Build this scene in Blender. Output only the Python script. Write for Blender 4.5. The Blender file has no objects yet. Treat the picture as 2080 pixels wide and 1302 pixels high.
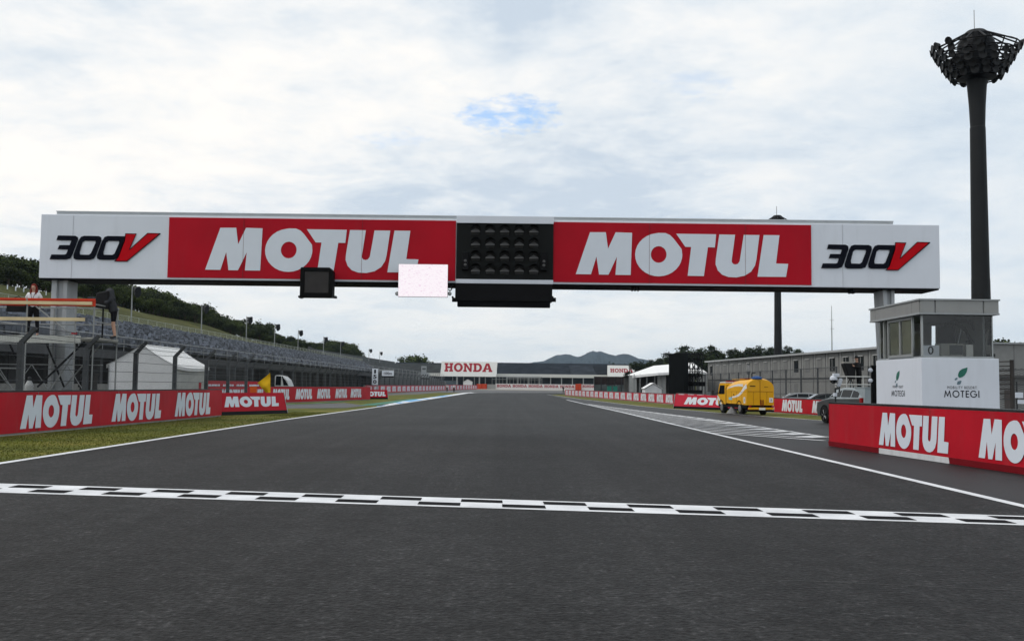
import bpy, bmesh, math, random
from mathutils import Vector, Matrix
from mathutils.geometry import tessellate_polygon
random.seed(7)
R = math.radians
sc = bpy.context.scene
COL = sc.collection

# ------------------------------------------------------------------ camera
HC = 1.5                                   # lens height above the track
F_PX = 2022.0                              # 35 mm lens on a 36 mm wide frame, 2080 px wide
cam_d = bpy.data.cameras.new('camera')
cam_d.sensor_width = 36.0
cam_d.lens = 36.0 * F_PX / 2080.0
cam_d.clip_start = 0.1
cam_d.clip_end = 20000
cam = bpy.data.objects.new('camera', cam_d)
COL.objects.link(cam)
PITCH, YAW, ROLL = math.atan(132 / F_PX), -8.0 / F_PX, 0.0115
CAM_R = Matrix.Rotation(YAW, 3, 'Z') @ Matrix.Rotation(math.pi / 2 + PITCH, 3, 'X') @ Matrix.Rotation(ROLL, 3, 'Z')
cam.matrix_world = Matrix.Translation((0, 0, HC)) @ CAM_R.to_4x4()
sc.camera = cam

# ------------------------------------------------------------------ world, sun, exposure
SUN_EL, SUN_AZ = R(50), R(256)             # azimuth clockwise from +Y: from the left, a little behind the lens
world = bpy.data.worlds.new('World')
sc.world = world
world.use_nodes = True
wt = world.node_tree
wt.nodes.clear()
def wn(kind, **kw):
    n = wt.nodes.new(kind)
    for k, v in kw.items():
        setattr(n, k, v)
    return n
def wl(a, b):
    wt.links.new(a, b)
def wmath(op, a, b=None, clamp=False):
    n = wn('ShaderNodeMath', operation=op, use_clamp=clamp)
    for i, s in enumerate((a, b)):
        if s is None:
            continue
        if isinstance(s, (int, float)):
            n.inputs[i].default_value = s
        else:
            wl(s, n.inputs[i])
    return n.outputs[0]
def wramp(fac, stops):
    n = wn('ShaderNodeValToRGB')
    el = n.color_ramp.elements
    while len(el) < len(stops):
        el.new(0.5)
    for e, (p, c) in zip(el, stops):
        e.position = p
        e.color = (c, c, c, 1) if isinstance(c, (int, float)) else (*c, 1)
    wl(fac, n.inputs[0])
    return n.outputs[0]
def wmix(fac, a, b):
    n = wn('ShaderNodeMixRGB')
    for i, s in ((0, fac), (1, a), (2, b)):
        if isinstance(s, (int, float)):
            n.inputs[i].default_value = s
        elif isinstance(s, tuple):
            n.inputs[i].default_value = (*s, 1)
        else:
            wl(s, n.inputs[i])
    return n.outputs[0]
w_out = wn('ShaderNodeOutputWorld')
w_bg = wn('ShaderNodeBackground')
w_bg.inputs[1].default_value = 0.1
wl(w_bg.outputs[0], w_out.inputs[0])
sky = wn('ShaderNodeTexSky', sky_type='NISHITA', sun_disc=False)
sky.sun_elevation = SUN_EL
sky.sun_rotation = SUN_AZ
tc = wn('ShaderNodeTexCoord')
sep = wn('ShaderNodeSeparateXYZ')
wl(tc.outputs['Generated'], sep.inputs[0])
zz = wmath('ADD', wmath('MAXIMUM', sep.outputs[2], 0.0), 0.16)
cmb = wn('ShaderNodeCombineXYZ')
wl(wmath('DIVIDE', sep.outputs[0], zz), cmb.inputs[0])
wl(wmath('DIVIDE', sep.outputs[1], zz), cmb.inputs[1])
def wnoise(scale, detail, rough, dist, off):
    mp = wn('ShaderNodeMapping')
    mp.inputs['Location'].default_value = off
    wl(cmb.outputs[0], mp.inputs[0])
    n = wn('ShaderNodeTexNoise')
    n.inputs['Scale'].default_value = scale
    n.inputs['Detail'].default_value = detail
    n.inputs['Roughness'].default_value = rough
    n.inputs['Distortion'].default_value = dist
    wl(mp.outputs[0], n.inputs['Vector'])
    return n.outputs[0]
big = wnoise(0.75, 6, 0.55, 0.25, (3.1, 1.7, 0))
mid = wnoise(2.6, 8, 0.6, 0.35, (7.3, 2.2, 0))
fine = wnoise(7.5, 6, 0.62, 0.2, (1.3, 5.2, 0))
vfine = wnoise(16.0, 6, 0.62, 0.3, (2.3, 0.2, 0))
dens = wmath('ADD', wmath('ADD', wmath('MULTIPLY', big, 0.5), wmath('MULTIPLY', mid, 0.36)), wmath('MULTIPLY', fine, 0.14))
cloud = wramp(dens, [(0.40, (0.56, 0.645, 0.745)), (0.462, (0.72, 0.775, 0.83)), (0.52, (0.855, 0.87, 0.88)), (0.585, (0.97, 0.945, 0.91))])
low = wramp(sep.outputs[2], [(0.0, 1.0), (0.16, 0.0)])
cloud = wmix(wmath('MULTIPLY', low, 0.75), cloud, (0.745, 0.80, 0.825))
side = wramp(wmath('ADD', wmath('MULTIPLY', sep.outputs[0], 1.0), 0.5), [(0.62, 0.0), (0.98, 1.0)])
cloud = wmix(wmath('MULTIPLY', side, 0.55), cloud, (0.60, 0.70, 0.80))
def hole(direction, sx, sz, strength):
    """a ragged gap in the cloud round one direction of the sky"""
    dx = wmath('DIVIDE', wmath('SUBTRACT', sep.outputs[0], direction[0]), sx)
    dz = wmath('DIVIDE', wmath('SUBTRACT', sep.outputs[2], direction[2]), sz)
    rr = wmath('ADD', wmath('POWER', wmath('ABSOLUTE', dx), 2.0), wmath('POWER', wmath('ABSOLUTE', dz), 2.0))
    m = wmath('SUBTRACT', 1.0, rr, clamp=True)
    raw = wmath('ADD', wmath('MULTIPLY', m, 0.30), wmath('MULTIPLY', wmath('SUBTRACT', 1.0, wmath('ADD', wmath('MULTIPLY', vfine, 0.55), wmath('MULTIPLY', fine, 0.45))), 1.0))
    g = wramp(raw, [(0.66, 0.0), (0.82, 1.0)])
    return wmath('MULTIPLY', wmath('MULTIPLY', g, strength), wmath('GREATER_THAN', m, 0.0))
def ray(px, py):
    return (CAM_R @ Vector(((px - 1040) / F_PX, -(py - 651) / F_PX, -1.0))).normalized()
h1 = hole(ray(1030, 232), 0.072, 0.027, 0.72)
h2 = hole(ray(1410, 172), 0.050, 0.024, 0.18)
h3 = hole(ray(800, 285), 0.05, 0.018, 0.2)
gap = wmath('ADD', wmath('ADD', h1, h2), h3, clamp=True)
bright = wn('ShaderNodeMixRGB', blend_type='MULTIPLY')
bright.inputs[0].default_value = 1.0
wl(cloud, bright.inputs[1])
bright.inputs[2].default_value = (11.1, 11.05, 10.95, 1)
skyb = wn('ShaderNodeMixRGB', blend_type='MULTIPLY')
skyb.inputs[0].default_value = 1.0
wl(sky.outputs[0], skyb.inputs[1])
skyb.inputs[2].default_value = (1.5, 2.0, 2.35, 1)
wl(wmix(gap, bright.outputs[0], skyb.outputs[0]), w_bg.inputs[0])

sun_d = bpy.data.lights.new('sun', 'SUN')
sun_d.energy = 1.3
sun_d.angle = R(14)
sun_d.color = (1.0, 0.97, 0.93)
sun = bpy.data.objects.new('sun', sun_d)
COL.objects.link(sun)
sun_dir = Vector((math.sin(SUN_AZ) * math.cos(SUN_EL), math.cos(SUN_AZ) * math.cos(SUN_EL), math.sin(SUN_EL)))
sun.rotation_euler = (-sun_dir).to_track_quat('-Z', 'Y').to_euler()

vs = sc.view_settings
vs.view_transform = 'Standard'
vs.look = 'None'
vs.exposure = 0.0
vs.gamma = 1.0
vs.use_curve_mapping = False

# ------------------------------------------------------------------ measuring helpers (photo measurements -> metres)
def at(px, py, Y):
    d = ray(px, py)
    return Vector((0, 0, HC)) + d * (Y / d.y)
def gnd(px, py, z=0.0):
    d = ray(px, py)
    t = (z - HC) / d.z
    p = Vector((0, 0, HC)) + d * t
    return Vector((p.x, p.y, z))
def kx(px, py=790):
    d = ray(px, py)
    return d.x / d.y
def isect(p0, p1, px):
    """where the wall p0-p1 (plan) meets the line of sight through column px; returns metres along the wall"""
    k = kx(px)
    dx, dy = p1[0] - p0[0], p1[1] - p0[1]
    t = (k * p0[1] - p0[0]) / (dx - k * dy)
    return t * math.hypot(dx, dy)

# ------------------------------------------------------------------ materials
MATS = {}
def mat(name, col, rough=0.6, metal=0.0, var=0.08, vscale=3.0, spec=0.16, bump=0.0, bscale=40.0, island=0.0, emit=None, alpha=None, coat=0.0, dirt=0.0, dscale=1.2, perobj=0.0):
    if name in MATS:
        return MATS[name]
    m = bpy.data.materials.new(name)
    m.use_nodes = True
    nt = m.node_tree
    b = nt.nodes['Principled BSDF']
    b.inputs['Roughness'].default_value = rough
    b.inputs['Metallic'].default_value = metal
    b.inputs['Specular IOR Level'].default_value = spec
    b.inputs['Coat Weight'].default_value = coat
    tcn = nt.nodes.new('ShaderNodeTexCoord')
    ns = nt.nodes.new('ShaderNodeTexNoise')
    ns.inputs['Scale'].default_value = vscale
    ns.inputs['Detail'].default_value = 6
    nt.links.new(tcn.outputs['Object'], ns.inputs['Vector'])
    rp = nt.nodes.new('ShaderNodeValToRGB')
    rp.color_ramp.elements[0].position = 0.3
    rp.color_ramp.elements[1].position = 0.7
    rp.color_ramp.elements[0].color = (*[max(0, c * (1 - var)) for c in col], 1)
    rp.color_ramp.elements[1].color = (*[min(1, c * (1 + var)) for c in col], 1)
    nt.links.new(ns.outputs[0], rp.inputs[0])
    out = rp.outputs[0]
    if dirt:
        d1 = nt.nodes.new('ShaderNodeTexNoise')
        d1.inputs['Scale'].default_value = dscale
        d1.inputs['Detail'].default_value = 9
        d1.inputs['Roughness'].default_value = 0.68
        dm_ = nt.nodes.new('ShaderNodeMapping')
        dm_.inputs['Scale'].default_value = (1.6, 1.6, 0.22)     # stains run downwards
        nt.links.new(tcn.outputs['Object'], dm_.inputs[0])
        nt.links.new(dm_.outputs[0], d1.inputs['Vector'])
        dr = nt.nodes.new('ShaderNodeValToRGB')
        dr.color_ramp.elements[0].position = 0.52
        dr.color_ramp.elements[1].position = 0.78
        dr.color_ramp.elements[0].color = (0, 0, 0, 1)
        dr.color_ramp.elements[1].color = (dirt, dirt, dirt, 1)
        nt.links.new(d1.outputs[0], dr.inputs[0])
        mx = nt.nodes.new('ShaderNodeMixRGB')
        nt.links.new(dr.outputs[0], mx.inputs[0])
        nt.links.new(out, mx.inputs[1])
        g = sum(col) / 3
        mx.inputs[2].default_value = (0.35 * col[0] + 0.09, 0.35 * col[1] + 0.085, 0.35 * col[2] + 0.075, 1)
        out = mx.outputs[0]
    if island:
        gm = nt.nodes.new('ShaderNodeNewGeometry')
        r2 = nt.nodes.new('ShaderNodeValToRGB')
        r2.color_ramp.elements[0].color = (1 - island, 1 - island, 1 - island, 1)
        r2.color_ramp.elements[1].color = (1 + island, 1 + island, 1 + island, 1)
        nt.links.new(gm.outputs['Random Per Island'], r2.inputs[0])
        mx = nt.nodes.new('ShaderNodeMixRGB')
        mx.blend_type = 'MULTIPLY'
        mx.inputs[0].default_value = 1.0
        nt.links.new(out, mx.inputs[1])
        nt.links.new(r2.outputs[0], mx.inputs[2])
        out = mx.outputs[0]
    if perobj:
        oi = nt.nodes.new('ShaderNodeObjectInfo')
        r3 = nt.nodes.new('ShaderNodeValToRGB')
        r3.color_ramp.elements[0].color = (1 - perobj, 1 - perobj, 1 - perobj * .8, 1)
        r3.color_ramp.elements[1].color = (1 + perobj * 1.2, 1 + perobj, 1, 1)
        nt.links.new(oi.outputs['Random'], r3.inputs[0])
        mx = nt.nodes.new('ShaderNodeMixRGB')
        mx.blend_type = 'MULTIPLY'
        mx.inputs[0].default_value = 1.0
        nt.links.new(out, mx.inputs[1])
        nt.links.new(r3.outputs[0], mx.inputs[2])
        out = mx.outputs[0]
    nt.links.new(out, b.inputs['Base Color'])
    if bump:
        n2 = nt.nodes.new('ShaderNodeTexNoise')
        n2.inputs['Scale'].default_value = bscale
        n2.inputs['Detail'].default_value = 4
        nt.links.new(tcn.outputs['Object'], n2.inputs['Vector'])
        bp = nt.nodes.new('ShaderNodeBump')
        bp.inputs['Strength'].default_value = bump
        bp.inputs['Distance'].default_value = 0.02
        nt.links.new(n2.outputs[0], bp.inputs['Height'])
        nt.links.new(bp.outputs[0], b.inputs['Normal'])
    if emit:
        b.inputs['Emission Color'].default_value = (*emit[0], 1)
        b.inputs['Emission Strength'].default_value = emit[1]
    if alpha is not None:
        b.inputs['Alpha'].default_value = alpha
    MATS[name] = m
    return m

def wire_mat(name, col, pitch, width, haze=0.0, axes=(1, 2), clump=0.0):
    """woven wire: opaque where the wires run, open between them"""
    m = bpy.data.materials.new(name)
    m.use_nodes = True
    nt = m.node_tree
    b = nt.nodes['Principled BSDF']
    b.inputs['Base Color'].default_value = (*col, 1)
    b.inputs['Roughness'].default_value = 0.6
    tcn = nt.nodes.new('ShaderNodeTexCoord')
    sp = nt.nodes.new('ShaderNodeSeparateXYZ')
    nt.links.new(tcn.outputs['Object'], sp.inputs[0])
    def mth(op, a, b2):
        n = nt.nodes.new('ShaderNodeMath')
        n.operation = op
        for i, s in enumerate((a, b2)):
            if isinstance(s, (int, float)):
                n.inputs[i].default_value = s
            else:
                nt.links.new(s, n.inputs[i])
        return n.outputs[0]
    hyp = mth('ADD', sp.outputs[0], sp.outputs[1])
    lines = []
    for a in (mth('ADD', hyp, sp.outputs[2]), mth('SUBTRACT', hyp, sp.outputs[2])):
        fr = mth('FRACT', mth('DIVIDE', a, pitch), 0)
        lines.append(mth('LESS_THAN', fr, width))
    al = mth('MAXIMUM', lines[0], lines[1])
    if haze:
        al = mth('MAXIMUM', al, haze)
    nt.links.new(al, b.inputs['Alpha'])
    MATS[name] = m
    return m

M_WHITE = mat('white_panel', (0.69, 0.73, 0.80), 0.42, var=0.03, vscale=0.8, dirt=0.16, dscale=2.2)
M_LETTER = mat('white_lettering', (0.68, 0.73, 0.80), 0.45, var=0.02)
M_RED = mat('red_panel', (0.42, 0.002, 0.014), 0.5, spec=0.14, bump=0.25, bscale=1.1, var=0.10, vscale=0.6, dirt=0.10, dscale=0.8)
M_BANNER = mat('red_banner', (0.45, 0.006, 0.018), 0.5, spec=0.16, var=0.14, vscale=0.7, dirt=0.34, dscale=1.6, bump=0.45, bscale=1.7)
M_BANNER2 = mat('red_banner_far', (0.48, 0.016, 0.04), 0.5, spec=0.2, var=0.08, vscale=0.5, dirt=0.2)
M_BLACK = mat('black_paint', (0.006, 0.006, 0.007), 0.45, var=0.15, spec=0.08)
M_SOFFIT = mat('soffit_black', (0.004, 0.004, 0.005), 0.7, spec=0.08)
M_BOARD = mat('signal_board_black', (0.010, 0.011, 0.011), 0.5, spec=0.08)
M_INK = mat('dark_ink', (0.007, 0.008, 0.014), 0.6, spec=0.03)
M_VRED = mat('emblem_red', (0.50, 0.004, 0.010), 0.55, spec=0.05)
M_ALU = mat('grey_aluminium', (0.40, 0.42, 0.42), 0.38, metal=0.55, var=0.05, dirt=0.2)
M_GREYPAINT = mat('grey_paint', (0.33, 0.35, 0.36), 0.5, var=0.06, dirt=0.25)
M_COLUMN = mat('column_grey', (0.42, 0.44, 0.46), 0.5, var=0.06, dirt=0.25)
M_STEEL = mat('galvanised_steel', (0.30, 0.31, 0.31), 0.45, metal=0.5, var=0.12)
M_DARKSTEEL = mat('dark_steel', (0.026, 0.028, 0.030), 0.55, metal=0.1, var=0.2, spec=0.2)
M_CONC = mat('concrete', (0.32, 0.32, 0.31), 0.85, var=0.15, dirt=0.35, bump=0.3)
M_DARK = mat('dark_interior', (0.022, 0.022, 0.023), 0.8)
M_WOOD = mat('pale_plank', (0.62, 0.50, 0.30), 0.7, var=0.12, vscale=2)
M_ORANGE = mat('orange_red_rail', (0.60, 0.05, 0.02), 0.5)
M_TENT = mat('tent_canvas', (0.66, 0.67, 0.68), 0.75, var=0.05, vscale=1.5, bump=0.5, bscale=2.0, dirt=0.12)
M_TENTROOF = mat('tent_roof_canvas', (0.80, 0.80, 0.79), 0.6, var=0.03, bump=0.35, bscale=2.2)
M_GLASS = mat('dark_glass', (0.010, 0.012, 0.014), 0.08, spec=0.3)
M_RUBBER = mat('rubber', (0.012, 0.012, 0.012), 0.8)
M_RIM = mat('wheel_rim', (0.30, 0.30, 0.30), 0.35, metal=0.8)
M_YELLOW = mat('yellow_paint', (0.76, 0.38, 0.006), 0.4, var=0.04, coat=0.2, dirt=0.15, dscale=2.0)
M_BLUESEAT = mat('blue_grey_seat', (0.105, 0.116, 0.138), 0.5, var=0.35, vscale=0.35, island=0.75)
M_WALLGREY = mat('prefab_wall', (0.215, 0.215, 0.205), 0.7, var=0.06, dirt=0.25)
M_LEAF = mat('foliage', (0.032, 0.046, 0.014), 0.7, var=0.5, vscale=0.45, island=0.6, spec=0.15, perobj=0.45)
M_PINE = mat('pine_foliage', (0.021, 0.032, 0.013), 0.75, var=0.4, vscale=0.6, island=0.6, spec=0.15, perobj=0.3)
M_BARK = mat('bark', (0.06, 0.045, 0.035), 0.9, bump=0.5, bscale=12)

# ------------------------------------------------------------------ mesh builder
class MB:
    def __init__(self):
        self.v, self.f, self.m = [], [], []
        self.mi = 0
    def add(self, vs_, fs_):
        o = len(self.v)
        self.v += [tuple(p) for p in vs_]
        self.f += [tuple(i + o for i in f) for f in fs_]
        self.m += [self.mi] * len(fs_)
        return self
    def box(self, c, s, rz=0.0, M=None):
        hx, hy, hz = s[0] / 2, s[1] / 2, s[2] / 2
        pts = [Vector((x, y, z)) for z in (-hz, hz) for x, y in ((-hx, -hy), (hx, -hy), (hx, hy), (-hx, hy))]
        if M is not None:
            pts = [M @ p for p in pts]
        elif rz:
            rm = Matrix.Rotation(rz, 3, 'Z')
            pts = [rm @ p for p in pts]
        c = Vector(c)
        return self.add([p + c for p in pts], [(3, 2, 1, 0), (4, 5, 6, 7), (0, 1, 5, 4), (1, 2, 6, 5), (2, 3, 7, 6), (3, 0, 4, 7)])
    def bb(self, a, b):
        return self.box([(a[i] + b[i]) / 2 for i in range(3)], [abs(b[i] - a[i]) for i in range(3)])
    def quad(self, *p):
        return self.add(p, [tuple(range(len(p)))])
    def hexa(self, lo, hi):
        """solid between two rings of four points"""
        return self.add(list(lo) + list(hi), [(3, 2, 1, 0), (4, 5, 6, 7), (0, 1, 5, 4), (1, 2, 6, 5), (2, 3, 7, 6), (3, 0, 4, 7)])
    def tube(self, a, b, r, n=6, r2=None, cap=True):
        a, b = Vector(a), Vector(b)
        r2 = r if r2 is None else r2
        d = b - a
        if d.length < 1e-9:
            return self
        q = d.to_track_quat('Z', 'Y')
        ring = [Vector((math.cos(2 * math.pi * (i + .5) / n), math.sin(2 * math.pi * (i + .5) / n), 0)) for i in range(n)]
        pts = [a + q @ (p * r) for p in ring] + [b + q @ (p * r2) for p in ring]
        fs_ = [(i, (i + 1) % n, n + (i + 1) % n, n + i) for i in range(n)]
        if cap:
            fs_ += [tuple(range(n - 1, -1, -1)), tuple(range(n, 2 * n))]
        return self.add(pts, fs_)
    def path(self, pts, r, n=6):
        for a, b in zip(pts, pts[1:]):
            self.tube(a, b, r, n)
        return self
    def lathe(self, prof, c=(0, 0, 0), n=16, M=None):
        c = Vector(c)
        pts, k = [], len(prof)
        for r, z in prof:
            for i in range(n):
                p = Vector((r * math.cos(2 * math.pi * i / n), r * math.sin(2 * math.pi * i / n), z))
                pts.append(c + (M @ p if M is not None else p))
        fs_ = [(j * n + i, j * n + (i + 1) % n, (j + 1) * n + (i + 1) % n, (j + 1) * n + i) for j in range(k - 1) for i in range(n)]
        fs_ += [tuple(range(n - 1, -1, -1)), tuple((k - 1) * n + i for i in range(n))]
        return self.add(pts, fs_)
    def ball(self, c, r, n=10, sc_=(1, 1, 1)):
        k = max(4, n // 2 + 1)
        prof = [(r * max(0.02, math.sin(math.pi * j / (k - 1))), -r * math.cos(math.pi * j / (k - 1))) for j in range(k)]
        return self.lathe(prof, c, n, Matrix.Diagonal(sc_).to_3x3())
    def prism(self, poly, O, ex, ey, depth, holes=()):
        """poly (2-D) in the plane O, ex, ey; depth > 0 grows along ex x ey"""
        O, ex, ey = Vector(O), Vector(ex), Vector(ey)
        ez = ex.cross(ey).normalized()
        loops = [poly] + list(holes)
        flat = [p for lp in loops for p in lp]
        tri = tessellate_polygon([[Vector((p[0], p[1], 0)) for p in lp] for lp in loops])
        def up(t):
            a, b, c = (flat[i] for i in t)
            return t if (b[0] - a[0]) * (c[1] - a[1]) - (b[1] - a[1]) * (c[0] - a[0]) > 0 else (t[0], t[2], t[1])
        tri = [up(t) for t in tri]
        top = [O + ex * p[0] + ey * p[1] + ez * max(depth, 0) for p in flat]
        if depth == 0:
            return self.add(top, tri)
        bot = [O + ex * p[0] + ey * p[1] for p in flat]
        n = len(flat)
        fs_ = list(tri) + [(t[2] + n, t[1] + n, t[0] + n) for t in tri]
        o = 0
        for li, lp in enumerate(loops):
            k = len(lp)
            ar = sum(lp[i][0] * lp[(i + 1) % k][1] - lp[(i + 1) % k][0] * lp[i][1] for i in range(k))
            fwd = (ar > 0) == (li == 0)
            for i in range(k):
                a, b = o + i, o + (i + 1) % k
                fs_.append((b, a, a + n, b + n) if fwd else (a, b, b + n, a + n))
            o += k
        return self.add(top + bot, fs_)
    def build(self, name, mats, parent=None, world=False, smooth=False, bevel=0.0, link=True):
        me = bpy.data.meshes.new(name)
        vv = self.v
        if parent is not None and world:
            root = parent
            while root.parent is not None:
                root = root.parent
            inv = root.matrix_basis.inverted()
            vv = [tuple(inv @ Vector(p)) for p in vv]
        me.from_pydata(vv, [], self.f)
        for m_ in (mats if isinstance(mats, (list, tuple)) else [mats]):
            me.materials.append(m_)
        me.polygons.foreach_set('material_index', self.m)
        if smooth:
            me.polygons.foreach_set('use_smooth', [True] * len(me.polygons))
        me.update()
        o = bpy.data.objects.new(name, me)
        COL.objects.link(o)
        if parent is not None:
            o.parent = parent
        if bevel:
            bv = o.modifiers.new('bevel', 'BEVEL')
            bv.width = bevel
            bv.segments = 2
            bv.limit_method = 'ANGLE'
        return o

def tag(o, label=None, cat=None, group=None, kind=None):
    for k, v in (('label', label), ('category', cat), ('group', group), ('kind', kind)):
        if v:
            o[k] = v
    return o
def thing(name, label, cat, loc=(0, 0, 0), rz=0.0, group=None, scale=1.0):
    o = bpy.data.objects.new(name, None)
    COL.objects.link(o)
    o.empty_display_size = 0.2
    o.matrix_basis = Matrix.Translation(loc) @ Matrix.Rotation(rz, 4, 'Z') @ Matrix.Scale(scale, 4)
    return tag(o, label, cat, group)
def kids(o):
    return [c for c in COL.objects if c.parent == o]
def dup(root, loc, rz=0.0, scale=1.0, label=None, group=None, stretch=1.0, tree_=None):
    r = root.copy()
    COL.objects.link(r)
    r.matrix_basis = Matrix.Translation(loc) @ Matrix.Rotation(rz, 4, 'Z') @ Matrix.Diagonal((scale, scale, scale * stretch, 1))
    if label: r['label'] = label
    if group: r['group'] = group
    for c, gs in (tree_ if tree_ is not None else [(c, kids(c)) for c in kids(root)]):
        cc = c.copy()
        COL.objects.link(cc)
        cc.parent = r
        for g in gs:
            gg = g.copy()
            COL.objects.link(gg)
            gg.parent = cc
    return r
def structure(name, mb, m, **kw):
    o = mb.build(name, m, **kw)
    o['kind'] = 'structure'
    return o

# ------------------------------------------------------------------ lettering outlines
def arc(cx, cy, rx, ry, a0, a1, n):
    return [(cx + rx * math.cos(R(a0 + (a1 - a0) * i / n)), cy + ry * math.sin(R(a0 + (a1 - a0) * i / n))) for i in range(n + 1)]
def norm(polys, x0, ybot, h, slope=0.0):
    return [[[((x - x0) / h, (ybot - (y - slope * (x - x0))) / h) for x, y in lp] for lp in pl] for pl in polys]
OIL = norm([
    [[(60, 490), (170, 158), (295, 158), (313, 288), (372, 158), (502, 162), (492, 496), (372, 495), (383, 352), (318, 494), (243, 493), (222, 350), (180, 491)]],
    [[(765, 163), (800, 178), (828, 205), (893, 290), (898, 335)] + arc(712, 335, 186, 171, 8, 262, 22) + [(712, 162)], arc(712, 333, 62, 66, 0, 345, 19)],
    [[(850, 168), (1165, 172), (1155, 276), (1100, 275), (1068, 503), (940, 501), (968, 273), (922, 272)]],
    [[(1190, 173), (1315, 175), (1288, 372), (1288, 392), (1300, 407), (1318, 411), (1336, 405), (1350, 385), (1383, 176), (1507, 177), (1482, 372), (1471, 418), (1440, 467), (1390, 499), (1325, 513), (1262, 510), (1212, 492), (1178, 458), (1160, 410), (1162, 368)]],
    [[(1540, 177), (1665, 178), (1637, 402), (1733, 405), (1715, 508), (1490, 507)]],
], 60, 492, 333, 0.0095)                               # five heavy italic capitals, width 5.02 x height
NUM_DARK = norm([
    [[(710, 475), (885, 477), (912, 492), (914, 520), (866, 664), (845, 706), (805, 718), (635, 718), (652, 668), (785, 668), (800, 662), (817, 617), (712, 615), (728, 572), (832, 572), (847, 526), (697, 523)]],
    [[(975, 477), (1120, 479), (1147, 492), (1150, 525), (1104, 668), (1082, 708), (1042, 719), (900, 719), (875, 705), (872, 675), (920, 525), (942, 488)], [(985, 527), (960, 545), (936, 640), (940, 668), (1028, 669), (1048, 655), (1092, 545), (1088, 528)]],
    [[(1213, 477), (1380, 479), (1405, 492), (1400, 525), (1342, 668), (1320, 708), (1280, 719), (1138, 719), (1113, 705), (1110, 675), (1158, 525), (1180, 488)], [(1223, 527), (1198, 545), (1174, 640), (1178, 668), (1266, 669), (1286, 655), (1330, 545), (1326, 528)]],
    [[(1388, 449), (1502, 451), (1440, 606), (1610, 444), (1742, 446), (1743, 455), (1416, 735), (1285, 735), (1318, 690), (1378, 520)]],
], 635, 718, 243, 0.006)
NUM_RED = norm([[[(1394, 457), (1493, 458), (1428, 618), (1446, 612), (1614, 453), (1726, 454), (1412, 728), (1302, 728), (1330, 690), (1388, 522)]]], 635, 718, 243, 0.006)
def slab(parts, holes=()):
    return parts
WING = [  # five wide slab-serif capitals H O N D A as simple strokes, unit height
    [[(0, 0), (.46, 0), (.46, .2), (.36, .2), (.36, .4), (.68, .4), (.68, .2), (.58, .2), (.58, 0), (1.04, 0), (1.04, .2), (.94, .2), (.94, .8), (1.04, .8), (1.04, 1), (.58, 1), (.58, .8), (.68, .8), (.68, .62), (.36, .62), (.36, .8), (.46, .8), (.46, 1), (0, 1), (0, .8), (.1, .8), (.1, .2), (0, .2)]],
    [arc(1.66, .5, .54, .52, 0, 350, 23), arc(1.66, .5, .26, .30, 0, 345, 17)],
    [[(2.28, 0), (2.70, 0), (2.70, .2), (2.60, .2), (2.60, .62), (3.06, 0), (3.28, 0), (3.28, .8), (3.38, .8), (3.38, 1), (2.96, 1), (2.96, .8), (3.06, .8), (3.06, .38), (2.62, 1), (2.28, 1), (2.28, .8), (2.38, .8), (2.38, .2), (2.28, .2)]],
    [[(3.46, 0), (4.0, 0)] + arc(4.02, .5, .50, .50, -80, 80, 12) + [(4.0, 1), (3.46, 1), (3.46, .8), (3.56, .8), (3.56, .2), (3.46, .2)], [(3.84, .2), (3.84, .8)] + arc(3.96, .5, .27, .30, 80, -80, 10)],
    [[(4.58, 0), (5.02, 0), (5.02, .17), (4.96, .17), (5.0, .28), (5.34, .28), (5.38, .17), (5.32, .17), (5.32, 0), (5.78, 0), (5.78, .17), (5.70, .17), (5.38, 1), (5.0, 1), (4.66, .17), (4.58, .17)], [(5.05, .44), (5.17, .78), (5.29, .44)]],
]
def letter(mb, polys, O, ex, ey, w=1.0, h=1.0, depth=0.0):
    ex, ey = Vector(ex) * w, Vector(ey) * h
    for pl in polys:
        mb.prism(pl[0], O, ex, ey, depth, pl[1:])
    return mb
def seg(a, b, w):
    dx, dy = b[0] - a[0], b[1] - a[1]
    l_ = math.hypot(dx, dy)
    nx_, ny_ = -dy / l_ * w / 2, dx / l_ * w / 2
    return [[(a[0] + nx_, a[1] + ny_), (a[0] - nx_, a[1] - ny_), (b[0] - nx_, b[1] - ny_), (b[0] + nx_, b[1] + ny_)]]
def ringarc(cx, cy, r, w, a0, a1, n=22):
    return [arc(cx, cy, r + w / 2, r + w / 2, a0, a1, n) + arc(cx, cy, r - w / 2, r - w / 2, a1, a0, n)]
PLAIN = [  # six thin geometric capitals, unit height, 5.15 wide
    [[(0, 0), (.15, 0), (.27, .70), (.50, .12), (.57, .12), (.80, .70), (.92, 0), (1.07, 0), (.87, 1), (.80, 1), (.535, .34), (.27, 1), (.20, 1)]],
    [arc(1.78, .5, .52, .52, 0, 352, 27), arc(1.78, .5, .38, .38, 0, 352, 27)],
    [[(2.46, .87), (2.68, .87), (2.68, 0), (2.82, 0), (2.82, .87), (3.04, .87), (3.04, 1), (2.46, 1)]],
    [[(3.24, 0), (3.74, 0), (3.74, .13), (3.38, .13), (3.38, .44), (3.72, .44), (3.72, .57), (3.38, .57), (3.38, .87), (3.74, .87), (3.74, 1), (3.24, 1)]],
    [arc(4.42, .5, .52, .52, 38, 358, 24) + [(4.94, .54), (4.46, .54), (4.46, .42), (4.78, .42)] + arc(4.42, .5, .38, .38, -20, -322, 20)],
    [[(5.13, 0), (5.27, 0), (5.27, 1), (5.13, 1)]],
]
_txt = {}
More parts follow.
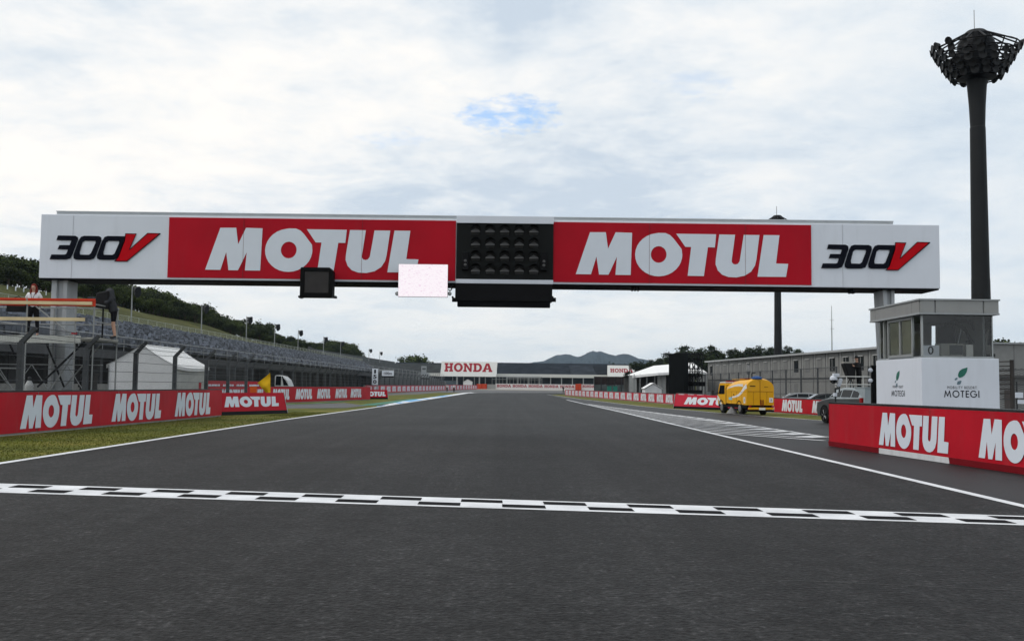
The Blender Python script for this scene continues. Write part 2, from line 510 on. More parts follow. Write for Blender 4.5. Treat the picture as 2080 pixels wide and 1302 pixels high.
def text_mesh(s, spacing=1.0, offset=0.0):
    """flat letters of Blender's built-in font: (verts, faces) scaled to unit capital height, starting at x = 0"""
    key = (s, spacing, offset)
    if key not in _txt:
        cu = bpy.data.curves.new('text', 'FONT')
        cu.body = s
        cu.space_character = spacing
        cu.offset = offset
        cu.resolution_u = 3
        o = bpy.data.objects.new('text', cu)
        COL.objects.link(o)
        dg = bpy.context.evaluated_depsgraph_get()
        me = bpy.data.meshes.new_from_object(o.evaluated_get(dg))
        v = [(p.co.x, p.co.y) for p in me.vertices]
        f = [tuple(p.vertices) for p in me.polygons]
        bpy.data.objects.remove(o)
        bpy.data.curves.remove(cu)
        bpy.data.meshes.remove(me)
        x0, y0, y1 = min(p[0] for p in v), min(p[1] for p in v), max(p[1] for p in v)
        v = [((p[0] - x0) / (y1 - y0), (p[1] - y0) / (y1 - y0)) for p in v]
        _txt[key] = (v, f, max(p[0] for p in v))
    return _txt[key]
def write(mb, s, O, ex, ey, w, h, spacing=1.0, offset=0.0):
    """s fitted into a box w x h whose lower left corner is O"""
    v, f, tw = text_mesh(s, spacing, offset)
    O, ex, ey = Vector(O), Vector(ex), Vector(ey)
    nz = ex.cross(ey)
    pts = [O + ex * (p[0] / tw * w) + ey * (p[1] * h) for p in v]
    out = []
    for t in f:
        n_ = (pts[t[1]] - pts[t[0]]).cross(pts[t[2]] - pts[t[0]])
        out.append(t if n_.dot(nz) >= 0 else tuple(reversed(t)))
    return mb.add(pts, out)

# ================================================================== THE SETTING
def sheet_mat(name, c1, c2, scale, rough, speck=0.0, speck_scale=300.0, streak=0.0, bump=0.0, bscale=300.0, c3=None, spec=0.3, near_patch=False):
    m = bpy.data.materials.new(name)
    m.use_nodes = True
    nt = m.node_tree
    b = nt.nodes['Principled BSDF']
    b.inputs['Roughness'].default_value = rough
    b.inputs['Specular IOR Level'].default_value = spec
    tcn = nt.nodes.new('ShaderNodeTexCoord')
    def noise(s, det, vec=None, rg=0.55):
        n = nt.nodes.new('ShaderNodeTexNoise')
        n.inputs['Scale'].default_value = s
        n.inputs['Detail'].default_value = det
        n.inputs['Roughness'].default_value = rg
        nt.links.new(vec or tcn.outputs['Object'], n.inputs['Vector'])
        return n.outputs[0]
    def ramp(f, stops):
        r = nt.nodes.new('ShaderNodeValToRGB')
        el = r.color_ramp.elements
        while len(el) < len(stops):
            el.new(0.5)
        for e, (p, c) in zip(el, stops):
            e.position = p
            e.color = (*c, 1)
        nt.links.new(f, r.inputs[0])
        return r.outputs[0]
    def mul(a, b2, fac=1.0):
        x = nt.nodes.new('ShaderNodeMixRGB')
        x.blend_type = 'MULTIPLY'
        x.inputs[0].default_value = fac
        nt.links.new(a, x.inputs[1])
        nt.links.new(b2, x.inputs[2])
        return x.outputs[0]
    stops = [(0.34, c1), (0.66, c2)] if c3 is None else [(0.32, c1), (0.5, c2), (0.66, c3)]
    out = ramp(noise(scale, 8), stops)
    if speck:
        s = ramp(noise(speck_scale, 3, None, .7), [(0.36, (1 - speck,) * 3), (0.5, (1, 1, 1)), (0.60, (1 + speck * 0.8,) * 3), (0.70, (1 + speck * 5.0,) * 3)])
        out = mul(out, s)
        s2 = ramp(noise(speck_scale * 0.22, 3), [(0.33, (1 - speck * 0.55,) * 3), (0.67, (1 + speck * 0.55,) * 3)])
        out = mul(out, s2)
    if streak:
        mp = nt.nodes.new('ShaderNodeMapping')
        mp.inputs['Scale'].default_value = (1.0, 0.012, 1.0)
        nt.links.new(tcn.outputs['Object'], mp.inputs[0])
        s = ramp(noise(1.1, 5, mp.outputs[0], 0.65), [(0.33, (1 - streak,) * 3), (0.67, (1 + streak,) * 3)])
        out = mul(out, s)
    nt.links.new(out, b.inputs['Base Color'])
    if bump:
        bp = nt.nodes.new('ShaderNodeBump')
        bp.inputs['Strength'].default_value = bump
        bp.inputs['Distance'].default_value = 0.022
        nt.links.new(noise(bscale, 3), bp.inputs['Height'])
        nt.links.new(bp.outputs[0], b.inputs['Normal'])
    MATS[name] = m
    return m
M_ASPH = sheet_mat('track_asphalt', (0.0085, 0.0085, 0.0086), (0.0190, 0.0190, 0.0192), 0.2, 0.6, speck=0.75, speck_scale=17, streak=0.36, bump=1.0, bscale=24, spec=0.10)
M_ASPH2 = sheet_mat('pit_asphalt', (0.017, 0.017, 0.0183), (0.024, 0.024, 0.026), 0.3, 0.62, speck=0.2, speck_scale=60, streak=0.12, spec=0.2)
M_ASPH3 = sheet_mat('runoff_asphalt', (0.075, 0.076, 0.078), (0.10, 0.10, 0.102), 0.1, 0.8, streak=0.1)
M_PAINT = sheet_mat('road_paint', (0.56, 0.57, 0.59), (0.76, 0.77, 0.79), 1.6, 0.6, speck=0.05, speck_scale=90)
M_PAINT_OLD = sheet_mat('worn_road_paint', (0.50, 0.505, 0.515), (0.70, 0.71, 0.72), 2.5, 0.65, speck=0.10, speck_scale=30)
M_PAINTK = sheet_mat('black_road_paint', (0.004, 0.004, 0.005), (0.007, 0.007, 0.008), 2.0, 0.75, speck=0.2, speck_scale=60, spec=0.05)
M_GRASS = sheet_mat('mown_grass', (0.050, 0.066, 0.011), (0.095, 0.100, 0.016), 0.30, 0.9, c3=(0.165, 0.145, 0.034), speck=0.22, speck_scale=10, spec=0.1)
M_HILLGRASS = sheet_mat('hill_grass', (0.040, 0.046, 0.012), (0.075, 0.075, 0.022), 0.06, 0.95, speck=0.3, speck_scale=2.5, spec=0.1)
M_GRAVEL = sheet_mat('gravel', (0.24, 0.22, 0.18), (0.31, 0.29, 0.24), 0.2, 0.95, speck=0.2, speck_scale=3)
M_PADDOCK = sheet_mat('paddock_asphalt', (0.055, 0.055, 0.057), (0.08, 0.08, 0.082), 0.12, 0.8, speck=0.15, speck_scale=30)
M_MOUNT = sheet_mat('forested_mountain', (0.014, 0.020, 0.022), (0.024, 0.032, 0.032), 0.006, 0.95, speck=0.4, speck_scale=0.05, spec=0.05)
M_KERBBLUE = sheet_mat('kerb_blue', (0.10, 0.33, 0.62), (0.16, 0.42, 0.70), 1.0, 0.6, speck=0.1, speck_scale=8)
M_TEAL = sheet_mat('green_road_paint', (0.015, 0.12, 0.07), (0.03, 0.17, 0.10), 0.5, 0.7, speck=0.1, speck_scale=8)

g = MB()
g.quad((-6500, -300, -0.024), (6500, -300, -0.024), (6500, 9000, -0.024), (-6500, 9000, -0.024))
structure('ground', g, M_GRASS)

XL, XR = -9.12, 6.82                       # edges of the straight
def flat(name, pts, z, m):
    mb = MB()
    mb.prism([(p[0], p[1]) for p in pts], (0, 0, z), (1, 0, 0), (0, 1, 0), 0)
    return structure(name, mb, m)
far = [(-8.4, 68), (-7.9, 110), (-7.25, 184)]
track_l = [(XL, -40), (XL, 41)] + far + [(-6.4, 197), (-3.0, 206), (2.0, 213), (9.0, 221), (22, 229), (60, 240)]
track_r = [(60, 214), (22, 198), (12, 186), (8.4, 178), (6.95, 165), (6.6, 110), (6.62, 86), (XR, 60), (XR, -40)]
flat('track', track_l + track_r, 0.0, M_ASPH)
# pit exit lane and the paved strip between track and pit wall
Bp = [(10.35, 28.0), (10.03, 31.4), (9.69, 47.2), (8.48, 62.1), (7.35, 77.0), (6.9, 85.0)]
Ep = [(20.5, 29), (17.6, 40), (15.0, 49.0), (13.6, 56.0), (12.79, 60.6), (10.59, 79.0), (8.75, 118), (7.9, 150), (7.03, 174)]
flat('pit_lane', [(XR, -40), (16, -40), (16, 12)] + [(20.5, 20)] + Ep + [(6.96, 165), (6.62, 86), (XR, 60)], -0.008, M_ASPH2)
flat('runoff', [(-40, 196), (-7.3, 188), (-6.4, 197), (-3, 206), (2, 213), (9, 221), (22, 229), (60, 240), (120, 262), (120, 330), (-40, 330)], -0.010, M_ASPH3)
flat('gravel_trap', [(-60, 330), (140, 330), (140, 420), (-60, 420)], -0.012, M_GRAVEL)
flat('paddock', [(17.0, 26), (17.6, 40), (18.5, 56), (16.5, 88), (12.5, 160), (14, 182), (40, 196), (200, 230), (200, -40), (17.0, -40)], -0.013, M_PADDOCK)
flat('service_road', [gnd(470, 833), gnd(590, 829), gnd(700, 828), gnd(748, 823.5), gnd(700, 818.0), gnd(640, 820.0), gnd(591, 821.5), gnd(470, 829)], -0.012, M_ASPH3)
flat('service_road', [gnd(760, 803.5), gnd(850, 800.5), gnd(905, 796.2), gnd(895, 793.6), gnd(790, 798.5), gnd(757, 801)], -0.012, M_ASPH3)
flat('stand_apron', [(-15.5, 20), (-14.2, 60), (-19, 62), (-22, 130), (-23, 330), (-38, 330), (-38, 20)], -0.016, M_CONC)

def strip(mb, pts, w, z, w2=None):
    """painted line of width w (w2 at the end) along a ground polyline"""
    n = len(pts)
    L, Rr = [], []
    for i, p in enumerate(pts):
        a = Vector(pts[max(0, i - 1)][:2]); b = Vector(pts[min(n - 1, i + 1)][:2])
        d = (b - a).normalized()
        nn = Vector((-d.y, d.x))
        ww = w if w2 is None else w + (w2 - w) * i / (n - 1)
        L.append((p[0] + nn.x * ww / 2, p[1] + nn.y * ww / 2, z))
        Rr.append((p[0] - nn.x * ww / 2, p[1] - nn.y * ww / 2, z))
    for i in range(n - 1):
        mb.quad(Rr[i], Rr[i + 1], L[i + 1], L[i])
    return mb
mb = MB()
strip(mb, [(XL + 0.02, -40), (XL + 0.02, 41)] + far, 0.16, 0.004, 0.30)
structure('track_edge_line', mb, M_PAINT)
mb = MB()
strip(mb, [(XR - 0.03, -40), (XR - 0.03, 30), (XR - 0.03, 60), (6.6, 86), (6.55, 110)], 0.17, 0.004)
structure('track_edge_line', mb, M_PAINT)
mb = MB()
strip(mb, [(-7.1, 187), (-6.1, 197), (-2.7, 206), (2.2, 213), (9.2, 221), (22, 229), (60, 240)], 0.5, 0.004)
structure('track_edge_line', mb, M_PAINT)
mb = MB()
strip(mb, [(p[0] - 0.12, p[1]) for p in Ep], 0.12, 0.004)
structure('pit_lane_line', mb, M_PAINT)
# kerb: low stripes of blue and white along the left edge
mb = MB()
y = 66.0
k = 0
def edge_x(yy):
    P = [(XL, -40), (XL, 41)] + far + [(-6.4, 197)]
    for a, b in zip(P, P[1:]):
        if a[1] <= yy <= b[1]:
            return a[0] + (b[0] - a[0]) * (yy - a[1]) / (b[1] - a[1])
    return P[-1][0]
while y < 195:
    w = 0.15 + 0.75 * min(1, (y - 66) / 20)
    x0, x1 = edge_x(y), edge_x(y + 4)
    mb.mi = 1 if (k % 3 == 0 and y < 150) or 84 < y < 96 or 118 < y < 134 else 0
    mb.hexa([(x0 - w, y, 0.0), (x0 - .16, y, 0.0), (x1 - .16, y + 4, 0.0), (x1 - w, y + 4, 0.0)], [(x0 - w, y, 0.05), (x0 - .16, y, 0.012), (x1 - .16, y + 4, 0.012), (x1 - w, y + 4, 0.05)])
    y += 4.0
    k += 1
structure('kerb', mb, [M_PAINT, M_KERBBLUE])
mb = MB()
strip(mb, [(edge_x(yy) - 1.5, yy) for yy in (70, 80, 90, 105)], 1.2, 0.002)
strip(mb, [gnd(470, 829.5), gnd(591, 820.8), gnd(640, 819.2), gnd(700, 815.2)], 0.5, 0.002)
structure('painted_runoff_strip', mb, M_TEAL)
# hatched chevrons at the pit exit
mb = MB()
strip(mb, Bp[1:], 0.17, 0.004)
def bx(yy):
    for a, b in zip(Bp, Bp[1:]):
        if a[1] <= yy <= b[1]:
            return a[0] + (b[0] - a[0]) * (yy - a[1]) / (b[1] - a[1])
    return None
def er(yy):
    return XR if yy < 60 else 6.82 + (6.6 - 6.82) * (yy - 60) / 26
yv = 29.2
while yv < 82:
    b_ = bx(yv)
    if b_ is None:
        break
    wdt = b_ - er(yv)
    v = (er(yv) + 0.72 * wdt, yv)
    r = [v, (b_ - 0.05, yv + 0.85 * (b_ - v[0]))]
    l = [(er(yv) + 0.08, yv + 1.75 * (v[0] - er(yv))), v]
    if l[0][1] < 84:
        strip(mb, l, 0.22, 0.004)
    if yv > 29.5:
        strip(mb, r, 0.74, 0.0042)
    yv += 1.86
structure('pit_exit_hatching', mb, M_PAINT_OLD)
# start-finish line: white band with two rows of black squares
fa, fb = gnd(0, 982), gnd(2080, 1048)
na, nb = gnd(0, 1000.5), gnd(2080, 1067)
def fin(s, t):
    """s metres along the band from its left end, t across it from far (0) to near (1)"""
    d1 = (fb - fa).normalized()
    d2 = (nb - na).normalized()
    s0 = (XL + 0.1 - fa.x) / d1.x
    p, q = fa + d1 * (s0 + s), na + d2 * ((XL + 0.1 - na.x) / d2.x + s)
    return p.lerp(q, t)
Lf = (XR + 1.9 - XL) / (fb - fa).normalized().x
mb = MB()
zf = lambda p, z: (p.x, p.y, z)
N = 26
for i in range(N):
    a, b = Lf * i / N, Lf * (i + 1) / N
    mb.quad(zf(fin(a, 1), .004), zf(fin(b, 1), .004), zf(fin(b, 0), .004), zf(fin(a, 0), .004))
structure('finish_line', mb, M_PAINT)
mb = MB()
per = 1.078
off = (gnd(36, 986).x - (XL + 0.1)) / (fb - fa).normalized().x % per
s = off - per
while s < Lf:
    for t0, t1, o in ((0.14, 0.44, 0.0), (0.57, 0.87, 0.535)):
        a, b = max(0.02, s + o), min(Lf - .02, s + o + 0.545)
        if b - a > 0.05:
            mb.quad(zf(fin(a, t1), .008), zf(fin(b, t1), .008), zf(fin(b, t0), .008), zf(fin(a, t0), .008))
    s += per
structure('finish_line_squares', mb, M_PAINTK)
# faint joints in the asphalt
mb = MB()
M_JOINT = sheet_mat('asphalt_joint', (0.040, 0.040, 0.040), (0.05, 0.05, 0.05), 1.5, 0.7, speck=0.25, speck_scale=60)
p0, p1 = gnd(1600, 1178), gnd(2090, 1200)
strip(mb, [p0.lerp(p1, i / 8) + Vector((0, random.uniform(-.01, .01), 0)) for i in range(9)], 0.014, 0.003)
#strip(mb, [(-1.15 + random.uniform(-.012, .012), yy) for yy in range(3, 120, 3)], 0.012, 0.003)
structure('asphalt_joints', mb, M_JOINT)

# hillside behind the left grandstand
def hill_z(x, y):
    u = -x
    f = 1.0 - 0.22 * max(0.0, min(1.0, (y - 140) / 200.0))
    if u < 37: h = 0.0
    elif u < 62: h = 4.6 + (u - 37) * 0.365
    elif u < 130: h = 13.7 + (u - 62) * 0.11
    else: h = 21.2 + (u - 130) * 0.03
    if u >= 37:
        h += 0.35 * math.sin(x * 0.13 + y * 0.05) + 0.25 * math.sin(y * 0.11 - x * 0.07)
    return h * f - 0.1
mb = MB()
xs = [-37.5, -40, -44, -48, -53, -58, -62, -68, -75, -85, -100, -130, -180, -300]
ys = list(range(0, 560, 12))
pts = [(x, y_, hill_z(x, y_) if x < -38 else (hill_z(x, y_))) for y_ in ys for x in xs]
nx = len(xs)
fs_ = [(j * nx + i, (j + 1) * nx + i, (j + 1) * nx + i + 1, j * nx + i + 1) for j in range(len(ys) - 1) for i in range(nx - 1)]
mb.add(pts, [tuple(reversed(f)) for f in fs_])
mb.quad(*[(-37.5, yy, z) for yy, z in ((0, -0.1), (548, -0.1))], (-37.5, 548, hill_z(-37.5, 548)), (-37.5, 0, hill_z(-37.5, 0)))
structure('hillside', mb, M_HILLGRASS, smooth=True)
# low rise under the right-hand wood
def rise_z(x, y):
    t = max(0.0, min(1.0, (y - 235) / 50.0))
    t = t * t * (3 - 2 * t)
    return -0.1 + 5.6 * t * max(0.0, min(1.0, (x - 46) / 26)) * max(0.0, min(1.0, (190 - x) / 50))
mb = MB()
xs = list(range(40, 215, 7))
ys = list(range(228, 380, 8))
nx = len(xs)
mb.add([(x, y_, rise_z(x, y_) + 0.25 * math.sin(x * .3 + y_ * .2)) for y_ in ys for x in xs], [(j * nx + i, j * nx + i + 1, (j + 1) * nx + i + 1, (j + 1) * nx + i) for j in range(len(ys) - 1) for i in range(nx - 1)])
structure('wooded_hill', mb, M_HILLGRASS, smooth=True)
# far mountains: ridge profile measured in the photograph, built at its own distance and depth
prof = [(1040, 752), (1070, 738), (1085, 735), (1105, 733), (1118, 726), (1132, 720.5), (1152, 719), (1160, 720), (1170, 724), (1180, 723), (1190, 718), (1198, 714), (1205, 712.5), (1212, 714), (1219, 712.5), (1228, 716), (1240, 719.5), (1250, 722), (1262, 718.5), (1275, 719), (1285, 722), (1298, 728), (1312, 730), (1330, 733), (1360, 736), (1400, 745), (1450, 760)]
YM = 4200.0
ridge = [at(px, py, YM) for px, py in prof]
mb = MB()
rows = 12
pts = []
dense = []
for a, b in zip(ridge, ridge[1:]):
    for i in range(4):
        dense.append(a.lerp(b, i / 4))
dense.append(ridge[-1])
n = len(dense)
for j in range(rows + 1):
    t = j / rows                            # 0 at the foot in front, 1 at the ridge, then the back slope
    for i, p in enumerate(dense):
        zz_ = p.z * (t ** 1.25)
        zz_ += (math.sin(i * 1.7 + j * .6) + math.sin(i * 0.83 - j * 1.1)) * 5.0 * math.sin(math.pi * min(1, t)) + (random.uniform(-1.3, 1.3) if j == rows else random.uniform(-2, 2) * t)
        pts.append((p.x * (0.9 + 0.1 * t), YM - 900 * (1 - t) + 60 * math.sin(i * 0.9) * (1 - t), zz_ - 1))
for i, p in enumerate(dense):
    pts.append((p.x, YM + 900, -1))
for j in range(rows + 1):
    for i in range(n - 1):
        mb.f.append((j * n + i, j * n + i + 1, (j + 1) * n + i + 1, (j + 1) * n + i))
        mb.m.append(0)
mb.v = pts
structure('mountains', mb, M_MOUNT, smooth=True)
# blades of the verge beside the track, nearest stretch only
M_BLADE = mat('grass_blade', (0.100, 0.108, 0.018), 0.85, var=0.45, vscale=0.35, island=0.25, spec=0.1)
mb = MB()
for i in range(26000):
    yy = 16.5 + 36 * random.random() ** 1.5
    xx = random.uniform(-13.3, XL - 0.14) if yy < 46 else random.uniform(-11.2, XL - 0.14)
    hgt = random.uniform(0.010, 0.030) * (1.5 if random.random() < 0.08 else 1)
    a = random.uniform(0, math.pi)
    w = 0.012
    dx, dy = math.cos(a) * w, math.sin(a) * w
    lx, ly = random.uniform(-.03, .03), random.uniform(-.03, .03)
    mb.add([(xx - dx, yy - dy, -0.024), (xx + dx, yy + dy, -0.024), (xx + lx, yy + ly, hgt - 0.024)], [(0, 1, 2)])
tag(mb.build('grass', M_BLADE), 'short patchy green and straw coloured verge grass beside the left track edge', 'grass', kind='stuff')

# ================================================================== START GANTRY
YG = 36.5
gx = lambda px, py=510: at(px, py, YG).x
def gz(px, py): return at(px, py, YG).z
zb = (gz(78, 565.5) + gz(1911, 585.5)) / 2
zt = (gz(83, 435) + gz(1908, 457)) / 2
xl, xr = gx(80), gx(1909.5)
GD = 1.65
gan = thing('start_gantry', 'white gantry spanning the whole track with red and white panels on two grey columns', 'gantry', (0, YG + GD / 2, 0))
mb = MB()
mb.bb((xl, YG + 0.03, zb), (xr, YG + GD, zt))
beam = mb.build('beam', M_WHITE, gan, world=True, bevel=0.02)
mb = MB()
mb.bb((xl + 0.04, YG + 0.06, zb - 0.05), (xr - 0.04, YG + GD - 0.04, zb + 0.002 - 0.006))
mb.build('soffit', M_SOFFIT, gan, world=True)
mb = MB()
for x0, x1, d in ((gx(105), gx(927), 0), (gx(1124), gx(1821), 0)):
    mb = MB()
    mb.bb((x0, YG + 0.28, zt + 0.003), (x1, YG + GD - 0.2, zt + 0.135))
    mb.bb((x0, YG + 0.22, zt + 0.135), (x1, YG + GD - 0.15, zt + 0.165))
    mb.build('roof_cap', mat('cap_grey', (0.50, 0.52, 0.53), .45, var=.04), gan, world=True)
def zline(py_at_1031): return at(1031, py_at_1031, YG).z
rt, rb_ = zt - 0.065, zb + 0.075
for x0, x1 in ((gx(341.5), gx(925.5)), (gx(1124), gx(1648))):
    mb = MB()
    mb.bb((x0, YG + 0.004, rb_), (x1, YG + 0.03, rt))
    mb.build('red_panel', M_RED, gan, world=True)
for px in (146, 1712):                      # panel joints: thin raised seams
    x = gx(px)
    mb = MB()
    mb.bb((x - 0.006, YG + 0.02, zb + 0.02), (x + 0.006, YG + 0.026, zt - 0.02))
    mb.build('panel_seam', mat('panel_seam', (0.46, 0.47, 0.50), 0.6), gan, world=True)
# the letters sit 6 mm proud of the panels
def gantry_letters(polys, px0, pyb, wpx, hpx, m, y_off=0.006, name='lettering', xpix=1.0):
    o = at(px0, pyb, YG - y_off)
    sc_ = YG / F_PX
    q = MB()
    letter(q, polys, o, (1, 0, 0), (0, 0, 1), hpx * sc_ * xpix, hpx * sc_)
    return q.build(name, m, gan, world=True)
gantry_letters(OIL, 416.5, 548.5, 0, 86.5, M_LETTER, y_off=0.008)
gantry_letters(OIL, 1169.5, 557.5, 0, 86.5, M_LETTER, y_off=0.008)
for px0, pyb in ((100.5, 527.0), (1668, 545.0)):
    gantry_letters(NUM_DARK, px0, pyb, 0, 49.2, M_INK, y_off=0.006)
    gantry_letters(NUM_RED, px0, pyb, 0, 49.2, M_VRED, y_off=0.011)
for px in (494, 735, 1319, 1514):
    x = gx(px)
    mb = MB()
    mb.bb((x - 0.005, YG - 0.011, rb_), (x + 0.005, YG + 0.003, rt))
    mb.build('panel_seam', mat('red_panel_seam', (0.16, 0.03, 0.035), 0.6), gan, world=True)
# columns: tapering boxes with a recessed dark web
YC = YG + 0.25
def column(pxl, pxr, base_in, mirror):
    c = MB()
    x0, x1 = at(pxl, 570, YC).x, at(pxr, 570, YC).x
    b0, b1 = (x0, x1 - base_in) if mirror else (x0 + base_in, x1)
    fl = 0.26
    dep = 0.95
    z0, z1 = 0.0, zb - 0.051
    def slab_(t0, t1, ya, yb_):
        lo = [(b0 + (b1 - b0) * t0, YC + ya, z0), (b0 + (b1 - b0) * t1, YC + ya, z0), (b0 + (b1 - b0) * t1, YC + yb_, z0), (b0 + (b1 - b0) * t0, YC + yb_, z0)]
        hi = [(x0 + (x1 - x0) * t0, YC + ya, z1), (x0 + (x1 - x0) * t1, YC + ya, z1), (x0 + (x1 - x0) * t1, YC + yb_, z1), (x0 + (x1 - x0) * t0, YC + yb_, z1)]
        c.hexa(lo, hi)
    slab_(0.0, 0.34, 0.0, dep)
    slab_(0.34, 0.72, 0.16, dep - 0.1)
    slab_(0.72, 1.0, 0.05, dep)
    c.bb((min(x0, b0) - .15, YC - .15, 0), (max(x1, b1) + .15, YC + dep + .15, 0.12))
    return c.build('column', M_COLUMN, gan, world=True, bevel=0.012)
column(105, 136, 0.0, True)
column(1793, 1818, 0.22, False)
# starting-light board in the middle
lx0, lx1 = gx(927), gx(1124)
sc_ = YG / F_PX
zm = lambda py: at(1025, py, YG).z
for pa, pb_ in ((455, 440), (577, 568.5)):
    mb = MB()
    mb.bb((lx0, YG - 0.10, zm(pa)), (lx1, YG + 0.03, zm(pb_)))
    mb.build('board_trim', M_WHITE, gan, world=True, bevel=0.01)
mb = MB()
mb.bb((lx0 + .002, YG - 0.05, zm(568.5) + .002), (lx1 - .002, YG + 0.03, zm(455) - .002))
board = mb.build('light_board', M_BOARD, gan, world=True)
M_LENS = mat('unlit_lens', (0.008, 0.008, 0.008), 0.35, spec=0.15)
M_HOOD = mat('hood_black', (0.007, 0.007, 0.007), 0.7, spec=0.05)
M_LENSSHEEN = mat('lens_sheen_grey', (0.10, 0.10, 0.10), 0.6)  # paler than the lens: reflected sky put into the colour
for r_ in range(4):
    for c_ in range(5):
        px = 966.3 + 29.45 * c_
        py = 466.5 + 26.5 * r_ + 0.25 * (c_ - 2)
        p = at(px, py, YG - 0.05)
        rr = 0.185
        q = MB()
        q.prism(arc(0, 0, rr * .93, rr * .93, 0, 345, 23), (p.x, YG - 0.052, p.z), (1, 0, 0), (0, 0, 1), 0.004)
        lens = q.build('lamp', M_LENS, board, world=True)
        q = MB()                            # hood: a half tube that slopes down to the front
        n_ = 16
        ring0, ring1, ring2, ring3 = [], [], [], []
        for i in range(n_ + 1):
            a = R(-22 + 224 * i / n_)
            ca, sa = math.cos(a), math.sin(a)
            L_ = 0.11 + 0.17 * max(0, sa)
            ring0.append((p.x + rr * ca, YG - 0.050, p.z + rr * sa))
            ring1.append((p.x + rr * .97 * ca, YG - 0.05 - L_, p.z + rr * .97 * sa - 0.02))
            ring2.append((p.x + rr * .93 * ca, YG - 0.05 - L_, p.z + rr * .93 * sa - 0.02))
            ring3.append((p.x + rr * .95 * ca, YG - 0.050, p.z + rr * .95 * sa))
        k_ = n_ + 1
        q.add(ring0 + ring1 + ring2 + ring3, [(j * k_ + i, j * k_ + i + 1, (j + 1) * k_ + i + 1, (j + 1) * k_ + i) for j in range(3) for i in range(n_)])
        q.build('hood', M_HOOD, lens, world=True)
        q = MB()                            # grey wedge added for the sky reflected low in the lens
        zl = p.z - rr * 0.36
        q.add([(p.x - rr * .93, YG - 0.055, zl + .01), (p.x + rr * .93, YG - 0.055, zl + .01), (p.x, YG - 0.055, zl + rr * .62), (p.x - rr * .93, YG - 0.2, zl - .05), (p.x + rr * .93, YG - 0.2, zl - .05), (p.x - rr * .8, YG - 0.055, zl - .14), (p.x + rr * .8, YG - 0.055, zl - .14)],
              [(0, 3, 2), (2, 3, 4), (2, 4, 1), (3, 5, 6, 4), (0, 5, 3), (1, 4, 6)])
        q.build('ledge', M_LENSSHEEN, lens, world=True)
for px, py0, py1 in ((945.5, 513, 549), (1104.5, 514, 550.5)):
    a, b = at(px - 7, py1, YG - .05), at(px + 7, py0, YG - .05)
    q = MB()
    q.bb((a.x, YG - 0.19, a.z), (b.x, YG - 0.05, b.z))
    sb = q.build('signal_box', M_BLACK, board, world=True, bevel=0.02)
    for t in (0.28, 0.5):
        q = MB()
        cz = a.z + (b.z - a.z) * t
        q.lathe([(0.055, 0.0), (0.05, 0.02), (0.03, 0.03)], ((a.x + b.x) / 2, YG - 0.19, cz), 12, Matrix.Rotation(R(90), 3, 'X'))
        q.build('small_lamp', mat('small_lens', (0.09, 0.09, 0.09), 0.3), sb, world=True)
# black display cabinet under the board
mb = MB()
za, zc, zd = zm(577) - 0.003, zm(612.5), zm(623)
mb.bb((gx(926), YG - 0.06, zc), (gx(1122.5), YG + 0.5, za))
mb.build('display_cabinet', M_BLACK, gan, world=True, bevel=0.015)
mb = MB()
mb.bb((gx(930.5), YG - 0.03, zd), (gx(1118.5), YG + 0.42, zc - 0.003))
mb.build('cabinet_lip', M_SOFFIT, gan, world=True)
for px in (922.5, 1125):
    mb = MB()
    p = at(px, 607, YG)
    mb.bb((p.x - .075, YG - .1, p.z - .11), (p.x + .075, YG + .1, p.z + .03))
    mb.tube((p.x - .05, YG - .12, p.z + .05), (p.x - .05, YG + .1, p.z + .05), 0.04, 8)
    mb.build('cabinet_bracket', M_BLACK, gan, world=True)
for px, py in ((1284, 588.5), (1290, 588.5), (1296, 588.7), (1726, 594), (1733, 594), (685, 577)):
    p = at(px, py, YG + .3)
    mb = MB()                               # small fittings under the soffit
    mb.bb((p.x - .03, p.y - .1, p.z - .05), (p.x + .03, p.y + .1, zb - .052))
    mb.build('cable_clip', M_BLACK, gan, world=True)
mb = MB()
p0, p1 = at(912, 590, YG), at(921, 578, YG)
mb.path([(gx(912), YG - .02, gz(912, 588)), (gx(915), YG - .02, gz(915, 591)), (gx(918), YG - .02, gz(918, 589)), (gx(920.5), YG - .02, gz(920, 583)), (gx(921), YG - .02, gz(921, 577))], 0.022, 8)
mb.build('cable_loop', M_BLACK, gan, world=True)

# hanging screens
def corner(px, py, Y): return at(px, py, Y)
YS = YG - 0.55
a, b = corner(608.5, 603, YS), corner(676, 543.5, YS)
scr = thing('display_screen', 'small black boxed screen, switched off, hung below the gantry lettering', 'screen', ((a.x + b.x) / 2, YS + .2, a.z))
W_, H_ = b.x - a.x, b.z - a.z
def framed(w, h, t):
    return [(0, 0), (w, 0), (w, h - .12), (w - .12, h), (.03, h), (0, h - .05)], [(t, t * 1.1), (t, h - t), (w - t, h - t), (w - t, t * 1.1)]
q = MB()
o_, i_ = framed(W_, H_, 0.145)
q.prism(o_, (a.x, YS + .5, a.z), (1, 0, 0), (0, 0, 1), 0.5, [i_])
q.bb((a.x + .1, YS + .3, a.z + .1), (b.x - .1, YS + .49, b.z - .1))
q.build('casing', mat('casing_black', (0.006, 0.006, 0.006), 0.6, spec=.06), scr, world=True, bevel=0.012)
q = MB()
q.bb((a.x + .146, YS + .07, a.z + .161), (b.x - .146, YS + .09, b.z - .146))
q.build('screen', mat('screen_glass', (0.020, 0.017, 0.016), 0.12, spec=0.25, var=0.2), scr, world=True)
for s_, px in ((-1, 607.5), (1, 677)):
    q = MB()
    p = at(px, 602.5, YS)
    q.tube((p.x, YS + .02, p.z), (p.x, YS + .35, p.z), 0.045, 10)
    q.bb((p.x - .05, YS + .2, p.z - .03), (p.x + .05, YS + .52, p.z + .05))
    q.build('hinge', M_DARKSTEEL, scr, world=True)
q = MB()
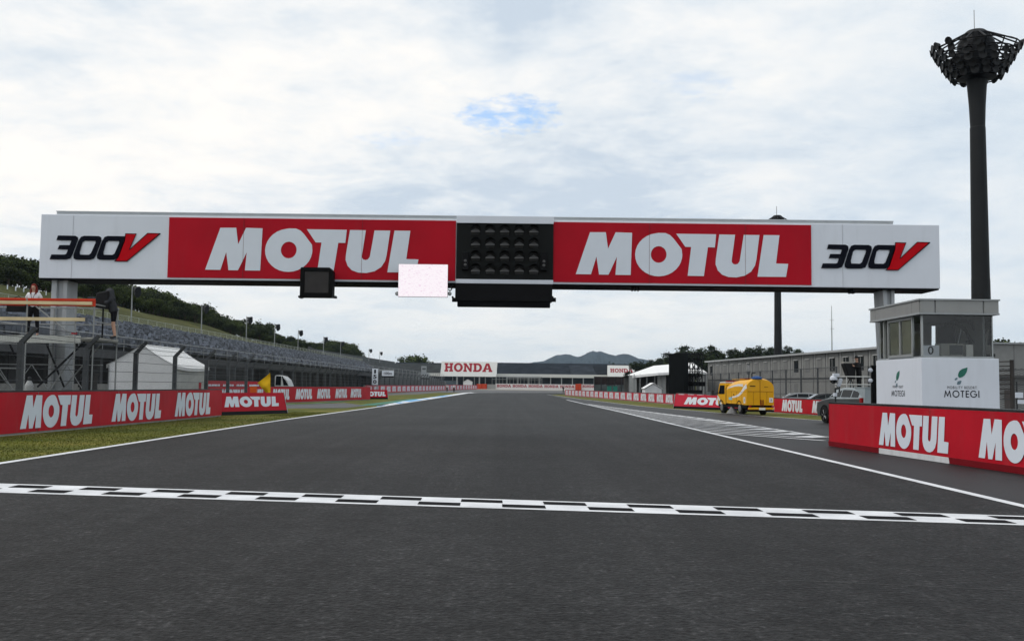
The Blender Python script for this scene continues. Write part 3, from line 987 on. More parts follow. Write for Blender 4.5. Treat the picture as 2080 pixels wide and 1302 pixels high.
q.bb(((a.x + b.x) / 2 - .4, YS + .5, b.z - .25), ((a.x + b.x) / 2 + .4, YG + .003, b.z - .1))
q.build('mounting_arm', M_DARKSTEEL, scr, world=True)

m_led = bpy.data.materials.new('lit_led_face')
m_led.use_nodes = True
nt = m_led.node_tree
b_ = nt.nodes['Principled BSDF']
b_.inputs['Base Color'].default_value = (0.01, 0.01, 0.01, 1)
b_.inputs['Specular IOR Level'].default_value = 0.1
tcn = nt.nodes.new('ShaderNodeTexCoord')
mpn = nt.nodes.new('ShaderNodeMapping')
mpn.inputs['Scale'].default_value = (7, 1, 26)
mpn.inputs['Rotation'].default_value = (0, 0.12, 0)
nt.links.new(tcn.outputs['Object'], mpn.inputs[0])
nsn = nt.nodes.new('ShaderNodeTexNoise')
nsn.inputs['Scale'].default_value = 1.3
nsn.inputs['Detail'].default_value = 3
nt.links.new(mpn.outputs[0], nsn.inputs['Vector'])
rpn = nt.nodes.new('ShaderNodeValToRGB')
rpn.color_ramp.elements[0].position = 0.30
rpn.color_ramp.elements[0].color = (0.84, 0.64, 0.78, 1)
rpn.color_ramp.elements[1].position = 0.45
rpn.color_ramp.elements[1].color = (0.99, 0.92, 0.97, 1)
nt.links.new(nsn.outputs[0], rpn.inputs[0])
nt.links.new(rpn.outputs[0], b_.inputs['Emission Color'])
b_.inputs['Emission Strength'].default_value = 0.98
a, b = corner(808.5, 602.5, YS), corner(910, 537.5, YS)
led = thing('led_screen', 'bright white lit screen hung under the gantry beside the light board', 'screen', ((a.x + b.x) / 2, YS + .1, a.z))
q = MB()
q.bb((a.x, YS + .004, a.z), (b.x, YS + .16, b.z))
q.build('casing', M_DARKSTEEL, led, world=True)
q = MB()
q.bb((a.x + .004, YS, a.z + .004), (b.x - .004, YS + .0035, b.z - .004))
q.build('screen', m_led, led, world=True)
for px in (806, 913):
    q = MB()
    p = at(px, 596, YS)
    q.lathe([(.05, -.05), (.075, -.02), (.075, .02), (.05, .05)], (p.x, YS + .1, p.z), 10, Matrix.Rotation(R(90), 3, 'X'))
    q.build('knob', M_STEEL, led, world=True)
for s_ in (.25, .75):
    x = a.x + (b.x - a.x) * s_
    q = MB()
    q.bb((x - .05, YS + .16, b.z - .35), (x + .05, YG + .003, b.z - .22))
    q.build('mounting_arm', M_DARKSTEEL, led, world=True)

# ================================================================== LEFT SIDE
def barrier(name, label, p0, p1, h, th, track_side, words, group=None, m=M_BANNER, wh=0.66, wz=0.24, ww=None, cap=M_DARKSTEEL, joints=6.0, capt=0.03):
    """low wall p0-p1 (plan), banner on its track side (+1: to the right of p0->p1); words: centres in metres along the reading direction"""
    p0, p1 = Vector((p0[0], p0[1], 0)), Vector((p1[0], p1[1], 0))
    d = (p1 - p0).normalized()
    L_ = (p1 - p0).length
    nrm = Vector((d.y, -d.x, 0)) * track_side
    t = thing(name, label, 'barrier', (p0 + p1) / 2, 0, group)
    q = MB()
    a, b = p0 - nrm * 0.02, p1 - nrm * 0.02
    c, e = b - nrm * th, a - nrm * th
    up = Vector((0, 0, 1))
    z0 = Vector((0, 0, -0.024))
    q.hexa([a + z0, b + z0, c + z0, e + z0] if track_side < 0 else [e + z0, c + z0, b + z0, a + z0], [v + up * (h - capt) for v in ((a, b, c, e) if track_side < 0 else (e, c, b, a))])
    q.build('wall_core', M_CONC, t, world=True)
    q = MB()
    a2, b2, c2, e2 = a + nrm * .03, b + nrm * .03, c - nrm * .03, e - nrm * .03
    rr = (a2, b2, c2, e2) if track_side < 0 else (e2, c2, b2, a2)
    q.hexa([v + up * (h - capt + .001) for v in rr], [v + up * h for v in rr])
    q.build('top_cap', cap, t, world=True)
    q = MB()                                # banner in lengths, each sagging a little
    n = max(1, round(L_ / joints))
    for i in range(n):
        s0, s1 = L_ * i / n + 0.012, L_ * (i + 1) / n - 0.012
        m_ = 8
        prev = None
        for j in range(m_ + 1):
            s = s0 + (s1 - s0) * j / m_
            off = nrm * (0.004 + 0.006 * math.sin(j * 2.1 + i))
            cur = [p0 + d * s + off + up * 0.035, p0 + d * s + off * 0.6 + up * (h - capt - .012)]
            if prev:
                q.quad(prev[0], cur[0], cur[1], prev[1]) if track_side > 0 else q.quad(cur[0], prev[0], prev[1], cur[1])
            prev = cur
    q.build('banner', m, t, world=True)
    ex = d if track_side > 0 else -d
    for w in words:
        s, w_ = w if isinstance(w, tuple) else (w, ww or wh * 5.02)
        o = (p0 if track_side > 0 else p1) + ex * (s - w_ / 2) + nrm * 0.014 + up * wz
        q = MB()
        letter(q, OIL, o, ex, up, w_ / 5.02, wh)
        q.build('lettering', M_LETTER, t, world=True)
    return t
# nearest red wall
A0, A1 = (-13.75, 23.5), (-12.78, 44.8)
def word(px0, px1, p0, p1):
    s0, s1 = isect(p0, p1, px0), isect(p0, p1, px1)
    return ((s0 + s1) / 2, abs(s1 - s0))
barrier('barrier_wall', 'long red trackside wall on the left, nearest the camera, with three white words', A0, A1, 1.2, 0.3, 1,
        [word(43, 189, A0, A1), word(228, 328, A0, A1), word(356, 428, A0, A1)], wh=0.93, wz=0.13)
B0, B1 = (-19.3, 62.5), (-13.15, 96.0)
barrier('barrier_wall', 'red wall behind the yellow flag, running back from the grass to the 150 board', B0, B1, 1.24, 0.3, 1,
        [word(446, 500, B0, B1), word(518, 535, B0, B1), word(553, 588, B0, B1), word(600, 634, B0, B1), word(644, 671, B0, B1), word(681, 705, B0, B1), word(712, 734, B0, B1)], wh=0.80, wz=0.24)
C0, C1 = (-21.3, 150.0), (-16.8, 272.0)
LC = math.hypot(C1[0] - C0[0], C1[1] - C0[1])
barrier('barrier_wall', 'far left red wall of closely repeated white words beyond the 150 board', C0, C1, 1.32, 0.3, 1,
        [3.4 + 6.3 * i for i in range(19)], wh=0.95, wz=0.18, m=M_BANNER2, ww=4.3)
D0, D1 = (-16.8, 275.0), (-11.0, 372.0)
LD = math.hypot(D1[0] - D0[0], D1[1] - D0[1])
barrier('barrier_wall', 'farthest red and white wall on the left, ending at the orange air fence', D0, D1, 1.5, 0.3, 1,
        [4.0 + 8.5 * i for i in range(11)], wh=1.1, wz=0.2, m=M_BANNER2, ww=5.4)
# red hoarding seen through the catch fence behind the wall
E0, E1 = at(418, 790, 66), at(530, 790, 75)
barrier('barrier_wall', 'low red hoarding behind the catch fence, between the white tent and the yellow flag', (E0.x, E0.y), (E1.x, E1.y), 1.62, 0.2, 1,
        [1.2, 3.4, 5.6, 7.8], wh=0.36, wz=1.0, ww=1.9)

def stand_sign(name, label, p0, p1, h, side, wpx=None, lean=0.28, w_=None, wh=0.5, wz=0.33, extra=None):
    """A-frame board p0-p1: red face, black back, black skirt"""
    p0, p1 = Vector((p0[0], p0[1], 0)), Vector((p1[0], p1[1], 0))
    d = (p1 - p0).normalized()
    L_ = (p1 - p0).length
    nrm = Vector((d.y, -d.x, 0))
    t = thing(name, label, 'sign', (p0 + p1) / 2)
    up = (Vector((0, 0, 1)) * h - nrm * lean)
    f = up.normalized()
    H = up.length
    fn = d.cross(f)
    q = MB()
    a = p0 + Vector((0, 0, -.02))
    q.hexa([a, a + d * L_, a + d * L_ - fn * .03, a - fn * .03], [a + f * H, a + d * L_ + f * H, a + d * L_ + f * H - fn * .03, a + f * H - fn * .03])
    q.build('front_panel', M_BLACK, t, world=True)
    q = MB()
    o = p0 + f * 0.15 + fn * .006 + d * .02
    q.quad(o, o + d * (L_ - .04), o + d * (L_ - .04) + f * (H - .16), o + f * (H - .16))
    q.build('banner', M_RED if extra is None else M_BANNER2, t, world=True)
    q = MB()
    bk = p0 - nrm * (2 * lean + .12) + Vector((0, 0, -.02))
    tp = p0 + f * H - fn * .032
    q.hexa([bk, bk + d * L_, bk + d * L_ - nrm * .03, bk - nrm * .03], [tp - nrm * .0, tp + d * L_, tp + d * L_ - nrm * .03, tp - nrm * .03])
    q.build('back_panel', M_BLACK, t, world=True)
    for e_, nm in ((p0, 0), (p1, 1)):       # closing side gussets with a pale edge
        q = MB()
        e2 = e_ + (d * .002 if nm else -d * .012)
        q.prism([(0.02, 0.0), (2 * lean + .1, 0.0), (lean + .04, h - .02)], e2, -nrm, (0, 0, 1), 0.01)
        q.build('side_panel', M_BLACK, t, world=True)
        q = MB()
        q.tube(e_ + (d if nm else -d) * .02, e_ + (d if nm else -d) * .02 + f * H, .018, 4)
        q.build('edge_trim', M_ALU, t, world=True)
    s, w_ = wpx
    q = MB()
    letter(q, OIL, p0 + d * (s - w_ / 2) + f * wz + fn * .012, d, f, w_ / 5.02, wh)
    q.build('lettering', M_LETTER, t, world=True)
    return t
S0, S1 = gnd(446, 843), gnd(584, 838.5)
stand_sign('trackside_sign', 'red tilted sign board with black sides on the left grass, before the yellow flag', S0, S1, 1.02, 1, word(460, 571, S0, S1), wh=0.5, wz=0.36)
T0, T1 = (-16.6, 99.0), at(788, 812, 101.5)
T1 = (T1.x, T1.y)
stand_sign('trackside_sign', 'small red sign below the 150 board, partly hidden by the wall', T0, T1, 0.92, 1, word(737, 784, T0, T1), wh=0.48, wz=0.28, lean=.2)

# yellow flag on its staff
fp = at(527, 800, 56)
fl = thing('flag', 'plain yellow flag hanging out over the red sign board on the left', 'flag', (fp.x, fp.y, 0))
q = MB()
q.tube((fp.x + .02, fp.y + .1, -.02), (at(549, 750, 56).x, fp.y + .16, at(549, 757, 56).z), 0.018, 6)
q.build('staff', M_DARKSTEEL, fl, world=True)
q = MB()
tri = [at(548.5, 757, 56), at(523.5, 778, 56), at(541.5, 800, 56), at(549, 798, 56)]
nn = 12
def fpt(u, v):
    a = tri[0].lerp(tri[1], u)
    b = tri[3].lerp(tri[2], u)
    p = a.lerp(b, v)
    p.y += 0.07 * math.sin(u * 5 + v * 3.2) + .03 * math.sin(v * 9)
    return p
gr = [fpt(i / nn, j / nn) for j in range(nn + 1) for i in range(nn + 1)]
q.add(gr, [(j * (nn + 1) + i, (j + 1) * (nn + 1) + i, (j + 1) * (nn + 1) + i + 1, j * (nn + 1) + i + 1) for j in range(nn) for i in range(nn)])
q.build('cloth', mat('flag_yellow', (0.72, 0.42, 0.01), 0.7, var=0.08), fl, world=True, smooth=True)
# orange marshal board leaning on the far wall
p = at(515, 793, 62)
q = MB()
q.box((p.x, p.y, p.z), (0.42, .05, .5), 0.4)
q.box((p.x, p.y + .12, p.z / 2 - .1), (0.05, .05, p.z), 0.4)
tag(q.build('marshal_panel', mat('signal_orange', (0.62, 0.10, 0.015), 0.6)), 'small plain orange board beside the yellow flag, in front of the red wall', 'board')

# catch fence along the left
M_POST = mat('fence_post', (0.065, 0.07, 0.075), 0.5, metal=0.25, var=0.2)
M_WIRE = wire_mat('woven_wire_fence', (0.05, 0.052, 0.055), 0.09, 0.10, haze=0.0)
M_WIREFAR = wire_mat('woven_wire_far', (0.035, 0.036, 0.036), 0.10, 0.10)
def catch_fence(label, pts, spacing, h, side, m_w, lean=0.42, post_r=0.08, levels=7, cable=0.012, straight=2.62, group=None, bend=True, base=0.0):
    t = thing('catch_fence', label, 'fence', (pts[0][0], pts[0][1], 0), 0, group)
    segs = [(Vector((*a, 0)), Vector((*b, 0))) for a, b in zip(pts, pts[1:])]
    tot = sum((b - a).length for a, b in segs)
    def pos(s):
        for a, b in segs:
            l_ = (b - a).length
            if s <= l_ + 1e-6:
                return a + (b - a) * (s / l_), (b - a).normalized()
            s -= l_
        return segs[-1][1], (segs[-1][1] - segs[-1][0]).normalized()
    n = int(tot / spacing)
    knots = []
    for i in range(n + 1):
        p, d = pos(i * spacing)
        nr = Vector((d.y, -d.x, 0)) * side
        q = MB()
        r = post_r
        q.box((p.x, p.y, base + straight / 2 - .01), (r * 2, r * 1.7, straight + .02), math.atan2(d.y, d.x) - math.pi / 2)
        if bend:
            a = p + Vector((0, 0, base + straight - .03))
            b = a + nr * lean + Vector((0, 0, h - straight + .03))
            q.tube(a, b, r * 1.15, 4, r * .95)
        q.build('post', M_POST, t, world=True)
        knots.append((p, nr))
    prof_ = [(0.0, base + .02 + (straight - .05) * k / levels) for k in range(levels + 1)]
    if bend:
        prof_ += [(lean * k / 3, base + straight + (h - straight) * k / 3) for k in (1, 2, 3)]
    for o, z in prof_:
        q = MB()
        for (a, na), (b, nb_) in zip(knots, knots[1:]):
            pa, pb = a + na * (o + post_r) + Vector((0, 0, z)), b + nb_ * (o + post_r) + Vector((0, 0, z))
            mid_ = (pa + pb) / 2 - Vector((0, 0, 0.015))
            q.tube(pa, mid_, cable, 4, cap=False)
            q.tube(mid_, pb, cable, 4, cap=False)
        q.build('cable', M_POST, t, world=True)
    q = MB()
    for (a, na), (b, nb_) in zip(knots, knots[1:]):
        for (o0, z0), (o1, z1) in zip(((0, base), (0, base + straight)), ((0, base + straight), (lean, h))) if bend else (((0, base), (0, base + straight)),):
            q.quad(a + na * (o0 + .02) + Vector((0, 0, z0)), b + nb_ * (o0 + .02) + Vector((0, 0, z0)), b + nb_ * (o1 + .02) + Vector((0, 0, z1)), a + na * (o1 + .02) + Vector((0, 0, z1)))
    q.build('wire_mesh', m_w, t, world=True)
    return t
catch_fence('tall catch fence with leaning grey post tops behind the near left red wall', [(-14.45, 25.0), (-14.55, 48.4), (-15.3, 62)], 4.65, 3.05, 1, M_WIRE)
catch_fence('tall catch fence behind the middle red wall, below the grandstand', [(-21.2, 62), (-20.2, 92), (-20.6, 112), (-22.2, 150)], 4.6, 3.3, 1, M_WIREFAR, cable=0.014)
catch_fence('far catch fence behind the long wall of repeated words on the left', [(-22.4, 152), (-20.0, 230), (-18.5, 290)], 6.0, 3.7, 1, M_WIREFAR, straight=3.1, cable=0.02)

# white party tent
TX0, TX1, TY0, TY1 = at(220, 760, 46.2).x, at(352, 760, 46.2).x, 46.2, 51.4
ze, zr = 2.28, 3.22
tent = thing('party_tent', 'white gabled canvas tent behind the catch fence, by the left grandstand', 'tent', ((TX0 + TX1) / 2, (TY0 + TY1) / 2, 0))
xm = (TX0 + TX1) / 2 + .02
q = MB()
q.prism([(TX0, -.02), (TX1, -.02), (TX1, ze - .02), (xm, zr - .06), (TX0, ze - .02)], (0, TY0, 0), (1, 0, 0), (0, 0, 1), 0.02)
q.bb((TX0, TY0 + .01, -.02), (TX0 + .02, TY1, ze - .03))
q.bb((TX0 + .03, TY1 - .02, -.02), (TX1 - .03, TY1, ze - .03))
q.build('canvas_wall', M_TENT, tent, world=True)
q = MB()
q.bb((TX1 - .025, TY0 + .03, -.02), (TX1 - .005, TY1 - .03, ze - .06))
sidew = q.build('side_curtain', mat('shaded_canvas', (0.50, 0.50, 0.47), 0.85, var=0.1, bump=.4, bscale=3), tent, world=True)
q = MB()
nu, nv = 10, 12
def roof_pt(u, v, s):
    x = xm + (TX1 + .08 - xm) * u if s > 0 else xm + (TX0 - .08 - xm) * u
    z = zr - (zr - ze + .02) * u
    z -= 0.10 * math.sin(math.pi * u) * (0.6 + .4 * math.sin(math.pi * v)) - .0
    if s > 0 and u > .8:
        z -= 0.10 * math.sin(math.pi * v) * (u - .8) / .2
    return Vector((x, TY0 - .06 + (TY1 - TY0 + .12) * v, z))
for s in (1, -1):
    g_ = [roof_pt(i / nu, j / nv, s) for j in range(nv + 1) for i in range(nu + 1)]
    fc = [(j * (nu + 1) + i, j * (nu + 1) + i + 1, (j + 1) * (nu + 1) + i + 1, (j + 1) * (nu + 1) + i) for j in range(nv) for i in range(nu)]
    q.add(g_, fc if s > 0 else [tuple(reversed(f)) for f in fc])
    e0 = [roof_pt(1, j / nv, s) for j in range(nv + 1)]     # hanging valance
    e1 = [p - Vector((0, 0, .16)) for p in e0]
    q.add(e0 + e1, [(j, j + 1, nv + 2 + j, nv + 1 + j) for j in range(nv)])
q.build('canvas_roof', M_TENTROOF, tent, world=True, smooth=True)
for x in (TX0 + .03, TX1 + .02):
    for y_ in (TY0 - .03, TY1 + .03):
        q = MB()
        q.tube((x, y_, -.02), (x, y_, ze - .05), .025, 6)
        q.build('pole', M_STEEL, tent, world=True)
q = MB()
p = Vector((TX1 + .003, TY0 + (TY1 - TY0) * .78, 1.35))
q.bb((p.x, p.y - .2, p.z - .25), (p.x + .006, p.y + .2, p.z + .12))
q.build('red_mark', M_BANNER, sidew, world=True)

# left grandstand: rising rows of seats on a dark frame
GX0, GX1, GZ0, GZ1, NR = -22.0, -36.0, 3.15, 6.55, 20
GY0 = 12.0
def gend(f): return 172 + (254 - 172) * f
seats = []
gs = thing('grandstand', 'long empty left grandstand with rows of blue grey seats rising to a green hillside', 'grandstand', (-22, GY0, 0))
M_TREAD = mat('stand_tread', (0.028, 0.030, 0.034), 0.8, var=0.15, dirt=.3)
for r_ in range(NR):
    f = r_ / (NR - 1)
    x = GX0 + (GX1 - GX0) * f
    z = GZ0 + (GZ1 - GZ0) * f
    ye = gend(f)
    q = MB()
    q.bb((x - .74, GY0, z - 0.20), (x, ye, z))
    q.build('tread', M_TREAD, gs, world=True)
    y_ = GY0 + 2.5 + (r_ % 2) * .1
    run = random.randint(2, 8)
    while y_ < ye - 1:
        if (y_ - 4.5) % 13.4 < 1.2:          # aisle
            y_ += .52
            continue
        run -= 1
        if run <= 0:
            run = random.randint(3, 9)
            y_ += .52 * random.choice((1, 1, 2, 3))
            continue
        seats.append((x, y_, z))
        y_ += .52
def seat_shell(q, x, y, z):
    q.box((x - .30, y, z + .36), (.40, .44, .05))
    q.box((x - .52, y, z + .54), (.05, .44, .26))
    q.bb((x - .51, y - .20, z + .30), (x - .47, y + .20, z + .42))
seats = [s_ for s_ in seats if s_[1] > 24]
order = sorted(seats, key=lambda s_: abs(s_[0]) ** 2 + s_[1] ** 2 + (0 if s_[0] / s_[1] > -.515 else 1e6))
q = MB()
seat_shell(q, 0, 0, 0)
first = q.build('seat', M_BLUESEAT, gs)
for i, (x, y_, z) in enumerate(order[:100]):
    o_ = first if i == 0 else first.copy()
    if i:
        COL.objects.link(o_)
        o_.parent = gs
    o_.location = gs.matrix_basis.inverted() @ Vector((x, y_, z))
q = MB()
for x, y_, z in order[100:]:
    seat_shell(q, x, y_, z)
q.build('seats', M_BLUESEAT, gs, world=True)['kind'] = 'stuff'
q = MB()
q.hexa([(GX0 + .12, GY0, GZ0 - .42), (GX0 + .12, 172, GZ0 - .42), (GX0, 172, GZ0 - .42), (GX0, GY0, GZ0 - .42)], [(GX0 + .12, GY0, GZ0 + .05), (GX0 + .12, 172, GZ0 + .05), (GX0 + .002, 172, GZ0 + .05), (GX0 + .002, GY0, GZ0 + .05)])
q.build('front_fascia', mat('stand_fascia', (0.055, 0.057, 0.060), 0.7, var=.2, dirt=.3), gs, world=True)
q = MB()
for z in (GZ0 + .45, GZ0 + .85):
    q.tube((GX0 + .05, GY0, z), (GX0 + .05, 172, z), .025, 5)
y_ = GY0
while y_ < 172:
    q.tube((GX0 + .05, y_, GZ0), (GX0 + .05, y_, GZ0 + .87), .022, 5)
    y_ += 3.0
q.build('front_rail', M_STEEL, gs, world=True)
y_ = GY0 + 1
while y_ < 171:
    for dx in (0.3, 5.5):
        q = MB()
        q.bb((GX0 - dx - .18, y_ - .18, -.02), (GX0 - dx + .18, y_ + .18, GZ0 - .2 if dx < 1 else GZ0 + .6))
        q.build('support_post', mat('stand_post', (0.06, 0.06, 0.06), 0.8, var=.15), gs, world=True)
    y_ += 5.8 if y_ > 60 else 4.6
q = MB()
q.bb((GX0 - 6.4, GY0, -.02), (GX0 - 6.2, 172, GZ0 + 1.2))
q.build('rear_wall', mat('undercroft_wall', (0.035, 0.031, 0.028), 0.9, var=.3, vscale=.5), gs, world=True)
q = MB()
q.hexa([(GX0 - .7, GY0, 0), (GX0 - .7, 172, 0), (GX1, 254, 0), (GX1, GY0, 0)][::-1], [(GX0 - .7, GY0, .01), (GX0 - .7, 172, .01), (GX1, 254, .01), (GX1, GY0, .01)][::-1])
q.build('undercroft_floor', M_CONC, gs, world=True)
q = MB()                                    # end wall, cut obliquely
q.prism([(0, GZ0 - .75), (1, GZ1 - .75), (1, GZ1 + .3), (0, GZ0 + .3)], (GX0, 172.4, 0), (GX1 - GX0, 82, 0), (0, 0, 1), 0.2)
q.build('end_wall', mat('stand_end_wall', (0.06, 0.065, 0.07), 0.8), gs, world=True)
# low boundary wall of plain concrete under the stand, seen at the far left
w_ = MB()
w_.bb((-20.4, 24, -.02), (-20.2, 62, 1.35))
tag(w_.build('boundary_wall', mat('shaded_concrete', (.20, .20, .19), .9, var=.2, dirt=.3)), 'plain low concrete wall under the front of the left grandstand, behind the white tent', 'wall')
# walkway fence on the back of the stand
M_RAILFENCE = mat('pale_rail', (0.40, 0.42, 0.34), 0.6, metal=.2)
gf = thing('guard_fence', 'pale wire guard fence along the top of the left grandstand', 'fence', (GX1 - .9, GY0, GZ1))
ys_ = []
y_ = 24.0
while y_ < 254:
    q = MB()
    q.tube((GX1 - .9, y_, GZ1 - .35), (GX1 - .9, y_, GZ1 + 1.25), .035, 5)
    q.build('post', M_RAILFENCE, gf, world=True)
    y_ += 2.6
for z in (GZ1 + .1, GZ1 + .7, GZ1 + 1.22):
    q = MB()
    q.tube((GX1 - .9, 24, z), (GX1 - .9, 254, z), .022, 5)
    q.build('rail', M_RAILFENCE, gf, world=True)
q = MB()
q.quad((GX1 - .92, 24, GZ1), (GX1 - .92, 254, GZ1), (GX1 - .92, 254, GZ1 + 1.2), (GX1 - .92, 24, GZ1 + 1.2))
q.build('wire_mesh', wire_mat('guard_mesh', (0.27, 0.29, 0.22), 0.10, 0.16), gf, world=True)
w_ = MB()
w_.bb((GX1 - 1.3, GY0, 0), (GX1 - .78, 256, GZ1 - .36))
tag(w_.build('retaining_wall', M_CONC), 'concrete retaining wall at the back of the left grandstand, below the guard fence', 'wall')

# speaker poles along the top of the stand
sp = thing('speaker_pole', 'thin grey pole with dark loudspeakers on top, one of a row behind the left grandstand', 'pole', (-37.6, 97.7 * 37.6 / 37, 0), 0, 'loudspeaker poles in a row behind the left grandstand')
q = MB()
q.lathe([(.09, 4.0), (.06, 11.0)], (0, 0, 0), 8)
q.build('mast', M_STEEL, sp)
for dz, dy in ((10.7, 0), (10.35, .1)):
    q = MB()
    q.lathe([(.12, -.25), (.22, 0), (.42, .35), (.40, .36)], (.32, dy, dz), 10, Matrix.Rotation(R(115), 3, 'Y') @ Matrix.Rotation(R(20), 3, 'X'))
    q.tube((0, 0, dz), (.3, dy, dz), .04, 5)
    q.build('loudspeaker', M_DARKSTEEL, sp)
tree_ = [(c, []) for c in kids(sp)]
for px in (405, 497, 555, 603, 655, 690, 748, 770):
    Y = 37.6 / abs(kx(px))
    dup(sp, (-37.6, Y, 0), random.uniform(-.2, .2), tree_=tree_)

# scaffold camera platform behind the near wall
PX0, PX1, PY0, PY1, PZ = -19.6, -14.32, 34.4, 36.5, 3.02
plat = thing('camera_platform', 'scaffold platform with orange and plank rails beside the left gantry column', 'scaffold', ((PX0 + PX1) / 2, (PY0 + PY1) / 2, 0))
xs_ = [PX0 + .1, -16.65, PX1]
q = MB()
q.bb((PX0, PY0 + .05, PZ - .06), (-15.35, PY1, PZ))
q.build('deck', M_GREYPAINT, plat, world=True)
q = MB()
q.bb((-15.34, PY0 + .2, PZ - .10), (PX1 + .05, PY1, PZ - .02))
q.build('end_deck', mat('pale_plate', (0.5, 0.49, 0.45), 0.6, var=.1), plat, world=True)
for x0, x1 in ((PX0, -16.70), (-16.60, -14.75)):
    q = MB()
    q.bb((x0, PY0, PZ - .24), (x1, PY0 + .04, PZ + .02))
    q.build('toe_board', mat('toe_board_grey', (0.48, 0.49, 0.46), 0.6, var=.1, dirt=.3), plat, world=True)
rail_z = PZ + 1.18
for x0, x1 in ((PX0, -16.68), (-16.60, PX1 + .05)):
    q = MB()
    q.bb((x0, PY0 - .07, rail_z + .06), (x1, PY0 - .03, rail_z + .12))
    q.bb((x0, PY0 - .03, rail_z - .14), (x1, PY0 - .005, rail_z + .06))
    q.build('orange_rail', M_ORANGE, plat, world=True)
for z, x1 in ((rail_z - .04, PX1 - .05), (PZ + .58, -14.6)):
    q = MB()
    q.bb((PX0, PY0 - .085, z - .055), (x1, PY0 - .035, z + .06))
    q.build('plank_rail', M_WOOD, plat, world=True)
for x in (PX0 + .2, -16.64, -14.95, PX1):
    q = MB()
    q.tube((x, PY0 + .02, -.02), (x, PY0 + .02, rail_z + .1), .028, 7)
    q.build('standard', M_STEEL, plat, world=True)
for x in (PX0 + .2, -16.64, PX1):
    q = MB()
    q.tube((x, PY1, -.02), (x, PY1, rail_z - .08), .028, 7)
    q.build('standard', M_STEEL, plat, world=True)
for z in (PZ + 1.12, PZ + .52, PZ - .12):
    for a, b in (((PX1, PY0, z), (PX1, PY1 + .1, z)), ((PX0, PY1, z), (PX1, PY1, z))):
        q = MB()
        q.tube(a, b, .024, 6)
        q.build('tube_rail', M_STEEL, plat, world=True)
for a, b in (((-16.4, PY0 + .08, PZ + 1.05), (-14.9, PY0 + .08, PZ - .1)), ((-18.9, PY0 + .1, 1.8), (-17.3, PY0 + .1, .15)), ((-17.2, PY1, .0), (-14.9, PY1, PZ - .2)), ((-19.2, PY1 - .1, 2.6), (-17.4, PY1 - .1, .4)), ((-16.6, PY0 + .5, .1), (-15.0, PY0 + .5, 2.7))):
    q = MB()
    q.tube(a, b, .026, 6)
    q.build('brace', M_STEEL, plat, world=True)
zz0, zz1 = 1.15, 2.05                       # light lattice frames under the deck
for k in range(7):
    xa_ = PX0 + .3 + k * .62
    q = MB()
    q.tube((xa_, PY0 + .9, zz0 if k % 2 else zz1), (xa_ + .62, PY0 + .9, zz1 if k % 2 else zz0), .016, 5)
    q.build('lattice_bar', M_STEEL, plat, world=True)
for z in (zz0, zz1):
    q = MB()
    q.tube((PX0 + .3, PY0 + .9, z), (PX1, PY0 + .9, z), .018, 5)
    q.build('lattice_bar', M_STEEL, plat, world=True)
for a, b in ((at(172, 694, PY0 + .3), at(76, 786, PY0 + .3)), (at(20, 700, PY0 + 1.5), at(60, 786, PY0 + 1.5)), (at(95, 700, PY0 + 1.6), at(130, 786, PY0 + 1.6)), (at(190, 700, PY0 + 1.7), at(160, 786, PY0 + 1.7))):
    q = MB()
    q.tube(a, b, .038, 6)
    q.build('dark_brace', M_BLACK, plat, world=True)
for z in (0.9, 1.9, 2.75):
    q = MB()
    q.tube((PX0, PY0 + .04, z), (-16.6, PY0 + .04, z), .024, 6)
    q.build('ledger', M_STEEL, plat, world=True)
q = MB()
p = at(151, 677, PY0)
q.bb((p.x - .1, PY0 - .012, p.z - .03), (p.x + .1, PY0 - .002, p.z + .03))
q.build('red_tag', M_BANNER, plat, world=True)
# bulk of equipment under the platform, seen through the wires
q = MB()
q.box((-15.75, 37.6, .85), (.5, .4, 1.74))
q.box((-15.75, 37.6, 1.74), (.56, .46, .06))
q.box((-15.75, 37.39, 1.1), (.40, .03, .9))
tag(q.build('equipment_cabinet', mat('cabinet_brown_black', (0.028, 0.024, 0.022), 0.6)), 'dark upright cabinet standing below the scaffold platform behind the catch fence', 'cabinet')
# white fire bottle on the fence
p = at(60, 765, 31.5)
ex = thing('white_canister', 'white canister strapped upright behind the nearest catch fence post', 'canister', (p.x, p.y, .55))
q = MB()
q.lathe([(.02, 0), (.13, .02), (.13, .78), (.09, .88), (.05, .94)], (0, 0, 0), 12)
q.build('cylinder_body', mat('dull_white', (.38, .39, .39), .6), ex, smooth=False)
q = MB()
q.lathe([(.05, .94), (.06, 1.0), (.03, 1.06)], (0, 0, 0), 8)
q.build('valve', M_DARKSTEEL, ex)
q = MB()
q.bb((-.12, -.12, -.57), (.12, .12, -.005))
q.build('pedestal', M_DARKSTEEL, ex)

# white fence on the hill
hf = thing('paddock_fence', 'small white post and rail fence on the green hill at the far left', 'fence', (-60, 118, hill_z(-60, 118)))
for i in range(14):
    y_ = 104 + i * 2.1
    x = -59.5 - 0.05 * i
    q = MB()
    z = hill_z(x, y_)
    q.bb((x - .05, y_ - .05, z - .3), (x + .05, y_ + .05, z + .55))
    q.build('post', M_WHITE, hf, world=True)

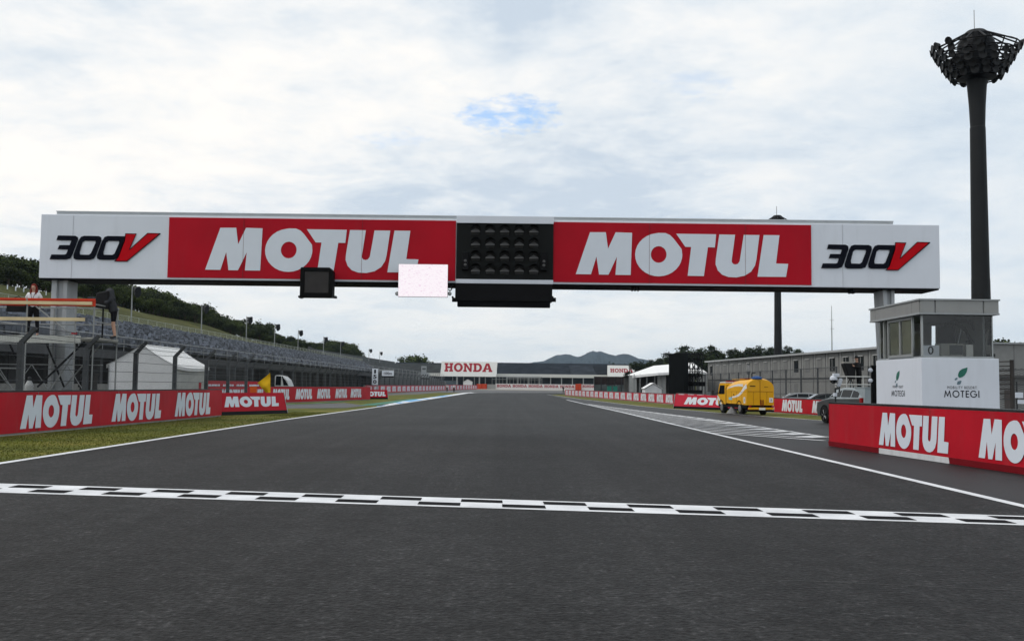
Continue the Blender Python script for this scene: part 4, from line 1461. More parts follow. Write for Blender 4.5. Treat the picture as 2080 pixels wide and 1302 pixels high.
# ---- far left: boards, scoreboard
nb1 = thing('distance_board', 'tall white board with the figures 150 stacked downwards, above the far left wall', 'sign', (-20.6, 155.5, 0))
YB = 155.0
a, b = at(755.3, 781.5, YB), at(768, 748.5, YB)
q = MB()
q.bb((a.x, YB, a.z), (b.x, YB + .08, b.z))
q.build('panel', M_WHITE, nb1, world=True)
q = MB()
for xx in (a.x + .2, b.x - .2):
    q.tube((xx, YB + .15, -.02), (xx, YB + .15, b.z - .1), .05, 6)
q.build('leg', M_STEEL, nb1, world=True)
hh = (b.z - a.z)
for i, ch in enumerate('150'):
    q = MB()
    w = (b.x - a.x) * (.30 if ch == '1' else .58)
    write(q, ch, ((a.x + b.x) / 2 - w / 2, YB - .012, a.z + hh * (.70 - .315 * i)), (1, 0, 0), (0, 0, 1), w, hh * .235, offset=.03)
    q.build('lettering', M_INK, nb1, world=True)
nb2 = thing('distance_board', 'white oblong board marked 100m hanging from a bent grey pole', 'sign', (at(776, 760, 158).x, 158, 0))
YB = 158.0
a, b = at(775.8, 763.5, YB), at(799.8, 753, YB)
q = MB()
q.bb((a.x, YB, a.z), (b.x, YB + .12, b.z))
q.build('panel', M_WHITE, nb2, world=True)
q = MB()
q.bb((a.x - .02, YB - .01, a.z - .2), (b.x + .02, YB + .2, a.z - .004))
q.build('lower_edge', M_BLACK, nb2, world=True)
q = MB()
write(q, '100m', (a.x + (b.x - a.x) * .16, YB - .012, a.z + (b.z - a.z) * .24), (1, 0, 0), (0, 0, 1), (b.x - a.x) * .70, (b.z - a.z) * .52, offset=.02)
q.build('lettering', M_INK, nb2, world=True)
q = MB()
p0_ = at(767.5, 770, YB + .2)
q.path([(p0_.x, YB + .2, -.02), (p0_.x, YB + .2, at(768, 756, YB).z), (at(771, 752, YB).x, YB + .2, at(771, 751.5, YB).z), (b.x, YB + .2, at(799, 751, YB).z)], .06, 6)
q.bb((b.x - .1, YB + .12, b.z - .1), (b.x, YB + .22, at(799, 751, YB).z))
q.bb((a.x, YB + .12, b.z - .1), (a.x + .1, YB + .22, at(779, 751, YB).z))
q.build('bent_pole', M_STEEL, nb2, world=True)
YB = 262.0
sb_ = thing('score_display', 'pale grey two part display box on a post in front of the far seats', 'display', (at(849, 780, YB).x, YB, 0))
for (x0, y0, x1, y1) in ((855.5, 757, 866, 743.5), (854.5, 767.5, 872.5, 757.5)):
    a, b = at(x0, y0, YB), at(x1, y1, YB)
    q = MB()
    q.bb((a.x, YB, a.z), (b.x, YB + .5, b.z))
    q.bb((a.x + .2, YB - .03, a.z + .2), (b.x - .2, YB - .001, b.z - .2))
    q.build('display_box', M_GREYPAINT, sb_, world=True)
    q = MB()
    for k in range(3):
        xx = a.x + (b.x - a.x) * (.25 + .22 * k)
        q.bb((xx, YB - .05, a.z + .45 * (b.z - a.z)), (xx + .22, YB - .032, a.z + .72 * (b.z - a.z)))
    q.build('dark_cells', M_DARKSTEEL, sb_, world=True)
a, b = at(854.5, 769.5, YB), at(872.5, 767.6, YB)
q = MB()
q.bb((a.x, YB - .05, a.z), (b.x, YB + .55, b.z - .003))
q.build('base_strip', M_BLACK, sb_, world=True)
q = MB()
for px in (849, 858, 869):
    p = at(px, 770, YB)
    q.tube((p.x, YB + .3, -.02), (p.x, YB + .3, p.z + (1.5 if px == 849 else .3)), .13, 6)
p, p2 = at(849, 758, YB), at(856, 758, YB)
q.tube((p.x, YB + .3, at(849, 759, YB).z), (p2.x, YB + .3, p2.z), .1, 6)
q.build('post', M_STEEL, sb_, world=True)
# small white van behind the middle wall: only its roof shows
YV = 82.0
van = thing('white_van', 'white van parked under the left grandstand, only its roof showing over the red wall', 'van', (at(578, 785, YV).x, YV, 0))
x0, x1 = at(563, 785, YV).x, at(591, 785, YV).x
q = MB()
q.prism([(x0, .35), (x1 + .1, .35), (x1 + .1, 1.1), (x1 - .15, 1.72), (x1 - .5, 2.04), (x1 - 1.0, 2.12), (x0 + .1, 2.12), (x0, 2.04)], (0, YV + .9, 0), (1, 0, 0), (0, 0, 1), 1.8)
q.build('body', mat('van_white', (.45, .46, .46), .5), van, world=True, bevel=.04)
q = MB()
q.prism([(x0 + .06, 1.30), (x0 + .5, 1.30), (x0 + .52, 2.05), (x0 + .1, 2.05)], (0, YV - .905, 0), (1, 0, 0), (0, 0, 1), .01)
q.build('side_window', M_GLASS, van, world=True)
q = MB()
q.prism([(x0 + .72, 1.30), (x1 - .02, 1.30), (x1 - .30, 1.75), (x1 - .56, 2.03), (x0 + .66, 2.05)], (0, YV - .905, 0), (1, 0, 0), (0, 0, 1), .01)
q.build('side_window', M_GLASS, van, world=True)
for xx in (x0 + .3, x1 - .25):
    q = MB()
    q.lathe([(.34, -.95), (.36, -.8), (.36, .8), (.34, .95)], (xx, YV, .34), 16, Matrix.Rotation(R(90), 3, 'X'))
    q.build('wheel', M_RUBBER, van, world=True)

# ================================================================== FAR END OF THE STRAIGHT
YF = 430.0
fg = thing('far_grandstand', 'wide dark grandstand with a white canopy edge closing the far end of the straight', 'grandstand', (0, YF + 8, 0))
def fpx(px, py, Y=YF): return at(px, py, Y)
M_FARSEAT = mat('far_seating', (0.055, 0.064, 0.078), 0.8, var=.22, vscale=.25)
M_FARSEAT2 = mat('far_seating_grey', (0.095, 0.10, 0.10), 0.8, var=.25, vscale=.3)
M_CANOPY = mat('canopy_edge_white', (0.60, 0.60, 0.58), 0.6, var=.05)
def bank(px0, px1, py0, py1, m, Y0, Y1, nm='seating_bank', steps=10):
    q = MB()
    a0, a1 = fpx(px0, py0, Y0), fpx(px1, py0, Y0)
    c0, c1 = fpx(px0, py1, Y1), fpx(px1, py1, Y1)
    for k in range(steps):
        t0, t1 = k / steps, (k + 1) / steps
        yA, yB = Y0 + (Y1 - Y0) * t0, Y0 + (Y1 - Y0) * t1
        zA, zB = a0.z + (c0.z - a0.z) * t0, a0.z + (c0.z - a0.z) * t1
        q.bb((a0.x, yA, zA - .5), (a1.x, yB, zB))
    return q.build(nm, m, fg, world=True)
bank(790, 893, 757, 738, M_FARSEAT2, YF + 1, YF + 26)
bank(1009, 1160, 760, 739, M_FARSEAT, YF + 1, YF + 26)
bank(1161, 1212, 761, 742, mat('far_seating_dim', (0.075, 0.085, 0.10), .8, var=.25, vscale=.3), YF + 1.5, YF + 26)
bank(1213, 1420, 762, 744, mat('far_seating_dark', (0.045, 0.05, 0.058), .8, var=.2, vscale=.3), YF + 2, YF + 26)
q = MB()                                    # roof beam on the bank
q.bb((fpx(1008, 740).x, YF + 26.2, 0), (fpx(1420, 740).x, YF + 27, fpx(1100, 737.5, YF + 26).z))
q.bb((fpx(790, 740).x, YF + 26.2, 0), (fpx(893, 740).x, YF + 27, fpx(840, 736.5, YF + 26).z))
q.build('rear_wall', M_FARSEAT, fg, world=True)
a, b = fpx(862, 765.5), fpx(1420, 758.5)
q = MB()
q.bb((fpx(868, 760).x, YF - 3, fpx(1000, 765.5).z), (fpx(1420, 760).x, YF + .9, fpx(1000, 759).z))
q.build('canopy_edge', M_CANOPY, fg, world=True)
q = MB()
q.bb((fpx(790, 770).x, YF + 2, 0), (fpx(1420, 770).x, YF + 2.4, fpx(1000, 765.5).z))
q.build('ground_floor_wall', mat('far_dark_wall', (0.035, 0.042, 0.05), .8, var=.25, vscale=.3), fg, world=True)
for px in range(876, 1410, 22):
    q = MB()
    p = fpx(px, 775)
    q.bb((p.x - .2, YF - 2.6, 0), (p.x + .2, YF - 2.2, fpx(1000, 765.6).z))
    q.build('canopy_post', M_GREYPAINT, fg, world=True)
q = MB()
p0_, p1_ = fpx(878, 782, YF - 4), fpx(931, 773, YF - 4)
q.bb((p0_.x, YF - 4.3, 0), (p1_.x, YF - 4, p1_.z))
tag(q.build('blue_grey_screen', mat('blue_grey_panel', (0.12, 0.15, 0.18), .6)), 'plain blue grey screen below the far canopy, left of the little white tent', 'screen')
# people, frames and clutter in the far gallery: one steel gallery frame
gal = MB()
z0_, z1_ = fpx(1000, 770, YF - 5).z, fpx(1000, 765, YF - 5).z
xa, xb = fpx(1000, 770).x, fpx(1100, 770).x
for i in range(15):
    x = xa + (xb - xa) * i / 14
    gal.tube((x, YF - 5, 0), (x, YF - 5, z1_), .12, 4)
gal.tube((xa, YF - 5, z1_), (xb, YF - 5, z1_), .16, 4)
gal.tube((xa, YF - 5, z0_), (xb, YF - 5, z0_), .12, 4)
gal.bb((fpx(1028, 770).x, YF - 5.6, fpx(1028, 767.5, YF - 5).z), (fpx(1098, 770).x, YF - 4, fpx(1028, 766.3, YF - 5).z))
tag(gal.build('viewing_gallery', M_STEEL), 'thin steel viewing frame standing below the far canopy behind the white word banner', 'frame')

def billboard(label, px0, px1, py_t, py_b, Y, wpx0, wpx1, wpy0, wpy1, slope_top=0.0):
    a, b = fpx(px0, py_b, Y), fpx(px1, py_b, Y)
    zt_ = fpx((px0 + px1) / 2, py_t, Y).z
    zb_ = fpx((px0 + px1) / 2, py_b, Y).z
    t = thing('billboard', label, 'billboard', ((a.x + b.x) / 2, Y, 0))
    q = MB()
    ins = (b.x - a.x) * .018
    q.hexa([(a.x, Y, zb_), (b.x, Y, zb_), (b.x, Y + 1.0, zb_), (a.x, Y + 1.0, zb_)], [(a.x + ins, Y + 2.0, zt_), (b.x + ins, Y + 2.0, zt_), (b.x + ins, Y + 3.0, zt_), (a.x + ins, Y + 3.0, zt_)])
    q.build('panel', mat('billboard_white', (0.70, 0.70, 0.68), .6, var=.04), t, world=True)
    q = MB()
    for x in (a.x + .3 * (b.x - a.x), a.x + .7 * (b.x - a.x)):
        q.bb((x - .3, Y + .3, 0), (x + .3, Y + .9, zb_))
    q.build('support', M_STEEL, t, world=True)
    q = MB()
    up_ = Vector((0, 2.0, zt_ - zb_)).normalized()
    full = Vector((0, 2.0, zt_ - zb_)).length
    f0 = (py_b - wpy1) / (py_b - py_t)
    hw = (wpy1 - wpy0) / (py_b - py_t) * full
    o = Vector((fpx(wpx0, wpy1, Y).x, Y - .05, zb_)) + up_ * (f0 * full)
    wW = fpx(wpx1, wpy1, Y).x - fpx(wpx0, wpy1, Y).x
    letter(q, WING, o, (1, 0, 0), up_, wW / 5.78, hw)
    q.build('lettering', mat('deep_red_lettering', (0.33, 0.02, 0.035), .55), t, world=True)
    return t
billboard('large white billboard with one big dark red word on the far grandstand', 894, 1008, 734.5, 764.5, YF - 6, 902.5, 1000, 737.5, 755)
billboard('smaller white billboard with a small dark red word, right of the far grandstand', 1234, 1293, 742, 765, YF - 6, 1240, 1286, 748.5, 756.5)
# white banner wall with five dark red words
YW = 385.0
a, b = fpx(1006.5, 789, YW), fpx(1168.5, 780, YW)
bw = thing('banner_wall', 'long low white wall with five dark red words beyond the last corner', 'barrier', ((a.x + b.x) / 2, YW, 0))
q = MB()
q.bb((a.x, YW, -.02), (b.x, YW + .4, fpx(1087, 780, YW).z))
q.build('wall_core', mat('banner_white', (0.68, 0.66, 0.66), .6), bw, world=True)
for i in range(5):
    q = MB()
    x0 = fpx(1009 + 32.2 * i, 785, YW).x
    wW = fpx(1038 + 32.2 * i, 785, YW).x - x0
    zc_ = fpx(1087, 787.2, YW).z
    letter(q, WING, (x0, YW - .03, zc_), (1, 0, 0), (0, 0, 1), wW / 5.78, fpx(1087, 781.6, YW).z - zc_)
    q.build('lettering', MATS['deep_red_lettering'], bw, world=True)
a2, b2 = fpx(1181.5, 789, YW), fpx(1207.5, 780, YW)
bw2 = thing('banner_wall', 'short white wall with one dark red word, left of the dark mesh screen', 'barrier', ((a2.x + b2.x) / 2, YW, 0))
q = MB()
q.bb((a2.x, YW, -.02), (b2.x, YW + .4, fpx(1190, 780.5, YW).z))
q.build('wall_core', MATS['banner_white'], bw2, world=True)
q = MB()
x0 = fpx(1183, 785, YW).x
zc_ = fpx(1190, 787.2, YW).z
letter(q, WING, (x0, YW - .03, zc_), (1, 0, 0), (0, 0, 1), (fpx(1207, 785, YW).x - x0) / 5.78, fpx(1190, 781.9, YW).z - zc_)
q.build('lettering', MATS['deep_red_lettering'], bw2, world=True)
def airfence(px0, px1, lab, Y=YW - 1.5):
    a, b = fpx(px0, 787, Y), fpx(px1, 780, Y)
    q = MB()
    n = max(2, int((b.x - a.x) / 1.5))
    for i in range(n):
        x0, x1 = a.x + (b.x - a.x) * i / n, a.x + (b.x - a.x) * (i + 1) / n
        q.bb((x0 + .02, Y, -.02), (x1 - .02, Y + 1.0, b.z + .05 * (i % 2)))
    return tag(q.build('air_fence', mat('air_fence_orange', (0.48, 0.055, 0.02), .5), bevel=.12), lab, 'air fence')
airfence(968, 989, 'bright orange inflated crash cushion at the end of the far left wall')
airfence(1169, 1181, 'orange inflated crash cushion between the two white word walls')
q = MB()
a, b = fpx(989.5, 788, YW - 1), fpx(1006, 779, YW - 1)
q.bb((a.x, YW - 1, -.02), (b.x, YW - .4, b.z - .4))
q.bb((a.x, YW - 1.06, b.z - .398), (b.x, YW - .34, b.z - .3))
tag(q.build('concrete_wall', M_CONC), 'plain grey wall between the orange cushion and the long white word wall', 'wall')
# little white tent at the far end
def ridge_tent(name, label, x0, x1, Y0, Y1, ze_, zr_, axis='x', wall=True, m_roof=M_TENTROOF, m_wall=M_TENT, ov=.15):
    t = thing(name, label, 'tent', ((x0 + x1) / 2, (Y0 + Y1) / 2, 0))
    q = MB()
    if axis == 'y':                          # ridge runs away from the camera, gable towards it
        xm_ = (x0 + x1) / 2
        q.prism([(x0 - ov, ze_ - .05), (xm_, zr_ - .05), (x1 + ov, ze_ - .05), (x1 + ov, ze_), (xm_, zr_), (x0 - ov, ze_)], (0, Y1 + ov, 0), (1, 0, 0), (0, 0, 1), Y1 - Y0 + 2 * ov)
    else:
        ym_ = (Y0 + Y1) / 2
        q.prism([(Y0 - ov, ze_ - .05), (ym_, zr_ - .05), (Y1 + ov, ze_ - .05), (Y1 + ov, ze_), (ym_, zr_), (Y0 - ov, ze_)], (x0 - ov, 0, 0), (0, 1, 0), (0, 0, 1), x1 - x0 + 2 * ov)
    q.build('canvas_roof', m_roof, t, world=True)
    if wall:
        q = MB()
        if axis == 'y':
            xm_ = (x0 + x1) / 2
            q.prism([(x0, -.02), (x1, -.02), (x1, ze_ - .1), (xm_, zr_ - .14), (x0, ze_ - .1)], (0, Y0 + .05, 0), (1, 0, 0), (0, 0, 1), .05)
            q.bb((x0, Y0 + .06, -.02), (x0 + .05, Y1, ze_ - .1))
            q.bb((x1 - .05, Y0 + .06, -.02), (x1, Y1, ze_ - .1))
        else:
            q.bb((x0, Y0, -.02), (x1, Y0 + .05, ze_ - .06))
            ym_ = (Y0 + Y1) / 2
            for xx in (x0, x1 - .05):
                q.prism([(Y0 + .06, -.02), (Y1, -.02), (Y1, ze_ - .1), (ym_, zr_ - .14), (Y0 + .06, ze_ - .1)], (xx, 0, 0), (0, 1, 0), (0, 0, 1), .05)
        q.build('canvas_wall', m_wall, t, world=True)
    return t
a, b = fpx(941, 781, 400), fpx(959, 775, 400)
ridge_tent('small_tent', 'tiny white tent below the far canopy, left of the orange cushion', a.x, b.x, 400, 404, fpx(950, 775.5, 400).z, fpx(950, 770.5, 400).z, 'y')

# ================================================================== RIGHT SIDE
# pit wall: near stretch with its white base panel
P0, P1 = (8.57, 26.55), (10.05, 11.0)
pit = barrier('pit_wall', 'long red wall at the near right edge, below the white signal cabin, with one and a half white words', P0, P1, 1.16, 0.35, 1, [], cap=M_DARKSTEEL, capt=.035, joints=5.2)
d_ = (Vector((*P1, 0)) - Vector((*P0, 0))).normalized()
n_ = Vector((d_.y, -d_.x, 0))
for (px0, px1) in ((1785, 1926), (1986.5, 2194)):
    s0 = isect(P0, P1, px0)
    s1 = isect(P0, P1, px1)
    q = MB()
    letter(q, OIL, Vector((*P0, 0)) + d_ * s0 + n_ * .014 + Vector((0, 0, .20)), d_, (0, 0, 1), (s1 - s0) / 5.02, 0.76)
    q.build('lettering', M_LETTER, pit, world=True)
q = MB()
s0, s1 = isect(P0, P1, 1785), isect(P0, P1, 1927)
o = Vector((*P0, 0)) + n_ * .016
q.quad(o + d_ * s0, o + d_ * s1, o + d_ * s1 + Vector((0, 0, .125)), o + d_ * s0 + Vector((0, 0, .125)))
q.build('white_base_panel', mat('grubby_white', (0.62, 0.63, 0.64), .6, var=.06, dirt=.4, dscale=5), pit, world=True)
q = MB()
for a, b in ((0, s0 - .01), (s1 + .01, 16.2)):
    q.hexa([o + d_ * a, o + d_ * b, o + d_ * b - n_ * .01, o + d_ * a - n_ * .01], [v + Vector((0, 0, .13)) for v in (o + d_ * a + n_ * .02, o + d_ * b + n_ * .02, o + d_ * b - n_ * .01, o + d_ * a - n_ * .01)])
q.build('red_skirt', mat('red_skirt', (0.20, 0.006, 0.012), .6, var=.1), pit, world=True)
q = MB()
e = Vector((*P0, 0)) - d_ * .012
q.quad(e + n_ * .005 + Vector((0, 0, .03)), e - n_ * .36 + Vector((0, 0, .03)), e - n_ * .36 + Vector((0, 0, 1.11)), e + n_ * .005 + Vector((0, 0, 1.11)))
q.build('end_panel', M_BANNER, pit, world=True)

# far right walls
R0, R1 = (16.9, 57.5), (16.1, 61.5)
def rbarrier(label, pts, words, **kw):
    return barrier('barrier_wall', label, pts[1], pts[0], kw.pop('h', .92), .3, kw.pop('side', 1), words, **kw)
K0, K1 = (19.6, 46.0), (15.0, 74.5)
tW = []
Lk = math.hypot(K0[0] - K1[0], K0[1] - K1[1])
barrier('barrier_wall', 'red wall on the right behind the sweeper truck and the parked dark car', K1, K0, .92, .3, 1, [word(1588, 1630, K1, K0), word(1649, 1700, K1, K0), word(1545, 1573, K1, K0), word(1395, 1420, K1, K0), word(1432, 1456, K1, K0)], wh=.70, wz=.12)
H0, H1 = (9.45, 163.0), (14.7, 88.0)
LH = math.hypot(H1[0] - H0[0], H1[1] - H0[1])
barrier('barrier_wall', 'right-hand far red wall of closely repeated white words on the grass bend', H0, H1, .93, .3, 1, [2.2 + 3.75 * i for i in range(20)], wh=.74, wz=.10, ww=2.75, m=M_BANNER2)
barrier('barrier_wall', 'short red wall with small white words on its upper edge, behind the right sign board', (14.75, 87.2), (15.1, 75.6), 1.02, .3, 1, [2.4, 6.2, 9.6], wh=.26, wz=.70, ww=2.5, m=M_BANNER2)
U0, U1 = gnd(1368, 828.5), gnd(1500, 833.5)
stand_sign('trackside_sign', 'bright red sign board on the right grass, partly hidden by the yellow sweeper truck', U0, U1, .98, 1, word(1388, 1487, U0, U1), wh=.52, wz=.30, lean=.18, extra=True)
# tall yellow sweeper truck, driving away
tk = thing('sweeper_truck', 'yellow road sweeper truck with white swirls seen from behind on the pit exit lane', 'truck', (14.22, 56.0, 0), R(8.5))
W2, LT = 0.80, 4.75                          # half width, length; local +y is forwards, x to the right
M_WSTRIPE = mat('white_decal', (0.78, 0.78, 0.76), .4)
def rrect(w, zb_, zt_, rad, n=7):
    """upright section with a rounded top"""
    pts_ = [(-w, zb_), (w, zb_)]
    pts_ += [(w - rad + rad * math.cos(R(90 * i / n)), zt_ - rad * .75 + rad * .75 * math.sin(R(90 * i / n))) for i in range(n + 1)]
    pts_ += [(-w + rad - rad * math.sin(R(90 * i / n)), zt_ - rad * .75 + rad * .75 * math.cos(R(90 * i / n))) for i in range(n + 1)]
    return pts_
q = MB()
sec = [(0.0, .56, 1.97), (0.25, .56, 2.03), (1.6, .60, 2.02), (2.6, .60, 1.92), (3.15, .62, 1.80)]
rings = [rrect(W2, a_, b_ + .02, .62) for _, a_, b_ in sec]
n0 = len(rings[0])
q.add([(p[0], sec[j][0], p[1]) for j, rg in enumerate(rings) for p in rg],
      [(j * n0 + i, j * n0 + (i + 1) % n0, (j + 1) * n0 + (i + 1) % n0, (j + 1) * n0 + i) for j in range(len(sec) - 1) for i in range(n0)] + [tuple(range(n0))[::-1], tuple((len(sec) - 1) * n0 + i for i in range(n0))])
hop = q.build('hopper', M_YELLOW, tk)
q = MB()                                    # rear door seams and handles
for z in (1.32,):
    q.bb((-W2 + .05, -.012, z - .012), (W2 - .05, -.002, z + .012))
for x in (-.02, ):
    q.bb((x - .012, -.014, .6), (x + .012, -.002, 1.93))
for x in (-.42, .38):
    q.bb((x - .008, -.010, .6), (x + .008, -.002, 1.3))
q.build('door_seam', mat('dark_yellow_seam', (0.30, 0.12, 0.005), .6), hop)
q = MB()
for x in (.0, .12):
    q.bb((x, -.05, .52), (x + .05, -.004, .86))
q.build('latch', mat('rust_red', (0.20, 0.03, 0.012), .6), hop)
q = MB()
q.bb((-.62, -.012, 1.60), (-.30, -.003, 1.65))
q.bb((.22, -.012, 1.58), (.46, -.003, 1.60))
q.build('rear_decal', M_INK, hop)
for x0, z0 in ((W2 - .28, .72),):
    q = MB()
    q.bb((x0, -.012, z0), (x0 + .22, -.003, z0 + .26))
    pl = q.build('number_sticker', M_WSTRIPE, hop)
    q = MB()
    q.bb((x0 + .09, -.016, z0 + .07), (x0 + .13, -.0125, z0 + .19))
    q.build('figure', M_INK, pl)
def side_patch(name, poly, m, x=-W2 - .004, par=hop):
    qq = MB()
    qq.add([(x, p[0], p[1]) for p in poly], [tuple(range(len(poly)))])
    return qq.build(name, m, par)
def curve_band(pts_, w0, w1):
    up_, dn = [], []
    n = len(pts_)
    for i, (a, b) in enumerate(pts_):
        p, c = pts_[max(0, i - 1)], pts_[min(n - 1, i + 1)]
        dx, dy = c[0] - p[0], c[1] - p[1]
        l_ = math.hypot(dx, dy)
        w = (w0 + (w1 - w0) * i / (n - 1)) / 2
        up_.append((a - dy / l_ * w, b + dx / l_ * w))
        dn.append((a + dy / l_ * w, b - dx / l_ * w))
    return up_, dn
def side_band(pts_, w0, w1, m, x=-W2 - .004, par=hop, nm='white_swirl'):
    up_, dn = curve_band(pts_, w0, w1)
    qq = MB()
    for i in range(len(up_) - 1):
        qq.add([(x, *dn[i]), (x, *up_[i]), (x, *up_[i + 1]), (x, *dn[i + 1])], [(0, 1, 2, 3)])
    return qq.build(nm, m, par)
side_band([(.55, 1.66), (1.2, 1.68), (2.0, 1.62), (2.8, 1.50)], .16, .05, M_WSTRIPE)
side_band([(.02, 1.62), (.35, 1.52), (.75, 1.28), (1.2, 1.10), (1.8, 1.0), (2.5, .96)], .26, .06, M_WSTRIPE)
side_band([(.35, .66), (.35, 1.0)], .26, .26, M_WSTRIPE, nm='number_plate_white')
side_band([(.35, .73), (.35, .93)], .05, .05, M_INK, x=-W2 - .008, nm='figure')
side_band([(2.2, .86), (2.75, .90)], .10, .16, mat('pale_blue_decal', (0.25, 0.55, 0.62), .5), nm='blue_decal')
for y_, z_ in ((1.95, 1.12), (2.35, .98)):
    q = MB()
    q.lathe([(.05, 0), (.05, .012)], (-W2 - .016, y_, z_), 10, Matrix.Rotation(R(90), 3, 'Y'))
    q.build('filler_cap', M_BLACK, hop)
q = MB()                                    # side panel seams and skirt
for y_ in (.75, 1.55, 2.35):
    q.bb((-W2 - .006, y_ - .008, .60), (-W2 + .01, y_ + .008, 1.30))
q.bb((-W2 - .006, .1, 1.29), (-W2 + .01, 2.6, 1.305))
q.build('side_seam', MATS['dark_yellow_seam'], hop)
for y_ in (1.15, 4.0):
    for s in (-1, 1):
        q = MB()
        ar_ = [(.44 * math.cos(R(a)), .36 + .44 * math.sin(R(a))) for a in range(0, 181, 15)]
        ai_ = [(.37 * math.cos(R(a)), .36 + .37 * math.sin(R(a))) for a in range(0, 181, 15)]
        xx = s * (W2 + .007)
        q.add([(xx, y_ + p[0], p[1]) for p in ar_] + [(xx, y_ + p[0], p[1]) for p in ai_], [(i, i + 1, i + 14, i + 13) for i in range(12)])
        q.build('mudguard', M_BLACK, tk)
q = MB()
q.bb((-.5, .5, 2.015), (.45, 1.6, 2.06))
q.bb((-.3, 1.9, 2.0), (.3, 2.3, 2.07))
q.build('roof_walkway', mat('rust_red', (0.20, 0.03, 0.012), .6), tk)
q = MB()                                    # pale top of the hopper with its hatches
q.prism([(-.55, 1.0), (-.2, 1.0), (-.2, 2.9), (-.55, 2.9)], (0, 0, 1.99), (1, 0, 0), (0, 1, 0), .03)
q.build('top_hatch', M_YELLOW, tk)
q = MB()
q.lathe([(.30, 0), (.28, .10), (.12, .16), (.02, .17)], (-.12, .22, 2.03), 14)
q.build('blue_cover', mat('blue_tarpaulin', (0.03, 0.08, 0.22), .6), tk)
q = MB()
q.path([(-.3, .5, 2.0), (-.3, .5, 2.35), (-.1, .45, 2.38)], .03, 6)
q.build('exhaust', M_DARKSTEEL, tk)
q = MB()                                    # cab: slanting windscreen in front
cab = [(3.32, .50), (4.60, .50), (4.75, .95), (4.66, 1.10), (4.42, 1.72), (4.25, 1.80), (3.40, 1.80), (3.32, 1.72)]
q.prism([(-p[0], p[1]) for p in cab][::-1], (-W2 + .02, 0, 0), (0, -1, 0), (0, 0, 1), 0)
q = MB()
k0 = len(cab)
q.add([(-W2 + .03, p[0], p[1]) for p in cab] + [(W2 - .03, p[0], p[1]) for p in cab], [tuple(range(k0)), tuple(range(2 * k0 - 1, k0 - 1, -1))] + [(i, i + k0, (i + 1) % k0 + k0, (i + 1) % k0) for i in range(k0)])
cabo = q.build('cab', M_YELLOW, tk, bevel=.03)
side_patch('side_window', [(3.5, 1.14), (3.5, 1.66), (4.26, 1.66), (4.50, 1.14)], M_GLASS, x=-W2 + .024, par=cabo)
side_patch('white_swirl', [(3.9, .52), (4.25, .52), (4.72, .98), (4.66, 1.08), (4.4, .92)], M_WSTRIPE, x=-W2 + .024, par=cabo)
q = MB()
q.add([(-W2 + .1, 4.45, 1.70), (W2 - .1, 4.45, 1.70), (W2 - .1, 4.69, 1.12), (-W2 + .1, 4.69, 1.12)], [(0, 1, 2, 3)])
q.build('windscreen', M_GLASS, cabo)
q = MB()
q.prism([(-W2 + .02, 3.35), (W2 - .02, 3.35), (W2 - .02, 4.3), (-W2 + .02, 4.3)], (0, 0, 1.80), (1, 0, 0), (0, 1, 0), .05)
q.build('cab_roof', M_WSTRIPE, cabo, bevel=.02)
q = MB()
q.bb((-.62, 3.55, 1.855), (.62, 3.72, 1.93))
q.build('beacon_bar', mat('beacon_red', (0.22, 0.01, 0.01), .3), cabo)
q = MB()
q.path([(-W2 + .02, 4.45, 1.2), (-W2 - .28, 4.62, 1.12)], .02, 6)
q.box((-W2 - .3, 4.62, 1.22), (.10, .05, .26))
q.build('mirror', M_DARKSTEEL, cabo)
q = MB()
q.bb((-W2 + .03, .1, .38), (W2 - .03, 4.5, .56))  # chassis, black out to the sides to add shadow round the wheels
q.bb((-W2 + .02, 3.17, .45), (W2 - .02, 3.30, 1.5))  # black slab added as shadow in the gap between cab and hopper
q.build('chassis_shade', M_BLACK, tk)
for y_ in (1.15, 4.0):
    for s in (-1, 1):
        q = MB()
        q.lathe([(.30, -.13), (.36, -.10), (.36, .10), (.30, .13)], (s * (W2 - .17), y_, .36), 20, Matrix.Rotation(R(90), 3, 'Y'))
        wh_ = q.build('wheel', M_RUBBER, tk)
        q = MB()
        q.lathe([(.20, -.012), (.20, .012), (.12, .03), (.04, .035)], (s * (W2 - .035), y_, .36), 16, Matrix.Rotation(R(90 * s), 3, 'Y'))
        q.build('rim', mat('pale_rim', (0.22, 0.22, 0.21), .5, metal=.3), wh_)
q = MB()
q.lathe([(.34, .01), (.30, .10), (.12, .34), (.08, .42)], (-W2 + .1, 2.45, 0), 16)
q.build('side_brush', mat('brush_grey', (0.20, 0.20, 0.20), .9, var=.3, vscale=20), tk)
q = MB()
q.bb((-W2 + .06, -.10, .31), (W2 - .03, -.02, .43))
bump_ = q.build('rear_bumper', M_YELLOW, tk, bevel=.02)
q = MB()
q.bb((-W2 + .02, -.06, .20), (W2 - .02, .3, .30))
q.build('under_guard', M_BLACK, tk)
q = MB()
q.bb((-.12, -.112, .29), (.24, -.102, .42))
q.build('number_plate', M_WSTRIPE, bump_)
for x in (-W2 + .1, W2 - .16):
    q = MB()
    q.bb((x, -.11, .44), (x + .12, -.04, .53))
    q.build('tail_lamp', mat('tail_red', (0.30, 0.01, 0.01), .3), bump_)

